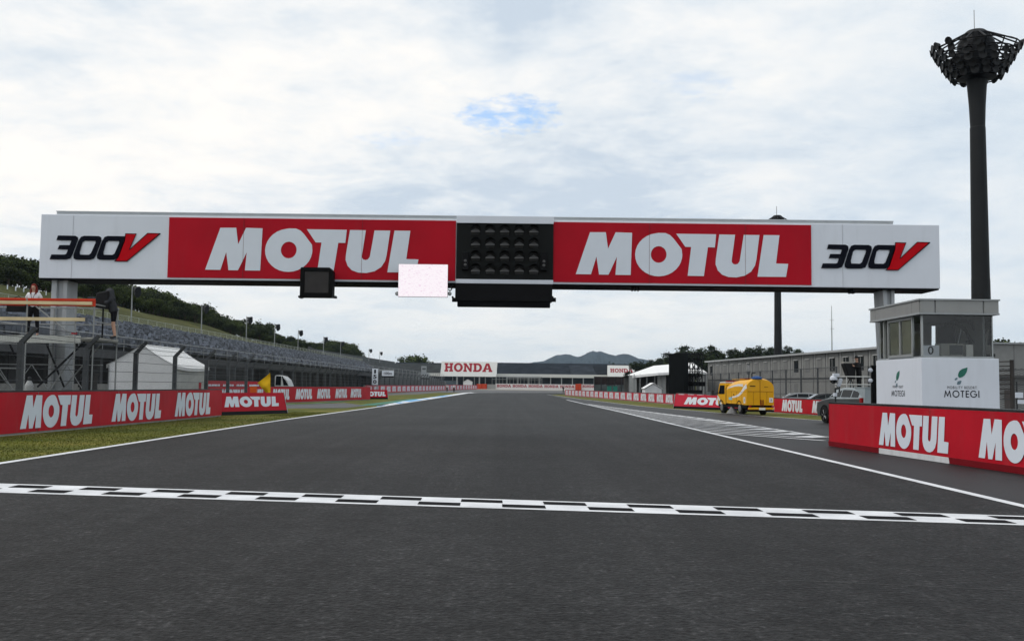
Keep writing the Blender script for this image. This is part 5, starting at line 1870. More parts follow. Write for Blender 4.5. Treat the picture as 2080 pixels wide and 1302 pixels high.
# cars: an estate body with glass, wheels and lamps
def make_car(name, label, loc, rz, m_body, L_=4.3, W_=1.7, H_=1.48, group=None, scale=1.0, suv=False, m_roof=None):
    t = thing(name, label, 'car', loc, rz, group, scale)
    hw = W_ / 2
    base = .30 if suv else .22
    # side outline, y forward
    low = [(-L_ / 2 + .05, base), (L_ / 2 - .1, base), (L_ / 2, base + .25), (L_ / 2 - .05, .66 * H_ * .88), (L_ / 2 - .35, .62 * H_), (.26 * L_, .69 * H_), (-L_ / 2 + .12, .72 * H_), (-L_ / 2, .55 * H_)]
    q = MB()
    k = len(low)
    def ring_(x, pts__): return [(x, p[0], p[1]) for p in pts__]
    ins = [(p[0] * .985, p[1]) for p in low]
    q.add(ring_(-hw, ins) + ring_(-hw + .10, low) + ring_(hw - .10, low) + ring_(hw, ins), [tuple(range(k)), tuple(range(4 * k - 1, 3 * k - 1, -1))] + [(j * k + i, (j + 1) * k + i, (j + 1) * k + (i + 1) % k, j * k + (i + 1) % k) for j in range(3) for i in range(k)])
    body = q.build('body', m_body, t, smooth=False, bevel=.035)
    roof = [(.25 * L_, .685 * H_), (.10 * L_, .95 * H_), (-.05 * L_, H_), (-.30 * L_, .985 * H_), (-.40 * L_, .93 * H_), (-.475 * L_, .715 * H_)]
    q = MB()
    k = len(roof)
    tin = [(p[0], p[1]) for p in roof]
    x1 = [hw - .03 - .20 * max(0, (p[1] / H_ - .69) / .31) for p in roof]
    q.add([(-x1[i], *roof[i]) for i in range(k)] + [(x1[i], *roof[i]) for i in range(k)], [tuple(range(k)), tuple(range(2 * k - 1, k - 1, -1))] + [(i, i + k, i + 1 + k, i + 1) for i in range(k - 1)])
    q.build('roof', m_roof or m_body, body, bevel=.03)
    def inset(face, f, off):
        c = sum((Vector(p) for p in face), Vector()) / len(face)
        return [c + (Vector(p) - c) * f + Vector(off) for p in face]
    for s in (-1, 1):
        for (ya, yb_) in ((.20, -.02), (-.035, -.24), (-.255, -.40)):
            def edge(y_):
                yy = y_ * L_
                for a, b in zip(roof, roof[1:]):
                    if b[0] <= yy <= a[0]:
                        return a[1] + (b[1] - a[1]) * (yy - a[0]) / (b[0] - a[0])
                return .72 * H_
            def xat(z): return hw - .03 - .20 * max(0, (z / H_ - .69) / .31) + .004
            zt0, zt1 = edge(ya) - .09, edge(yb_) - .09
            zl = .735 * H_
            zt0, zt1 = max(zt0, zl + .02), max(zt1, zl + .02)
            pts__ = [(s * xat(zl), ya * L_, zl), (s * xat(zl), yb_ * L_, zl), (s * xat(zt1), yb_ * L_, zt1), (s * xat(zt0), ya * L_, zt0)]
            q = MB()
            q.add(pts__, [(0, 1, 2, 3) if s < 0 else (3, 2, 1, 0)])
            q.build('side_window', mat('car_side_glass', (.008, .010, .012), .12, spec=.12), body)
    for (a, b, nm) in ((roof[0], roof[1], 'windscreen'), (roof[5], roof[4], 'rear_window')):
        A_, B_ = Vector((0, *a)), Vector((0, *b))
        up_ = (B_ - A_)
        nn_ = Vector((0, up_.z, -up_.y)).normalized() * (1 if nm == 'windscreen' else -1) * .012
        p0_, p1_ = A_ + up_ * .12 + nn_, A_ + up_ * .9 + nn_
        q = MB()
        q.add([(-hw + .13, p0_.y, p0_.z), (hw - .13, p0_.y, p0_.z), (hw - .28, p1_.y, p1_.z), (-hw + .28, p1_.y, p1_.z)], [(0, 1, 2, 3)])
        q.build(nm, M_GLASS, body)
    rw = .36 if suv else .31
    for y_ in (.30 * L_, -.31 * L_):
        for s in (-1, 1):
            q = MB()
            q.lathe([(rw * .72, -.10), (rw, -.085), (rw, .085), (rw * .72, .10)], (s * (hw - .085), y_, rw), 24, Matrix.Rotation(R(90), 3, 'Y'))
            w_ = q.build('wheel', M_RUBBER, t)
            q = MB()
            q.lathe([(rw * .68, 0), (rw * .70, .008), (rw * .62, .012), (.05, .006)], (s * (hw + .012), y_, rw), 20, Matrix.Rotation(R(90 * s), 3, 'Y'))
            q.build('hub', M_BLACK, w_)
            q = MB()
            for a in range(5):
                for off_ in (-.14, .14):
                    an = 2 * math.pi * a / 5 + off_
                    q.tube((s * (hw + .03), y_ + .05 * math.cos(an), rw + .05 * math.sin(an)), (s * (hw + .028), y_ + rw * .64 * math.cos(an), rw + rw * .64 * math.sin(an)), .014, 5)
            q.build('rim', M_RIM, w_)
            q = MB()                        # dark wheel arch
            q.add([(s * (hw + .006), y_ + (rw + .09) * math.cos(R(a)), rw + (rw + .09) * math.sin(R(a))) for a in range(0, 181, 12)] + [(s * (hw + .006), y_ + (rw + .005) * math.cos(R(a)), rw + (rw + .005) * math.sin(R(a))) for a in range(0, 181, 12)],
                  [(i, i + 1, i + 17, i + 16) if s > 0 else (i + 16, i + 17, i + 1, i) for i in range(15)])
            q.build('wheel_arch', M_BLACK, body)
    for s in (-1, 1):
        q = MB()
        q.box((s * (hw - .10), -L_ / 2 + .06, .70 * H_ - .08), (.26, .16, .26))
        q.build('tail_lamp', MATS['tail_red'], body)
        q = MB()
        q.box((s * (hw - .22), L_ / 2 - .12, .57 * H_), (.34, .18, .12))
        q.build('headlight', mat('lamp_glass', (0.55, 0.56, 0.58), .15), body)
        q = MB()
        q.box((s * (hw + .09), .19 * L_, .74 * H_), (.17, .09, .12))
        q.build('mirror', m_body, body)
    return t
M_CAR_SUV = mat('dark_teal_grey_paint', (0.045, 0.055, 0.056), .3, var=.02, coat=.35, spec=.4)
ca = make_car('parked_car', 'dark grey hatchback with black wheels standing half hidden behind the right red wall end', (15.15, 43.35, 0), R(9), M_CAR_SUV, L_=4.1, W_=1.65, H_=1.58, suv=True, m_roof=mat('roof_sky_sheen', (.26, .30, .32), .3, coat=.4))  # roof paler than the body: sky reflection put into its colour
car_specs = [
    ('light silver car roof showing over the red wall, right beside the sweeper truck', (20.8, 72.0), (0.20, 0.21, 0.22), .90, 80),
    ('black car in the middle of the row behind the right red wall', (21.0, 66.5), (0.010, 0.011, 0.012), .9, 84),
    ('white roofed car in the row behind the right red wall', (20.5, 61.6), (0.40, 0.41, 0.41), .82, 82),
    ('very dark green car at the near end of the row behind the right red wall', (20.9, 57.2), (0.010, 0.018, 0.015), .88, 86),
]
for lab, (x, y_), colr, s, rz in car_specs:
    make_car('parked_car', lab, (x, y_, 0), R(rz), mat('car_paint_%d' % int(y_), colr, .25, coat=.6, var=.02), scale=.92 * s, group='cars parked behind the right wall')

# television camera on a post behind the wall
q0 = at(1697, 806, 40.5)
tv = thing('remote_camera', 'white domed remote television camera on a thin post behind the right red wall', 'camera', (q0.x, 40.5, 0))
zc_ = at(1697, 771, 40.5).z
q = MB()
q.tube((0, 0, -.02), (0, 0, zc_ - .34), .035, 8)
q.tube((.16, 0, zc_ - .5), (.16, 0, zc_ - .05), .03, 8)
q.path([(0, 0, zc_ - .36), (.16, 0, zc_ - .36)], .03, 6)
q.build('post', M_DARKSTEEL, tv)
q = MB()
q.lathe([(.02, .14), (.10, .13), (.145, .06), (.15, 0), (.15, -.04)], (-.07, 0, zc_ + .02), 16)
q.box((.02, -.02, zc_ + .18), (.24, .2, .14))
q.build('housing', M_WHITE, tv, bevel=.01)
q = MB()
q.lathe([(.145, 0), (.13, -.08), (.06, -.13), (.01, -.14)], (-.07, 0, zc_ - .025), 16)
q.build('dome', M_GLASS, tv)
q = MB()
q.lathe([(.02, .18), (.07, .16), (.08, 0), (.07, -.16), (.02, -.18)], (.18, 0, zc_ - .12), 12, Matrix.Rotation(R(20), 3, 'Y'))
q.build('reel', M_WHITE, tv)
q = MB()
q.bb((-.07, -.07, zc_ - .68), (.05, .07, zc_ - .54))
q.build('connector_box', M_WHITE, tv)

# raised camera stand with rails
YP = 43.0
a, b = at(1719, 800, YP), at(1772, 795, YP)
st = thing('camera_stand', 'pale railed camera stand beside the white signal cabin, behind the right wall', 'scaffold', ((a.x + b.x) / 2, YP + .6, 0))
zdk = at(1745, 793, YP).z
zr1, zr2 = at(1740, 765, YP).z, at(1740, 781, YP).z
M_PALE = mat('pale_rail_paint', (0.5, 0.5, 0.48), .5, metal=.2)
q = MB()
q.bb((a.x, YP, zdk - .12), (b.x + .3, YP + 1.4, zdk - .02))
q.build('deck', M_PALE, st, world=True)
for x in (a.x + .02, (a.x * .35 + b.x * .65), b.x):
    for yy in (YP, YP + 1.4):
        q = MB()
        q.tube((x, yy, -.02), (x, yy, zr1), .024, 7)
        q.build('standard', M_PALE, st, world=True)
for z in (zr1, zr2):
    for p_, r_ in (((a.x, YP, z), (b.x + .3, YP, z)), ((a.x, YP + 1.4, z), (b.x + .3, YP + 1.4, z)), ((a.x, YP, z), (a.x, YP + 1.4, z))):
        q = MB()
        q.tube(p_, r_, .022, 7)
        q.build('tube_rail', M_PALE, st, world=True)
q = MB()
a, b = at(1757, 818, 41), at(1779, 788.5, 41)
q.bb((a.x, 41, -.02), (b.x + .1, 42.2, b.z))
q.bb((a.x - .02, 40.98, b.z + .002), (b.x + .12, 42.22, b.z + .04))
tag(q.build('equipment_box', mat('grey_blue_box', (0.32, 0.37, 0.39), .5, dirt=.2)), 'large grey blue equipment box between the parked dark hatchback and the signal cabin', 'box')
q = MB()
a, b = at(1771, 792, 37.5), at(1781, 742, 37.5)
q.bb((a.x, 37.5, -.02), (b.x + .5, 37.62, b.z))
sp_ = tag(q.build('speed_display', M_BLACK), 'tall black panel with white lamps on its edge, left of the signal cabin', 'display')
for py in (752, 773):
    q = MB()
    p = at(1768.5, py, 37.4)
    q.ball((p.x, 37.42, p.z), .085, 12)
    q.bb((p.x, 37.40, p.z - .02), (a.x + .01, 37.44, p.z + .02))
    o_ = q.build('white_lamp', M_WHITE, sp_, smooth=True)

# signal cabin on the pit wall
CX0, CX1, CY0, CY1 = at(1872, 770, 26.0).x, at(2030, 770, 26.0).x, 26.0, 29.2
CZ0 = at(1950, 822, 26).z - .4
zA, zB = at(1950, 727.5, 26).z, at(1950, 640, 26).z
zC = at(1950, 608.5, 26).z
cb = thing('signal_cabin', 'small glazed timing cabin with white lower walls and grey roof edge beside the pit wall', 'cabin', ((CX0 + CX1) / 2, (CY0 + CY1) / 2, 0))
q = MB()
q.bb((CX0, CY0, CZ0), (CX1, CY1, zA - .002))
q.build('lower_wall', M_WHITE, cb, world=True, bevel=.01)
q = MB()
q.bb((CX0 + .2, CY0 + .2, -.02), (CX1 - .2, CY1 - .2, CZ0 - .002))
q.build('plinth', M_CONC, cb, world=True)
q = MB()
q.bb((CX0 + .06, CY0 + .06, zA), (CX1 - .10, CY1 - .04, zA + .05))
q.build('sill', M_GREYPAINT, cb, world=True)
rx0, rx1 = at(1868, 620, 25.9).x, at(2027, 620, 25.9).x
M_FASC = mat('fascia_grey', (0.30, 0.305, 0.30), .45, metal=.3, var=.05, dirt=.25)
for y0_, (x0, x1) in ((0, (rx0, at(1898, 620, 25.9).x - .02)), (0, (at(1898, 620, 25.9).x + .02, at(1996, 620, 25.9).x - .02)), (0, (at(1996, 620, 25.9).x + .02, rx1))):
    q = MB()
    q.bb((x0 + (.002 if x0 == rx0 else 0), 25.86, zB + .05), (x1, 25.90, zC - .04))
    q.build('fascia_panel', M_FASC, cb, world=True, bevel=.006)
q = MB()
for y0_, y1_ in ((25.9, 26.35), (26.37, 29.0), (29.02, 29.4)):
    q.bb((rx0 - .02, y0_, zB + .05), (rx0 + .02, y1_, zC - .04))
q.build('side_fascia', M_FASC, cb, world=True)
q = MB()
q.bb((rx0 + .021, 25.901, zB + .06), (rx1 - .001, 29.4, zC - .05))
q.bb((rx0 - .05, 25.83, zC - .04), (rx1 + .03, 29.45, zC))
q.bb((rx0 - .035, 25.845, zB), (rx1 + .015, 29.42, zB + .048))
q.build('roof', M_GREYPAINT, cb, world=True)
# mullions, glass and interior
gx0, gx1 = CX0 + .03, CX1 - .12
M_CLEAR = bpy.data.materials.new('clear_glass')
M_CLEAR.use_nodes = True
nt = M_CLEAR.node_tree
nt.nodes.clear()
o1 = nt.nodes.new('ShaderNodeOutputMaterial')
mx = nt.nodes.new('ShaderNodeMixShader')
tr = nt.nodes.new('ShaderNodeBsdfTransparent')
tr.inputs[0].default_value = (.93, .95, .94, 1)
gl = nt.nodes.new('ShaderNodeBsdfGlossy')
gl.inputs['Roughness'].default_value = .03
fr = nt.nodes.new('ShaderNodeFresnel')
fr.inputs[0].default_value = 1.6
nt.links.new(fr.outputs[0], mx.inputs[0])
nt.links.new(tr.outputs[0], mx.inputs[1])
nt.links.new(gl.outputs[0], mx.inputs[2])
nt.links.new(mx.outputs[0], o1.inputs[0])
def mull(x0, y0, x1, y1, z0=zA + .05, z1=zB, m=M_ALU):
    qq = MB()
    qq.bb((x0, y0, z0), (x1, y1, z1))
    return qq.build('mullion', m, cb, world=True)
mull(gx0, 26.05, gx0 + .05, 26.10)
mull(gx1 - .03, 26.05, gx1, 26.09)
for yy in (26.62, 27.45, 28.3, 28.62):
    mull(gx0 - .01, yy, gx0 + .05, yy + .06)
for yy in (26.68, 27.51):
    y1_ = 27.45 if yy < 27 else 28.3
    for za_, zb_ in ((zA + .05, zA + .12), (zB - .08, zB)):
        qq = MB()
        qq.bb((gx0 - .005, yy, za_), (gx0 + .045, y1_, zb_))
        qq.build('sash', M_ALU, cb, world=True)
def pane(p0_, p1_, z0, z1, m=M_CLEAR, name='window'):
    qq = MB()
    qq.quad((*p0_, z0), (*p1_, z0), (*p1_, z1), (*p0_, z1))
    return qq.build(name, m, cb, world=True)
pane((gx0 + .05, 26.075), (gx1 - .03, 26.075), zA + .05, zB)
pane((gx1 - .015, 26.09), (gx1 - .015, 29.1), zA + .05, zB)
pane((gx0 + .02, 26.62), (gx0 + .02, 26.10), zA + .05, zB)
M_BLIND = mat('pale_blind', (0.62, 0.61, 0.50), .6, var=.15, vscale=.9)
pane((gx0 + .025, 27.45), (gx0 + .025, 26.68), zA + .12, zB - .08, m=M_CLEAR)
pane((gx0 + .025, 28.3), (gx0 + .025, 27.51), zA + .12, zB - .08, m=M_CLEAR)
pane((gx0 + .025, 29.1), (gx0 + .025, 28.68), zA + .05, zB, m=M_CLEAR)
qq = MB()
qq.bb((gx0 + .055, 26.66, zA + .06), (gx0 + .065, 28.5, zB - .03))
qq.build('blind', M_BLIND, cb, world=True)
M_CABBACK = mat('cabin_back_wall', (0.48, 0.48, 0.46), .8)
qq = MB()
hx = [(at(px, py, 29.08).x, at(px, py, 29.08).z) for px, py in ((1892.5, 702), (1901, 702), (1901, 662), (1892.5, 662))]
qq.prism([(gx0 + .07, zA + .051), (gx1 - .03, zA + .051), (gx1 - .03, zB - .002), (gx0 + .07, zB - .002)], (0, 29.12, 0), (1, 0, 0), (0, 0, 1), .04, [hx])
qq.build('back_wall', M_CABBACK, cb, world=True)
qq = MB()                                   # right-hand wall: dark screens with a slanting gap
xw = gx1 - .05
def wy(px): return xw / kx(px)
def wz(px, py): return at(px, py, wy(px)).z
qq.prism([(26.52, zA + .051), (29.07, zA + .051), (29.07, zB - .002), (26.52, zB - .002)], (xw, 0, 0), (0, 1, 0), (0, 0, 1), .02,
         [[(wy(1967), wz(1967, 702)), (wy(1944), wz(1944, 704)), (wy(1952), wz(1952, 668)), (wy(1967), wz(1967, 665))]])
qq.build('side_screen', mat('cabin_screen', (0.24, 0.25, 0.25), .7), cb, world=True)
# fittings: number board, monitors, desk, lamp arm
def cab_item(name, label, cat, pxs, py0, py1, Y, dep, m, **kw):
    a, b = at(pxs[0], py1, Y), at(pxs[1], py0, Y)
    qq = MB()
    qq.bb((a.x, Y, a.z), (b.x, Y + dep, b.z))
    return tag(qq.build(name, m, bevel=.008), label, cat), a, b
bo, a, b = cab_item('number_board', 'white board with a black figure 0 behind the cabin glass', 'sign', (1873, 1908), 701.5, 724.5, 26.16, .04, M_WHITE)
qq = MB()
c = at(1885, 720, 26.15)
write(qq, '0', (c.x, 26.153, a.z + .06), (1, 0, 0), (0, 0, 1), .15, .22, offset=.012)
lt_ = qq.build('lettering', M_INK)
lt_.parent = bo
mo, a, b = cab_item('old_monitor', 'grey boxy monitor on the desk behind the cabin glass, right of the 0 board', 'monitor', (1912, 1957), 698, 724, 26.3, .4, mat('monitor_grey', (0.30, 0.30, 0.28), .6))
qq = MB()
qq.bb((a.x + .22, 26.292, a.z + .05), (b.x - .02, 26.298, b.z - .04))
sc2 = qq.build('screen', M_GLASS)
sc2.parent = mo
cab_item('paper_box', 'small pale box on the desk at the right end of the cabin', 'box', (1963, 1977), 700, 724, 26.45, .3, mat('paper_white', (.6, .6, .58), .7))
cab_item('dark_box', 'small dark box in the right lower corner of the cabin window', 'box', (2011, 2022), 718.5, 725, 26.2, .2, M_DARKSTEEL)
la = thing('desk_equipment', 'dark jointed arms and cables hanging inside the cabin window', 'equipment', (at(1950, 690, 27).x, 27.0, zA + .05))
qq = MB()
def ap(px, py, Y=27.0): return at(px, py, Y)
qq.path([ap(1968, 724), ap(1971, 690), ap(1960, 668), ap(1938, 655), ap(1920, 660)], .05, 6)
qq.path([ap(1990, 724), ap(1986, 680), ap(1972, 655), ap(1950, 648)], .04, 6)
qq.build('arm', M_BLACK, la, world=True)
qq = MB()
qq.hexa([ap(1902, 700), ap(1942, 700), ap(1944, 700, 27.2), ap(1904, 700, 27.2)], [ap(1904, 664), ap(1936, 660), ap(1938, 660, 27.2), ap(1906, 664, 27.2)])
qq.build('screen_back', M_BLACK, la, world=True)
qq = MB()
qq.hexa([ap(1917, 664, 27.4), ap(1990, 650, 27.4), ap(1990, 650, 27.8), ap(1917, 664, 27.8)], [ap(1920, 656, 27.4), ap(1968, 636, 27.4), ap(1968, 636, 27.8), ap(1920, 656, 27.8)])
qq.build('cable_tray', M_DARKSTEEL, la, world=True)
qq = MB()
qq.path([ap(1962, 694), ap(1972, 688), ap(1982, 698), ap(1990, 692)], .018, 5)
qq.path([ap(1986, 646), ap(1984, 670), ap(1989, 700)], .012, 5)
qq.build('cable', M_BLACK, la, world=True)
qq = MB()
qq.bb((ap(1992, 700).x, 27.1, zA + .051), (ap(2002, 700).x, 27.5, zB - .2))
qq.bb((ap(2003, 700).x, 27.1, zA + .051), (ap(2006, 700).x, 27.4, zB - .002))
qq.build('curtain', mat('curtain_grey', (.10, .12, .13), .8), la, world=True)
# emblem and lettering on the white walls: leaf, two petals, words
M_LEAFGREEN = mat('emblem_green', (0.030, 0.155, 0.115), .5)
M_SLATE = mat('emblem_slate', (0.14, 0.21, 0.25), .5)
def emblem(O, ex, ey, par):
    """unit: one metre = height of the whole mark"""
    leaf = [(.20, .42), (.17, .52), (.19, .66), (.27, .80), (.40, .90), (.56, .95), (.72, 1.0), (.70, .86), (.65, .70), (.55, .55), (.42, .45), (.30, .41)]
    for pts_, m in ((leaf, M_LEAFGREEN), ([(-.04, .30), (.04, .40), (.15, .41), (.12, .31), (.02, .25)], M_SLATE), ([(.09, .03), (.14, .20), (.30, .25), (.37, .22), (.30, .05), (.20, .01)], M_SLATE)):
        qq = MB()
        qq.prism(pts_, O, ex, ey, 0)
        qq.build('emblem', m, par, world=True)
cbl = cb
o_ = at(1938, 784.5, 25.995)
sc26 = 26 / F_PX
emblem((o_.x + .03, 25.994, at(1938, 781.5, 26).z), Vector((1, 0, 0)) * .46, Vector((0, 0, 1)) * .46, cbl)
a, b = at(1917.5, 806.5, 26), at(1989, 793.5, 26)
qq = MB()
letter(qq, PLAIN, (a.x, 25.994, a.z), (1, 0, 0), (0, 0, 1), (b.x - a.x) / 5.27, b.z - a.z)
qq.build('lettering', M_INK, cb, world=True)
for s_, px0, px1, py0, py1, m, sp_2, of in (('MOBILITY RESORT', 1924, 1984, 784.5, 789.5, M_DARKSTEEL, 1.15, .0),):
    a, b = at(px0, py1, 26), at(px1, py0, 26)
    qq = MB()
    write(qq, s_, (a.x, 25.994, a.z), (1, 0, 0), (0, 0, 1), b.x - a.x, b.z - a.z, sp_2, of)
    qq.build('lettering', m, cbl, world=True)
# same mark on the side wall (reads from far to near)
def side_y(px):
    k = kx(px)
    return CX0 / k
ya_, yb2 = side_y(1811), side_y(1838)
ex_ = Vector((0, -1, 0))
zt_, zb2 = at(1825, 806.5, (ya_ + yb2) / 2).z, 0
zlow = at(1825, 804.5, (ya_ + yb2) / 2).z
zhi = at(1825, 793, (ya_ + yb2) / 2).z
qq = MB()
letter(qq, PLAIN, (CX0 - .006, ya_, zlow), ex_, (0, 0, 1), (ya_ - yb2) / 5.27, zhi - zlow)
qq.build('lettering', M_INK, cbl, world=True)
qq = MB()
write(qq, 'MOBILITY RESORT', (CX0 - .006, ya_ - .1, zhi + .07), ex_, (0, 0, 1), ya_ - yb2 - .2, .07, 1.15)
qq.build('lettering', M_DARKSTEEL, cbl, world=True)
ye_ = side_y(1818)
emblem((CX0 - .006, ye_ - .02, at(1822, 786.5, ye_).z), ex_ * .46, Vector((0, 0, 1)) * .46, cbl)
# ladder-like mesh frame to the right of the cabin
YL = 31.0
lad = thing('mesh_gate', 'dark rusty mesh gate with horizontal bars, right of the signal cabin', 'gate', (at(2045, 780, YL).x, YL, 0))
xa, xb = at(2026, 780, YL).x, at(2056, 780, YL).x
M_RUST = mat('dark_rust_steel', (0.05, 0.045, 0.042), .7, var=.3)
q = MB()
q.tube((xb, YL, -.02), (xb, YL, at(2056, 731, YL).z), .06, 6)
q.tube((xa, YL, -.02), (xa, YL, at(2026, 733, YL).z), .04, 6)
q.build('post', M_RUST, lad, world=True)
q = MB()
for i in range(8):
    za_ = at(2030, 735 + i * 9.2, YL).z
    q.tube((xa, YL, za_), (xb, YL, za_ + .02), .018, 5)
q.build('bars', M_RUST, lad, world=True)

# floodlight towers
def tower(label, base, z_top, s, ring_top=.63):
    t = thing('floodlight_tower', label, 'tower', base)
    q = MB()
    zt_ = z_top
    r0 = .62 * s
    q.lathe([(r0 * 1.15, -.1), (r0 * 1.0, zt_ * .34), (r0 * .98, zt_ * .345), (r0 * .84, zt_ * .74), (r0 * .80, zt_ * .742), (r0 * .90, zt_ * .80), (r0 * 1.12, zt_ * .87), (r0 * 1.20, zt_ * .90)], (0, 0, 0), 28)
    q.build('shaft', mat('tower_black', (0.013, 0.014, 0.015), .55, spec=.16, var=.15, vscale=.4), t, smooth=False)
    zl, zh = zt_ * .862, zt_
    q = MB()
    hh = zh - zl
    q.lathe([(r0 * 1.1, zl + .03 * hh), (r0 * 2.1, zl + .07 * hh), (r0 * 2.2, zl + .45 * hh), (r0 * 2.0, zl + .74 * hh), (r0 * 1.6, zl + .90 * hh), (r0 * 1.0, zl + .985 * hh), (r0 * .2, zh)], (0, 0, 0), 20)
    head = q.build('head_core', M_BLACK, t)
    rings_ = []
    nr = 6
    q = MB()
    for j in range(nr):
        f = j / (nr - 1)
        rr = (1.62 + 1.26 * f ** .9) * s
        z = zl + hh * (.08 + (ring_top - .08) * f)
        pr = [Vector((rr * math.cos(2 * math.pi * i / 28), rr * math.sin(2 * math.pi * i / 28), z)) for i in range(29)]
        q.path(pr, .05 * s, 5)
        rings_.append((rr, z))
    for i in range(14):
        a = 2 * math.pi * i / 14
        c, sn = math.cos(a), math.sin(a)
        q.path([(r0 * c, r0 * sn, zh - .05 * hh), (rings_[-1][0] * c, rings_[-1][0] * sn, rings_[-1][1])], .06 * s, 5)
        q.path([(rg[0] * c, rg[0] * sn, rg[1]) for rg in rings_], .05 * s, 5)
        q.path([(r0 * c, r0 * sn, zl + .35 * hh), (rings_[2][0] * c, rings_[2][0] * sn, rings_[2][1])], .05 * s, 5)
        q.path([(r0 * c, r0 * sn, zl + .62 * hh), (rings_[4][0] * c, rings_[4][0] * sn, rings_[4][1])], .05 * s, 5)
    q.build('frame', M_BLACK, t)
    rnd = random.Random(3)
    k = 0
    for j, (rr, z) in enumerate(rings_):
        n = 15 + j
        for i in range(n):
            a = 2 * math.pi * (i + .5 * (j % 2)) / n + rnd.uniform(-.05, .05)
            deg = math.degrees(a) % 360
            if j == nr - 1 and (222 < deg < 326 or deg < 62) or j == nr - 2 and 250 < deg < 318:
                continue
            M_ = Matrix.Rotation(a, 3, 'Z') @ Matrix.Rotation(R(100 + rnd.uniform(-10, 14)), 3, 'Y')
            q = MB()
            p = Vector(((rr + .1 * s) * math.cos(a), (rr + .1 * s) * math.sin(a), z + .12 * s))
            q.lathe([(.06 * s, -.26 * s), (.14 * s, -.16 * s), (.27 * s, .06 * s), (.29 * s, .08 * s), (.25 * s, .085 * s), (.02 * s, .05 * s)], p, 10, M_)
            k += 1
            if k <= 96:
                q.build('floodlight', mat('lamp_housing', (0.012, 0.012, 0.013), .5, spec=.2), t)
    q = MB()
    q.tube((-.1 * s, 0, zh - .05), (-.1 * s, 0, zh + 1.5 * s), .028 if s == 1 else .05, 5)
    q.build('lightning_rod', M_STEEL, t)
    return t
YT = 70.0
tb, tt = at(1992.5, 600, YT), at(1979, 62.5, YT)
tower('tall black floodlight tower with a crown of round lamps, behind the signal cabin', (tb.x, YT, 0), tt.z, 1.0)
YT2 = 156.0
tb, tt = at(1580, 650, YT2), at(1578, 437.5, YT2)
tower('farther black floodlight tower, its crown just showing over the gantry', (tb.x, YT2, 0), tt.z, .95, .60)
# radio mast
p, p2 = at(1690, 715, 120), at(1690, 621, 120)
q = MB()
q.tube((p.x, 120, -.02), (p.x, 120, (p.z + p2.z) / 2), .10, 6, .06)
q.tube((p.x, 120, (p.z + p2.z) / 2), (p.x, 120, p2.z), .06, 5, .03)
q.tube((p.x - .25, 120, at(1690, 650, 120).z), (p.x + .25, 120, at(1690, 650, 120).z), .03, 4)
q.tube((p.x - .2, 120, at(1690, 668, 120).z), (p.x + .3, 120, at(1690, 668, 120).z), .03, 4)
tag(q.build('radio_mast', M_STEEL), 'thin grey radio mast standing behind the long prefab building', 'mast')

# two-storey prefab building
b0, b1 = Vector((31.4, 156.0, 0)), Vector((36.6, 92.0, 0))
pb = thing('prefab_building', 'long grey two storey prefab building with shuttered upper windows behind the chain fence', 'building', (b0 + b1) / 2)
dB = (b1 - b0).normalized()
LB = (b1 - b0).length
nB = Vector((dB.y, -dB.x, 0))
if nB.x > 0:
    nB = -nB
zT = 5.45
q = MB()
q.hexa([b0, b1, b1 - nB * 7, b0 - nB * 7][::-1], [v + Vector((0, 0, zT)) for v in (b0, b1, b1 - nB * 7, b0 - nB * 7)][::-1])
wall_ = q.build('wall', M_WALLGREY, pb, world=True)
def on(s, z, off=.0): return b0 + dB * s + nB * off + Vector((0, 0, z))
def slabB(s0, s1, z0, z1, o0, o1, name, m, par=None):
    qq = MB()
    qq.hexa([on(s0, z0, o1), on(s1, z0, o1), on(s1, z0, o0), on(s0, z0, o0)], [on(s0, z1, o1), on(s1, z1, o1), on(s1, z1, o0), on(s0, z1, o0)])
    return qq.build(name, m, par or pb, world=True)
slabB(-.3, LB + .3, zT + .002, zT + .22, -7.3, .45, 'roof', mat('roof_edge_grey', (0.36, 0.37, 0.37), .6, dirt=.3))
slabB(0, LB, 2.62, 2.78, .003, .06, 'floor_band', M_DARKSTEEL)
pitch = 3.55
n = int(LB / pitch)
s_near = None
M_SHUT = mat('shutter_grey', (0.17, 0.17, 0.165), .7)
M_JAMB = mat('pale_jamb', (0.36, 0.36, 0.35), .6)
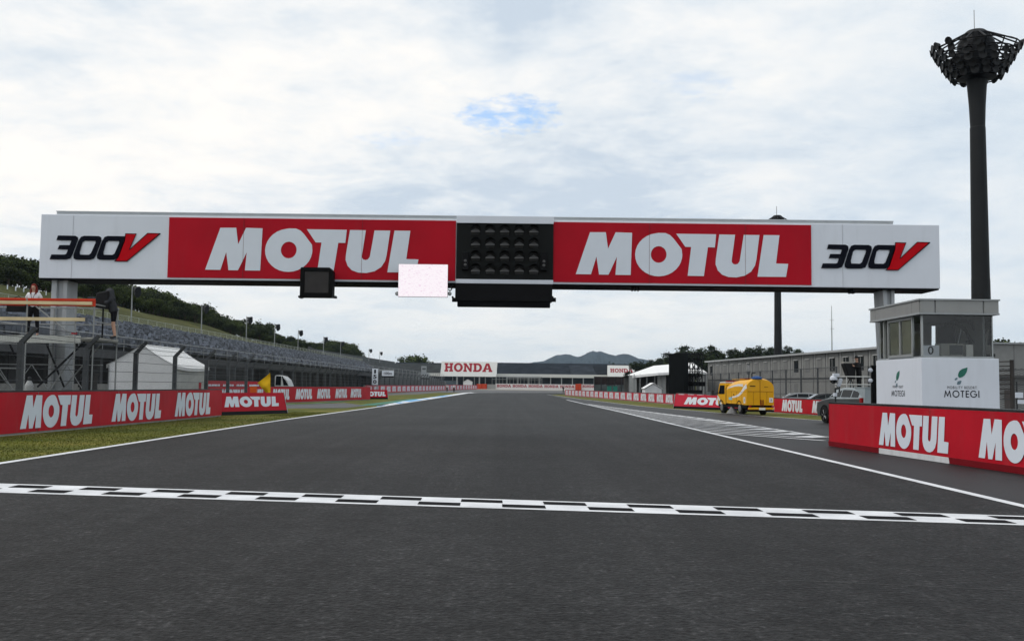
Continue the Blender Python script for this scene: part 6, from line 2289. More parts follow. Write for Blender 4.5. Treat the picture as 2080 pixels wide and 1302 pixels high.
for i in range(n + 1):
    s = i * pitch + .1
    if s + .1 < LB:
        slabB(s, s + .08, .02, zT - .003, .003, .05, 'wall_rib', mat('rib_dark', (0.13, 0.13, 0.13), .7))
        slabB(s + .5, s + .62, 3.0, zT - .003, .003, .10, 'downpipe', M_JAMB)
    if s + 2.9 < LB:
        near_ = isect(b0, b1, 1676) < s + 1.8 < isect(b0, b1, 1795)
        wdw = slabB(s + 1.2, s + 2.55, 3.45, 4.9, .004, .03, 'window', M_GLASS if (near_ or i % 5 == 0) else M_SHUT)
        qq = MB()
        qq.hexa([on(s + 1.2, 4.86, .12), on(s + 2.45, 4.86, .12), on(s + 2.45, 4.86, .004), on(s + 1.2, 4.86, .004)], [on(s + 1.2, 4.95, .10), on(s + 2.45, 4.95, .10), on(s + 2.45, 4.95, .004), on(s + 1.2, 4.95, .004)])
        qq.build('hood', M_JAMB, wdw, world=True)
        if near_:
            qq = MB()
            qq.hexa([on(s + 1.79, 3.55, .045), on(s + 1.86, 3.55, .045), on(s + 1.86, 3.55, .031), on(s + 1.79, 3.55, .031)], [on(s + 1.79, 4.85, .045), on(s + 1.86, 4.85, .045), on(s + 1.86, 4.85, .031), on(s + 1.79, 4.85, .031)])
            qq.build('glazing_bar', M_JAMB, wdw, world=True)
        if i % 3 == 1:
            slabB(s + 1.2, s + 2.2, .05, 2.1, .004, .03, 'door', M_SHUT)
        if i % 2 == 0:
            slabB(s + .9, s + 1.5, .3, .9, .03, .35, 'air_unit', M_WHITE)
# chain fence before the building
pts_f = [(24.0, 121), (24.0, 70)]
catch_fence('dark chain link fence in front of the grey prefab building', pts_f, 4.4, 3.2, 1, wire_mat('chain_link', (0.07, 0.07, 0.07), .09, .14), straight=3.15, bend=False, levels=3, post_r=.055, cable=.028)
fx = (24.0, 69.5)
catch_fence('shorter run of dark chain fence between the parked cars and the camera stand', [(24.0, 69.6), (22.5, 48)], 4.3, 3.1, 1, MATS['chain_link'], straight=3.05, bend=False, levels=3, post_r=.055, cable=.028)
# grey hall at the far right
hl = thing('grey_hall', 'plain pale grey hall with ribbed cladding and a flat roof at the right edge', 'building', (41, 78, 0))
zH = at(2050, 699, 75).z
xh = at(2000, 720, 75).x
q = MB()
q.bb((xh, 75, -.02), (60, 92, zH))
q.build('wall', mat('hall_cladding', (0.235, 0.24, 0.235), .65, var=.05, dirt=.2), hl, world=True)
q = MB()
q.bb((xh - .1, 74.85, zH + .002), (60.2, 92.2, zH + .12))
q.build('roof', M_GREYPAINT, hl, world=True)
q = MB()
for i in range(9):
    x = xh + .6 + i * 1.6
    q.bb((x, 74.98, .02), (x + .05, 74.997, zH - .02))
q.build('cladding_joint', mat('joint_grey', (.16, .16, .16), .7), hl, world=True)
q = MB()
q.bb((xh, 74.4, 2.55), (60, 74.97, 2.7))
q.build('lower_canopy', mat('hall_canopy', (.10, .10, .10), .6), hl, world=True)
q = MB()
a, b = at(2042, 814, 74.9), at(2055, 792, 74.9)
q.bb((a.x, 74.93, -.02), (b.x, 74.975, b.z))
q.build('door', mat('hall_door', (.09, .075, .07), .6), hl, world=True)
q = MB()
p = at(2066, 830, 33)
q.tube((p.x, 33, -.02), (p.x, 33, at(2066, 775, 33).z), .025, 6)
t_ = tag(q.build('notice_post', M_DARKSTEEL), 'small white notices on a dark post at the right edge above the red wall', 'sign')
for py0, py1, dx in ((797, 808, 0), (812, 820, .08)):
    q = MB()
    a, b = at(2064, py1, 32.9), at(2079, py0, 32.9)
    q.bb((a.x + dx, 32.93, a.z), (b.x + dx, 32.965, b.z))
    o_ = q.build('notice', M_WHITE)
    o_.parent = t_
# grey service fence behind the cabin on the right
catch_fence('grey bar fence behind the mesh gate at the right edge', [(18.5, 40), (26, 36)], 3.6, 2.5, 1, MATS['chain_link'], straight=2.4, bend=False, levels=4, post_r=.04, cable=.018)

# LED tower: big black slab seen edge-on with scaffold behind
YE = 110.0
a, b = at(1358.5, 806, YE), at(1389, 717, YE)
le = thing('video_wall', 'tall black video wall slab with steel scaffolding behind it, left of the sweeper truck', 'video wall', ((a.x + b.x) / 2, YE, 0))
q = MB()
q.hexa([(a.x, YE, -.02), (b.x, YE, -.02), (b.x + .6, YE + .7, -.02), (a.x + .4, YE + .7, -.02)], [(a.x, YE, b.z - .1), (b.x, YE, b.z), (b.x + .6, YE + .7, b.z), (a.x + .4, YE + .7, b.z - .1)])
q.build('screen_slab', mat('video_black', (0.008, 0.009, 0.009), .6, spec=.08), le, world=True)
xs_ = [at(px, 760, YE).x for px in (1391, 1400, 1410, 1420, 1429)]
zs_ = [at(1400, py, YE).z for py in (717, 730, 748, 763, 780)]
q = MB()
for x in xs_:
    for yy in (YE + .8, YE + 2.6):
        q.tube((x, yy, -.02), (x, yy, zs_[0] + .0), .06, 5)
for z in zs_:
    for yy in (YE + .8, YE + 2.6):
        q.tube((xs_[0], yy, z), (xs_[-1], yy, z), .055, 5)
    for x in xs_:
        q.tube((x, YE + .8, z), (x, YE + 2.6, z), .045, 4)
for z0, z1 in zip(zs_[1:], zs_):
    for x0, x1 in zip(xs_, xs_[1:]):
        q.tube((x0, YE + .8, z0), (x1, YE + .8, z1), .04, 4)
        q.tube((x0, YE + 2.6, z1), (x1, YE + 2.6, z0), .04, 4)
    q.bb((xs_[0], YE + .9, z0 - .06), (xs_[-1], YE + 2.5, z0))
q.build('scaffold', M_BLACK, le, world=True)
q = MB()
q.bb((xs_[1], YE + .7, -.02), (xs_[-1], YE + 2.7, at(1400, 792, YE).z))
q.bb((xs_[0], YE + 1.0, at(1400, 784, YE).z), (xs_[-1] + .4, YE + 2.2, at(1400, 775, YE).z))
q.build('ballast', M_BLACK, le, world=True)
# white marquee behind it
YM2 = 150.0
mq0, mq1 = at(1277, 760, YM2).x, at(1434, 760, YM2).x
mar = thing('marquee', 'large white marquee with a sloping roof and open sides behind the video wall', 'marquee', ((mq0 + mq1) / 2, YM2, 0))
q = MB()
ridge_px = [(1277, 761, 0), (1330, 742.5, 0), (1409, 736, 0), (1434, 753, 0)]
ze_ = at(1330, 757.5, YM2).z
P_ = [Vector((at(px, py, YM2 + 2).x, 0, at(px, py, YM2 + 2).z)) for px, py, _ in ridge_px]
f0 = [Vector((mq0, YM2 - 1, at(1277, 763.5, YM2).z)), Vector((at(1330, 757, YM2).x, YM2 - 3, at(1330, 758, YM2).z)), Vector((at(1409, 757, YM2).x, YM2 - 3, at(1409, 753, YM2).z)), Vector((mq1, YM2 - 1, at(1434, 757.5, YM2).z))]
rg = [Vector((p.x, YM2 + 3, p.z)) for p in P_]
bk = [Vector((p.x, YM2 + 9, p.z)) for p in f0]
for A_, B_ in ((f0, rg), (rg, bk)):
    for i in range(3):
        q.quad(A_[i], A_[i + 1], B_[i + 1], B_[i])
        q.quad(*(v - Vector((0, 0, .06)) for v in (B_[i], B_[i + 1], A_[i + 1], A_[i])))
q.build('canvas_roof', M_TENTROOF, mar, world=True)
q = MB()
for i in range(3):
    q.quad(f0[i], f0[i] - Vector((0, 0, .35)), f0[i + 1] - Vector((0, 0, .35)), f0[i + 1])
q.build('valance', M_TENTROOF, mar, world=True)
for px in (1278, 1288, 1300, 1314, 1330, 1345, 1410, 1433):
    p = at(px, 790, YM2 - 1.5)
    q = MB()
    q.tube((p.x, YM2 - 1.5, -.02), (p.x, YM2 - 1.5, at(px, 760, YM2).z), .07, 5)
    q.build('pole', M_STEEL, mar, world=True)
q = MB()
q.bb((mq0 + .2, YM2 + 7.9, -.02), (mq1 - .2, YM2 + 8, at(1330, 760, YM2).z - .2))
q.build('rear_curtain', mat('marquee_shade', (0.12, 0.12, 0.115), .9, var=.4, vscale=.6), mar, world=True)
for px0, px1 in ((1277, 1291), (1333, 1350), (1412, 1434)):
    q = MB()
    q.bb((at(px0, 780, YM2).x, YM2 - 1.2, at(px0, 778, YM2).z * 0 - .02), (at(px1, 780, YM2).x, YM2 - 1.15, at(px1, 761, YM2).z - .1))
    q.build('canvas_wall', mat('marquee_wall', (0.40, 0.41, 0.40), .8, var=.1), mar, world=True)
# small white tent before it
a, b = at(1310, 797, 118), at(1344, 797, 118)
ridge_tent('small_tent', 'small bright white gable tent standing in front of the large marquee', a.x, b.x, 118, 120.5, at(1327, 789, 118).z, at(1331, 777.5, 118).z, 'y', ov=.1)
# dark mesh hoarding
YD = 172.0
a, b = at(1207, 797, YD), at(1275, 765.5, YD)
dm = thing('mesh_screen', 'dark brown mesh hoarding with a fence below it, left of the large marquee', 'hoarding', ((a.x + b.x) / 2, YD, 0))
q = MB()
q.bb((a.x, YD, at(1240, 781, YD).z), (b.x, YD + .2, b.z))
q.build('upper_screen', mat('brown_mesh', (0.035, 0.026, 0.026), .9, var=.3, vscale=1), dm, world=True)
q = MB()
q.bb((a.x, YD + .05, -.02), (b.x + 6, YD + .12, at(1240, 781.3, YD).z - .01))
q.build('lower_screen', mat('grey_screen', (0.10, 0.115, 0.115), .9, var=.4, vscale=.8), dm, world=True)
for i in range(11):
    x = a.x + (b.x + 6 - a.x) * i / 10
    q = MB()
    q.tube((x, YD - .1, -.02), (x, YD - .1, b.z if i < 7 else b.z + .3), .07, 5)
    q.build('post', M_DARKSTEEL, dm, world=True)
for px, lab in ((1238, 'left'), (1250, 'right')):
    p = at(px, 797, YD - 3)
    q = MB()
    q.bb((p.x - .35, YD - 3, -.02), (p.x + .35, YD - 2.4, at(px, 785, YD - 3).z))
    q.bb((p.x - .38, YD - 3.03, at(px, 785, YD - 3).z + .002), (p.x + .38, YD - 2.37, at(px, 784.2, YD - 3).z))
    tag(q.build('toilet_cabin', mat('teal_green', (0.03, 0.20, 0.15), .6)), 'small green portable cabin in front of the dark mesh hoarding', 'cabin', 'green portable cabins before the mesh hoarding')

# ================================================================== SECOND SEATING BANK, FAR LEFT
cs = thing('grandstand', 'grey farther seating bank with fencing, beyond the end of the long left grandstand', 'grandstand', (-26, 190, 0))
c_a, c_b = (-25.5, 186.0), (-21.0, 345.0)      # front edge, plan
for r_ in range(9):
    f = r_ / 8
    q = MB()
    z = 2.6 + 6.6 * f
    ox = -18.0 * f
    y0_ = c_a[1] + 40 * f
    q.hexa([(c_a[0] + ox - 2.3, y0_, z - 1.2), (c_a[0] + ox, y0_, z - 1.2), (c_b[0] + ox, c_b[1], z - 1.2), (c_b[0] + ox - 2.3, c_b[1], z - 1.2)], [(c_a[0] + ox - 2.3, y0_, z), (c_a[0] + ox, y0_, z), (c_b[0] + ox, c_b[1], z), (c_b[0] + ox - 2.3, c_b[1], z)])
    q.build('seat_tier', M_FARSEAT2, cs, world=True)
q = MB()
q.hexa([(c_a[0] - .4, c_a[1], -.02), (c_a[0] - .1, c_a[1], -.02), (c_b[0] - .1, c_b[1], -.02), (c_b[0] - .4, c_b[1], -.02)], [(c_a[0] - .4, c_a[1], 1.39), (c_a[0] - .1, c_a[1], 1.39), (c_b[0] - .1, c_b[1], 1.39), (c_b[0] - .4, c_b[1], 1.39)])
q.build('front_wall', mat('far_front_wall', (0.07, 0.078, 0.085), .8, var=.3, vscale=.3), cs, world=True)
q = MB()
q.prism([(0, 0), (1, 0), (1, 9.9), (0, 3.3)], (c_a[0] - .2, c_a[1] - .3, -.02), (-20, 42, 0), (0, 0, 1), .2)
q.build('end_wall', mat('far_end_wall', (0.045, 0.05, 0.055), .8), cs, world=True)
q = MB()
a_, b_2 = Vector((c_a[0] - 1, c_a[1] + 2, 0)), Vector((c_b[0] - 1, c_b[1], 0))
for i in range(23):
    p = a_.lerp(b_2, i / 22)
    q.tube((p.x, p.y, 2.5), (p.x, p.y, 5.0), .06, 4)
for z in (3.3, 4.2, 5.0):
    q.tube((a_.x, a_.y, z), (b_2.x, b_2.y, z), .04, 4)
q.build('front_railing', M_STEEL, cs, world=True)

# ================================================================== TREES
def crown_mesh(seed, lobes, leaf, n_clump, n_leaf, spread, flat_=.8):
    rnd = random.Random(seed)
    q = MB()
    for _ in range(n_clump):
        cx_, cy_, cz_, rx_, rz_ = rnd.choice(lobes)
        while True:
            v = Vector((rnd.uniform(-1, 1), rnd.uniform(-1, 1), rnd.uniform(-1, 1)))
            if 0.25 < v.length < 1:
                break
        v = v.normalized() * v.length ** .45
        c = Vector((cx_ + v.x * rx_, cy_ + v.y * rx_, cz_ + v.z * rz_))
        for _ in range(n_leaf):
            d = Vector((rnd.gauss(0, 1), rnd.gauss(0, 1), rnd.gauss(0, flat_))) * spread * .55
            p = c + d
            a = Vector((rnd.gauss(0, 1), rnd.gauss(0, 1), rnd.gauss(0, .7))).normalized()
            b = a.cross(Vector((rnd.gauss(0, 1), rnd.gauss(0, 1), rnd.gauss(0, 1)))).normalized()
            s = leaf * rnd.uniform(.6, 1.4)
            q.add([p - a * s, p + b * s * .55, p + a * s, p - b * s * .55], [(0, 1, 2, 3)])
    return q
def make_tree(name, label, seed, lobes, h_trunk, m_leaf, leaf=.20, n_clump=90, n_leaf=26, spread=.55, group=None, r0=.17):
    t = thing(name, label, 'tree', (0, 0, -500), 0, group)
    rnd = random.Random(seed + 50)
    q = MB()
    pts_ = [Vector((0, 0, -.4)), Vector((rnd.uniform(-.1, .1), rnd.uniform(-.1, .1), h_trunk * .5)), Vector((rnd.uniform(-.25, .25), rnd.uniform(-.2, .2), h_trunk))]
    q.tube(pts_[0], pts_[1], r0, 8, r0 * .8)
    q.tube(pts_[1], pts_[2], r0 * .8, 8, r0 * .55)
    for lb in lobes:
        e_ = Vector(lb[:3])
        m_ = pts_[2].lerp(e_, .5) + Vector((0, 0, .15))
        q.tube(pts_[2] - Vector((0, 0, .3)), m_, r0 * .5, 6, r0 * .3)
        q.tube(m_, e_, r0 * .3, 5, r0 * .12)
    q.build('trunk', M_BARK, t)
    crown_mesh(seed, lobes, leaf, n_clump, n_leaf, spread).build('crown', m_leaf, t)
    return t
def lobeset(seed, n, w, z0, z1, r, rz):
    rnd = random.Random(seed)
    return [(rnd.uniform(-w, w), rnd.uniform(-w, w), rnd.uniform(z0, z1), r * rnd.uniform(.7, 1.2), rz * rnd.uniform(.7, 1.2)) for _ in range(n)]
G_L = 'dark green trees along the hilltop above the left grandstand'
G_R = 'dark pines in the wood behind the grey prefab building'
protos = [make_tree('tree', 'dark green leafy tree in the belt along the hilltop above the left grandstand', s, [(0, 0, 3.6, 1.5, 1.3)] + lobeset(s, 6, 1.7, 2.2, 4.6, 1.15, .95), 2.0, M_LEAF, group=G_L) for s in (1, 2, 3, 4)]
pines = [make_tree('pine_tree', 'tall dark pine in the wood behind the grey prefab building', s, lobeset(s, 8, 1.6, 3.0, 8.2, 1.3, .75) + [(0, 0, 8.6, .9, .9)], 6.0, M_PINE, group=G_R, n_clump=100, n_leaf=24, r0=.22, spread=.6) for s in (11, 12, 13)]
pt = [[(c, []) for c in kids(p)] for p in protos]
pp = [[(c, []) for c in kids(p)] for p in pines]
used = set()
def plant(kind, x, y, z, s, rz=None, stretch=1.0, label=None, group=None):
    arr, tr = (protos, pt) if kind == 'leafy' else (pines, pp)
    i = random.randrange(len(arr))
    rz = random.uniform(0, 6.28) if rz is None else rz
    key = (kind, i)
    if key not in used:
        used.add(key)
        o = arr[i]
        o.matrix_basis = Matrix.Translation((x, y, z)) @ Matrix.Rotation(rz, 4, 'Z') @ Matrix.Diagonal((s, s, s * stretch, 1))
        if label: o['label'] = label
        return o
    return dup(arr[i], (x, y, z), rz, s, label, group, stretch, tr[i])
# belt on the left hill: height of the belt's top follows the skyline in the photograph
SKY_L = [(-40, 512), (0, 514), (40, 524), (80, 522), (130, 560), (200, 572), (280, 584), (330, 600), (380, 618), (420, 624), (445, 636), (470, 650), (500, 657), (525, 657), (545, 672), (565, 682), (600, 690), (640, 697), (662, 702), (680, 692), (702, 698), (720, 706), (735, 718), (748, 729), (760, 735)]
def prof_at(P, px):
    for a, b in zip(P, P[1:]):
        if a[0] <= px <= b[0]:
            return a[1] + (b[1] - a[1]) * (px - a[0]) / (b[0] - a[0])
    return P[-1][1]
rt = random.Random(21)
for row, X in enumerate((-63.0, -69.0, -76.0, -84.0)):
    y = 108.0 + 2 * row
    while y < 470:
        x = X + rt.uniform(-2, 2)
        d = Vector((x, y, 0))
        px = 1031 + x / y * F_PX
        if -60 < px < 757:
            zg = hill_z(x, y)
            py = prof_at(SKY_L, px)
            ztop = HC + (783 + .0115 * (px - 1031) - py) / F_PX * y
            hgt = ztop - zg
            hgt = max(2.8, min(8.5, hgt)) * (rt.uniform(.74, 1.10) if row > 0 else rt.uniform(.50, .92))
            s = hgt / 5.6
            plant('leafy', x, y, zg - .2, s * rt.uniform(.95, 1.15), stretch=rt.uniform(.9, 1.1))
        y += rt.uniform(3.6, 5.6) * (1.0 if y < 230 else 1.35)
# trees beyond the far stand
p = at(850, 740, 470)
plant('leafy', p.x, 470, 0, (at(850, 716, 470).z) / 5.6, label='single large round tree rising behind the far stand, left of the big billboard')
for px, py, Y, lab in ((815, 730, 480, 'pale bushy tree behind the far stand, left of the single large round tree'), (792, 733, 470, 'low bushy tree near the end of the left hill, behind the curved seats'), (1252, 736, 520, 'small tree top showing above the smaller white billboard')):
    p = at(px, 745, Y)
    plant('leafy', p.x, Y, 0, at(px, py, Y).z / 5.6, label=lab)
SKY_R = [(1296, 738), (1330, 729), (1352, 722), (1362, 717), (1380, 712), (1396, 706), (1415, 709), (1440, 707), (1470, 711), (1495, 711), (1520, 708), (1548, 707), (1565, 703), (1590, 707), (1612, 704), (1635, 711), (1650, 720), (1700, 728), (1790, 735)]
for row, (Y, step) in enumerate(((258, 3.6), (268, 3.6), (280, 4.0), (296, 4.4))):
    x = 33.0
    while x < 112:
        px = 1031 + x / Y * F_PX
        if 1290 < px < 1800:
            ztop = HC + (783 + .0115 * (px - 1031) - prof_at(SKY_R, px)) / F_PX * Y
            zg = rise_z(x, Y) + .2
            hgt = max(3.2, (ztop - zg) * (rt.uniform(.90, 1.06) if row else rt.uniform(.66, .92)))
            plant('pine', x, Y + rt.uniform(-3, 3), zg - .3, hgt / 9.4 * 1.12, stretch=.92)
        x += step * rt.uniform(.7, 1.25)
for px, py, lab in ((2062, 690, 'small dark tree top at the left of a pair over the grey hall roof'), (2074, 694, 'small dark tree top at the far right over the grey hall roof')):
    p = at(px, 720, 110)
    plant('leafy', p.x, 110, 0, at(px, py, 110).z / 5.4, label=lab)
for o in protos + pines:
    if o.matrix_basis.translation.z < -400:
        for c in kids(o):
            bpy.data.objects.remove(c)
        bpy.data.objects.remove(o)

# ================================================================== PEOPLE
M_SKIN = mat('skin', (0.50, 0.30, 0.22), .6, var=.05)
def skin_mesh(name, nodes, edges, m, parent, extra=None, sub=2, smooth=True):
    """one continuous surface grown round a skeleton of (x, y, z, radius) joints; extra: MB joined to it"""
    me = bpy.data.meshes.new(name)
    me.from_pydata([n[:3] for n in nodes], edges, [])
    o = bpy.data.objects.new(name, me)
    COL.objects.link(o)
    sk = o.modifiers.new('skin', 'SKIN')
    sk.use_smooth_shade = True
    for v, n in zip(me.skin_vertices[0].data, nodes):
        v.radius = (n[3], n[4] if len(n) > 4 else n[3])
        v.use_root = False
    me.skin_vertices[0].data[0].use_root = True
    ss = o.modifiers.new('sub', 'SUBSURF')
    ss.levels = sub
    ss.render_levels = sub
    dg = bpy.context.evaluated_depsgraph_get()
    m2 = bpy.data.meshes.new_from_object(o.evaluated_get(dg))
    bpy.data.objects.remove(o)
    q = MB()
    q.add([tuple(v.co) for v in m2.vertices], [tuple(p.vertices) for p in m2.polygons])
    if extra:
        q.add(extra.v, extra.f)
    bpy.data.meshes.remove(m2)
    return q.build(name, m, parent, smooth=smooth)
def lerp3(a, b, t): return tuple(a[i] + (b[i] - a[i]) * t for i in range(3))
def person(label, loc, rz, s=1.0, arms=None, lean=0.0, head_tilt=0.0, shirt=(.7, .7, .7), trousers=(.01, .01, .012), hair=(.02, .015, .012), shorts=False, long_hair=False, sleeves=.5, legs=None, group=None, hat=None, shoes=(.01, .01, .01), bulky=1.0):
    """figure facing -y; arms: (elbow, wrist) for right (-x) and left (+x)"""
    t = thing('person', label, 'person', loc, rz, group, s)
    L = lean
    hp = (0, 0, .93)
    ch = (0, -L * .6, 1.28)
    nb_ = (0, -L * .9, 1.445)
    hd = (0, -L * 1.0 - .01, 1.53)
    hm = (0, -L * 1.05 - .02 - head_tilt * .5, 1.615)
    ht = (0, -L * 1.05 - .01 - head_tilt, 1.695)
    legs = legs or [((-.10, 0, .50), (-.11, .02, .085)), ((.10, 0, .50), (.11, .02, .085))]
    arms = arms or [((-.27, .02, 1.14), (-.28, -.06, .90)), ((.27, .02, 1.14), (.28, -.06, .90))]
    nodes = [(*hp, .125, .105), (0, -L * .25, 1.08, .118, .095), (*ch, .140, .105), (*nb_, .062), (*hd, .052), (*hm, .082, .098), (*ht, .066, .080)]
    edges = [(0, 1), (1, 2), (2, 3), (3, 4), (4, 5), (5, 6)]
    ex_ = MB()
    top_n, top_e = [(0, 0, .87, .150 * bulky, .128 * bulky), (0, -L * .25, 1.10, .138 * bulky, .118 * bulky), (*ch, .152 * bulky, .118 * bulky), (nb_[0], nb_[1], nb_[2] - .02, .078)], [(0, 1), (1, 2), (2, 3)]
    bot_n, bot_e = [(hp[0], hp[1], 1.13, .132, .112), (*hp, .142, .124)], [(0, 1)]
    for i, s_ in enumerate((-1, 1)):
        el, wr = arms[i]
        sh = (s_ * .165, ch[1] - L * .25, 1.40)
        k = len(nodes)
        nodes += [(*sh, .058), (*lerp3(sh, el, .5), .050), (*el, .041), (*lerp3(el, wr, .35), .040), (*wr, .027)]
        edges += [(2, k), (k, k + 1), (k + 1, k + 2), (k + 2, k + 3), (k + 3, k + 4)]
        d = (Vector(wr) - Vector(el)).normalized()
        side_ = d.cross(Vector((0, 1, 0)))
        side_ = (side_ if side_.length > .2 else Vector((1, 0, 0))).normalized()
        palm = Vector(wr) + d * .055
        k2 = len(nodes)
        nodes += [(*palm, .036, .020)]
        edges += [(k + 4, k2)]
        curl = d.cross(side_).normalized() * (.5)
        for j, (off_, ln) in enumerate(((-.028, .068), (-.010, .078), (.009, .074), (.027, .058))):
            b0_ = palm + side_ * off_ + d * .02
            b1_ = b0_ + (d + curl * .3).normalized() * ln * .55
            b2_ = b1_ + (d * .6 + curl * 1.3).normalized() * ln * .5
            ex_.tube(b0_, b1_, .0095, 6, .0085)
            ex_.tube(b1_, b2_, .0085, 6, .006)
        th0 = palm - side_ * .03 * s_ - d * .015
        th1 = th0 + (d * .6 - side_ * s_).normalized() * .035
        ex_.tube(th0, th1, .011, 6, .009)
        ex_.tube(th1, th1 + (d + curl * .4).normalized() * .03, .009, 6, .006)
        kt = len(top_n)
        e2 = lerp3(sh, el, min(1, sleeves * 1.0)) if sleeves <= 1 else el
        top_n += [(*sh, .070 * bulky), (*lerp3(sh, e2, .55), .066 * bulky), (*e2, .060 * bulky)]
        top_e += [(2, kt), (kt, kt + 1), (kt + 1, kt + 2)]
        if sleeves > 1:
            top_n += [(*lerp3(el, wr, .9), .044 * bulky)]
            top_e += [(kt + 2, kt + 3)]
        kn, an = legs[i]
        hip = (s_ * .088, 0, .88)
        k = len(nodes)
        toe = (an[0] * 1.12, an[1] - .15, an[2] - .045)
        nodes += [(*hip, .092), (*lerp3(hip, kn, .5), .078), (*kn, .056), (*lerp3(kn, an, .3), .056), (*an, .036), (*toe, .034, .022)]
        edges += [(0, k), (k, k + 1), (k + 1, k + 2), (k + 2, k + 3), (k + 3, k + 4), (k + 4, k + 5)]
        kb = len(bot_n)
        en = lerp3(kn, an, .88) if not shorts else lerp3(hip, kn, .85)
        bot_n += [(*hip, .104)] + ([(*lerp3(hip, kn, .5), .088), (*kn, .066), (*en, .052)] if not shorts else [(*lerp3(hip, kn, .5), .096), (*en, .088)])
        bot_e += [(1, kb)] + [(kb + j, kb + j + 1) for j in range(3 if not shorts else 2)]
    # face: nose, brow, ears, lips as small forms joined to the body mesh
    fy = hm[1] - .095
    ex_.tube((0, fy + .012, 1.635 - .02), (0, fy - .014, 1.598), .009, 6, .014)
    for s_ in (-1, 1):
        ex_.ball((s_ * .084, hm[1] + .01, 1.61), .022, 8, (.5, 1, 1.3))
    body = skin_mesh('body', nodes, edges, M_SKIN, t, ex_)
    q = MB()
    for s_ in (-1, 1):
        q.ball((s_ * .032, fy + .014, 1.628), .011, 8, (1.3, .7, .8))
    q.build('eyes', mat('eye_dark', (.02, .015, .012), .3), body)
    q = MB()
    q.ball((0, fy + .012, 1.562), .020, 8, (1.2, .5, .35))
    q.build('mouth', mat('lip', (.30, .09, .08), .5), body)
    skin_mesh('shirt', top_n, top_e, mat('cloth_%02d%02d%02d' % tuple(int(c * 99) for c in shirt), shirt, .85, var=.08, vscale=8), t)
    skin_mesh('shorts' if shorts else 'trousers', bot_n, bot_e, mat('cloth_%02d%02d%02d' % tuple(int(c * 99) for c in trousers), trousers, .85, var=.1, vscale=8), t)
    for i in range(2):
        an = legs[i][1]
        skin_mesh('shoe', [(an[0], an[1] + .03, an[2] - .02, .045, .05), (an[0] * 1.05, an[1] - .08, an[2] - .035, .044, .040), (an[0] * 1.12, an[1] - .18, an[2] - .05, .036, .026)], [(0, 1), (1, 2)], mat('shoe_black', shoes, .6), t, sub=1)
    hr = mat('hair_%02d%02d' % (int(hair[0] * 99), int(hair[1] * 99)), hair, .7, var=.3, vscale=30)
    hn = [(hm[0], hm[1] + .035, 1.64, .088, .098), (ht[0], ht[1] + .015, 1.70, .080, .088), (ht[0], ht[1] + .0, 1.735, .05, .055)]
    he = [(0, 1), (1, 2)]
    if long_hair:
        hn += [(-.075, hm[1] + .035, 1.58, .042), (-.085, hm[1] + .01, 1.47, .040), (-.075, hm[1] - .03, 1.38, .024), (.075, hm[1] + .035, 1.58, .042), (.085, hm[1] + .01, 1.47, .040), (.075, hm[1] - .03, 1.38, .024), (0, hm[1] + .09, 1.52, .06)]
        he += [(0, 3), (3, 4), (4, 5), (0, 6), (6, 7), (7, 8), (0, 9)]
    skin_mesh('hair', hn, he, hr, t)
    if hat:
        q = MB()
        q.lathe([(.105, 1.67), (.108, 1.70), (.095, 1.75), (.05, 1.78), (.01, 1.785)], (hm[0], hm[1] + .012, 0), 16)
        q.bb((hm[0] - .075, hm[1] - .19, 1.675), (hm[0] + .075, hm[1] - .08, 1.69))
        q.build('cap', mat('cap_black', hat, .8), t)
    return t
# woman on the scaffold
wp = at(66, 669, 35.6)
wm = person('woman with long red hair in white shirt and black trousers on the scaffold', (wp.x, 35.6, PZ + .002), R(8), 1.10,
            arms=[((-.27, .03, 1.16), (-.10, -.20, 1.10)), ((.27, .03, 1.16), (.10, -.20, 1.10))], head_tilt=.05, shirt=(.72, .72, .74), trousers=(.008, .008, .010), hair=(.16, .014, .008), long_hair=True, sleeves=.62, legs=[((-.13, 0, .50), (-.15, .02, .085)), ((.13, 0, .50), (.15, .02, .085))])
q = MB()
q.path([(-.06, -.085, 1.43), (-.045, -.135, 1.34), (0, -.145, 1.20), (.045, -.135, 1.34), (.06, -.085, 1.43)], .008, 5)
q.bb((-.035, -.16, 1.12), (.035, -.15, 1.20))
q.build('lanyard', mat('lanyard_black', (.01, .01, .012), .7), wm)
q = MB()
q.box((0, -.27, 1.115), (.16, .075, .012))
ph = q.build('phone', M_BLACK)
ph.matrix_basis = wm.matrix_basis.copy()
tag(ph, 'small dark phone held in both hands by the woman with red hair', 'phone')
# camera operator on the scaffold, under a rain cover
cp = at(230, 674, 35.7)
op = person('camera operator in black shorts bending under a dark hooded rain jacket on the scaffold', (cp.x, 35.7, PZ + .0), R(-78), 1.0, lean=.16, head_tilt=.05, arms=[((-.30, -.22, 1.22), (-.12, -.46, 1.34)), ((.30, -.22, 1.22), (.12, -.46, 1.36))],
            shirt=(.042, .044, .050), trousers=(.006, .006, .007), shorts=True, sleeves=1.2, bulky=1.45, legs=[((-.10, -.04, .50), (-.12, .04, .085)), ((.10, .02, .50), (.13, .10, .085))])
q = MB()
q.lathe([(.22, 1.36), (.19, 1.46), (.155, 1.56), (.145, 1.68), (.11, 1.76), (.04, 1.80)], (0, -.16, 0), 14)
q.build('hood', mat('hood_grey', (.05, .052, .058), .8, var=.15, bump=.5, bscale=14), op, smooth=True)
tvp = at(211, 674, 35.5)
tvc = thing('covered_camera', 'television camera under a black rain cover on the scaffold, in front of its operator', 'camera', (tvp.x, 35.5, PZ), R(-78))
q = MB()
q.hexa([(-.18, -.34, 1.08), (.18, -.34, 1.08), (.20, .16, 1.02), (-.20, .16, 1.02)], [(-.15, -.28, 1.60), (.15, -.28, 1.60), (.16, .14, 1.70), (-.16, .14, 1.70)])
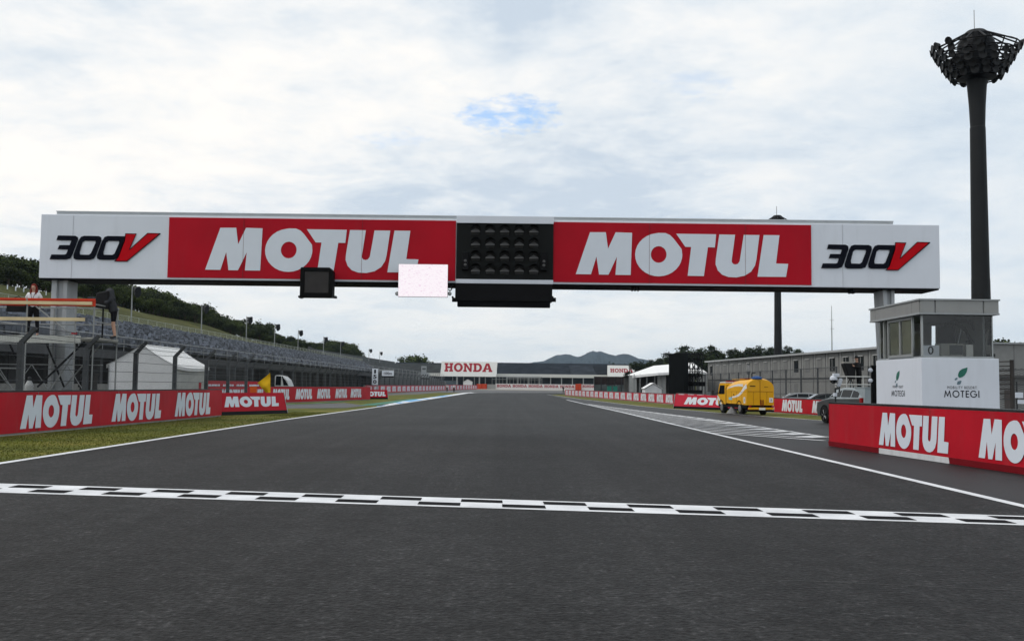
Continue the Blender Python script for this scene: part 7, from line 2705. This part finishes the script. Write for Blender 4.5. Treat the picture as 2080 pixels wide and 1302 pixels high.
q.build('rain_cover', mat('rain_cover_black', (.010, .010, .011), .55, bump=.6, bscale=9), tvc, bevel=.05)
q = MB()
q.lathe([(.09, 0), (.10, .22), (.11, .26), (.09, .27)], (0, -.31, 1.36), 14, Matrix.Rotation(R(90), 3, 'X'))
q.build('lens', M_GLASS, tvc)
q = MB()
q.tube((0, -.05, 1.06), (0, -.05, 0), .03, 8)
q.build('pedestal', M_BLACK, tvc)
# black bag hanging on the rear rail
q = MB()
bgp = at(34, 622, 36.3)
q.box((bgp.x, 36.3, bgp.z), (.62, .25, .42))
q.tube((bgp.x - .3, 36.3, bgp.z + .2), (bgp.x, 36.4, bgp.z + .38), .015, 5)
q.tube((bgp.x, 36.4, bgp.z + .38), (bgp.x + .3, 36.3, bgp.z + .2), .015, 5)
tag(q.build('equipment_bag', mat('bag_black', (.012, .012, .013), .8), bevel=.08), 'black equipment bag hanging on the rail left of the woman with red hair', 'bag')
# right camera operator on the stand
rp_ = at(1745, 793, YP + .6)
ro = person('camera operator in black clothes and cap on the pale railed stand', (rp_.x, YP + .6, zdk - .02), R(-80), .86, lean=.10, arms=[((-.30, -.16, 1.16), (-.14, -.36, 1.24)), ((.30, -.16, 1.16), (.14, -.36, 1.26))], shirt=(.012, .012, .013), trousers=(.010, .010, .011), sleeves=1.2, hat=(.01, .01, .01), bulky=1.12)
rc = thing('covered_camera', 'black shrouded camera with a pale top on the railed stand, before the operator in black', 'camera', (rp_.x - .34, YP + .6, zdk - .02), R(-80))
q = MB()
q.hexa([(-.16, -.18, .55), (.16, -.18, .55), (.16, .12, .50), (-.16, .12, .50)], [(-.17, -.42, 1.18), (.17, -.42, 1.18), (.17, .14, 1.22), (-.17, .14, 1.22)])
q.build('shroud', MATS['rain_cover_black'], rc, bevel=.04)
q = MB()
q.box((0, -.16, 1.235), (.26, .5, .06))
q.build('camera_top', mat('camera_pale', (.34, .33, .30), .6), rc)
for a in range(3):
    q = MB()
    q.tube((0, -.02, .6), (.28 * math.cos(a * 2.1), -.02 + .28 * math.sin(a * 2.1), 0), .018, 6)
    q.build('tripod_leg', M_BLACK, rc)
# far figures
g1, g2 = gnd(908, 796.2), gnd(922, 797)
person('person in a white shirt walking along the far left grass verge, the left of two', (g1.x, g1.y, -.02), R(30), .92, shirt=(.6, .6, .6), legs=[((-.10, -.14, .52), (-.11, -.12, .085)), ((.10, .02, .48), (.11, .22, .10))])
person('person in white shirt, dark trousers on the far left verge, right of two', (g2.x, g2.y, -.02), R(-20), .95, shirt=(.62, .62, .62))
g3 = gnd(1144, 797.3)
person('person in dark clothes standing beside the far end of the right red wall', (g3.x, g3.y, -.01), R(50), .95, shirt=(.03, .03, .035), hat=(.02, .02, .02), sleeves=1.2)
g4 = at(1272, 790, 130)

# ================================================================== AIR
hz = MB()
hz.bb((-1700, -60, -1.2), (1700, 5400, 190))
ho = hz.build('haze', MATS['white_panel'])
m = bpy.data.materials.new('pale_air')
m.use_nodes = True
nt = m.node_tree
nt.nodes.clear()
o_ = nt.nodes.new('ShaderNodeOutputMaterial')
v_ = nt.nodes.new('ShaderNodeVolumePrincipled')
v_.inputs['Color'].default_value = (0.62, 0.80, 1.0, 1)
v_.inputs['Density'].default_value = 0.00007
v_.inputs['Anisotropy'].default_value = 0.2
nt.links.new(v_.outputs[0], o_.inputs['Volume'])
ho.data.materials.clear()
ho.data.materials.append(m)
ho['kind'] = 'stuff'
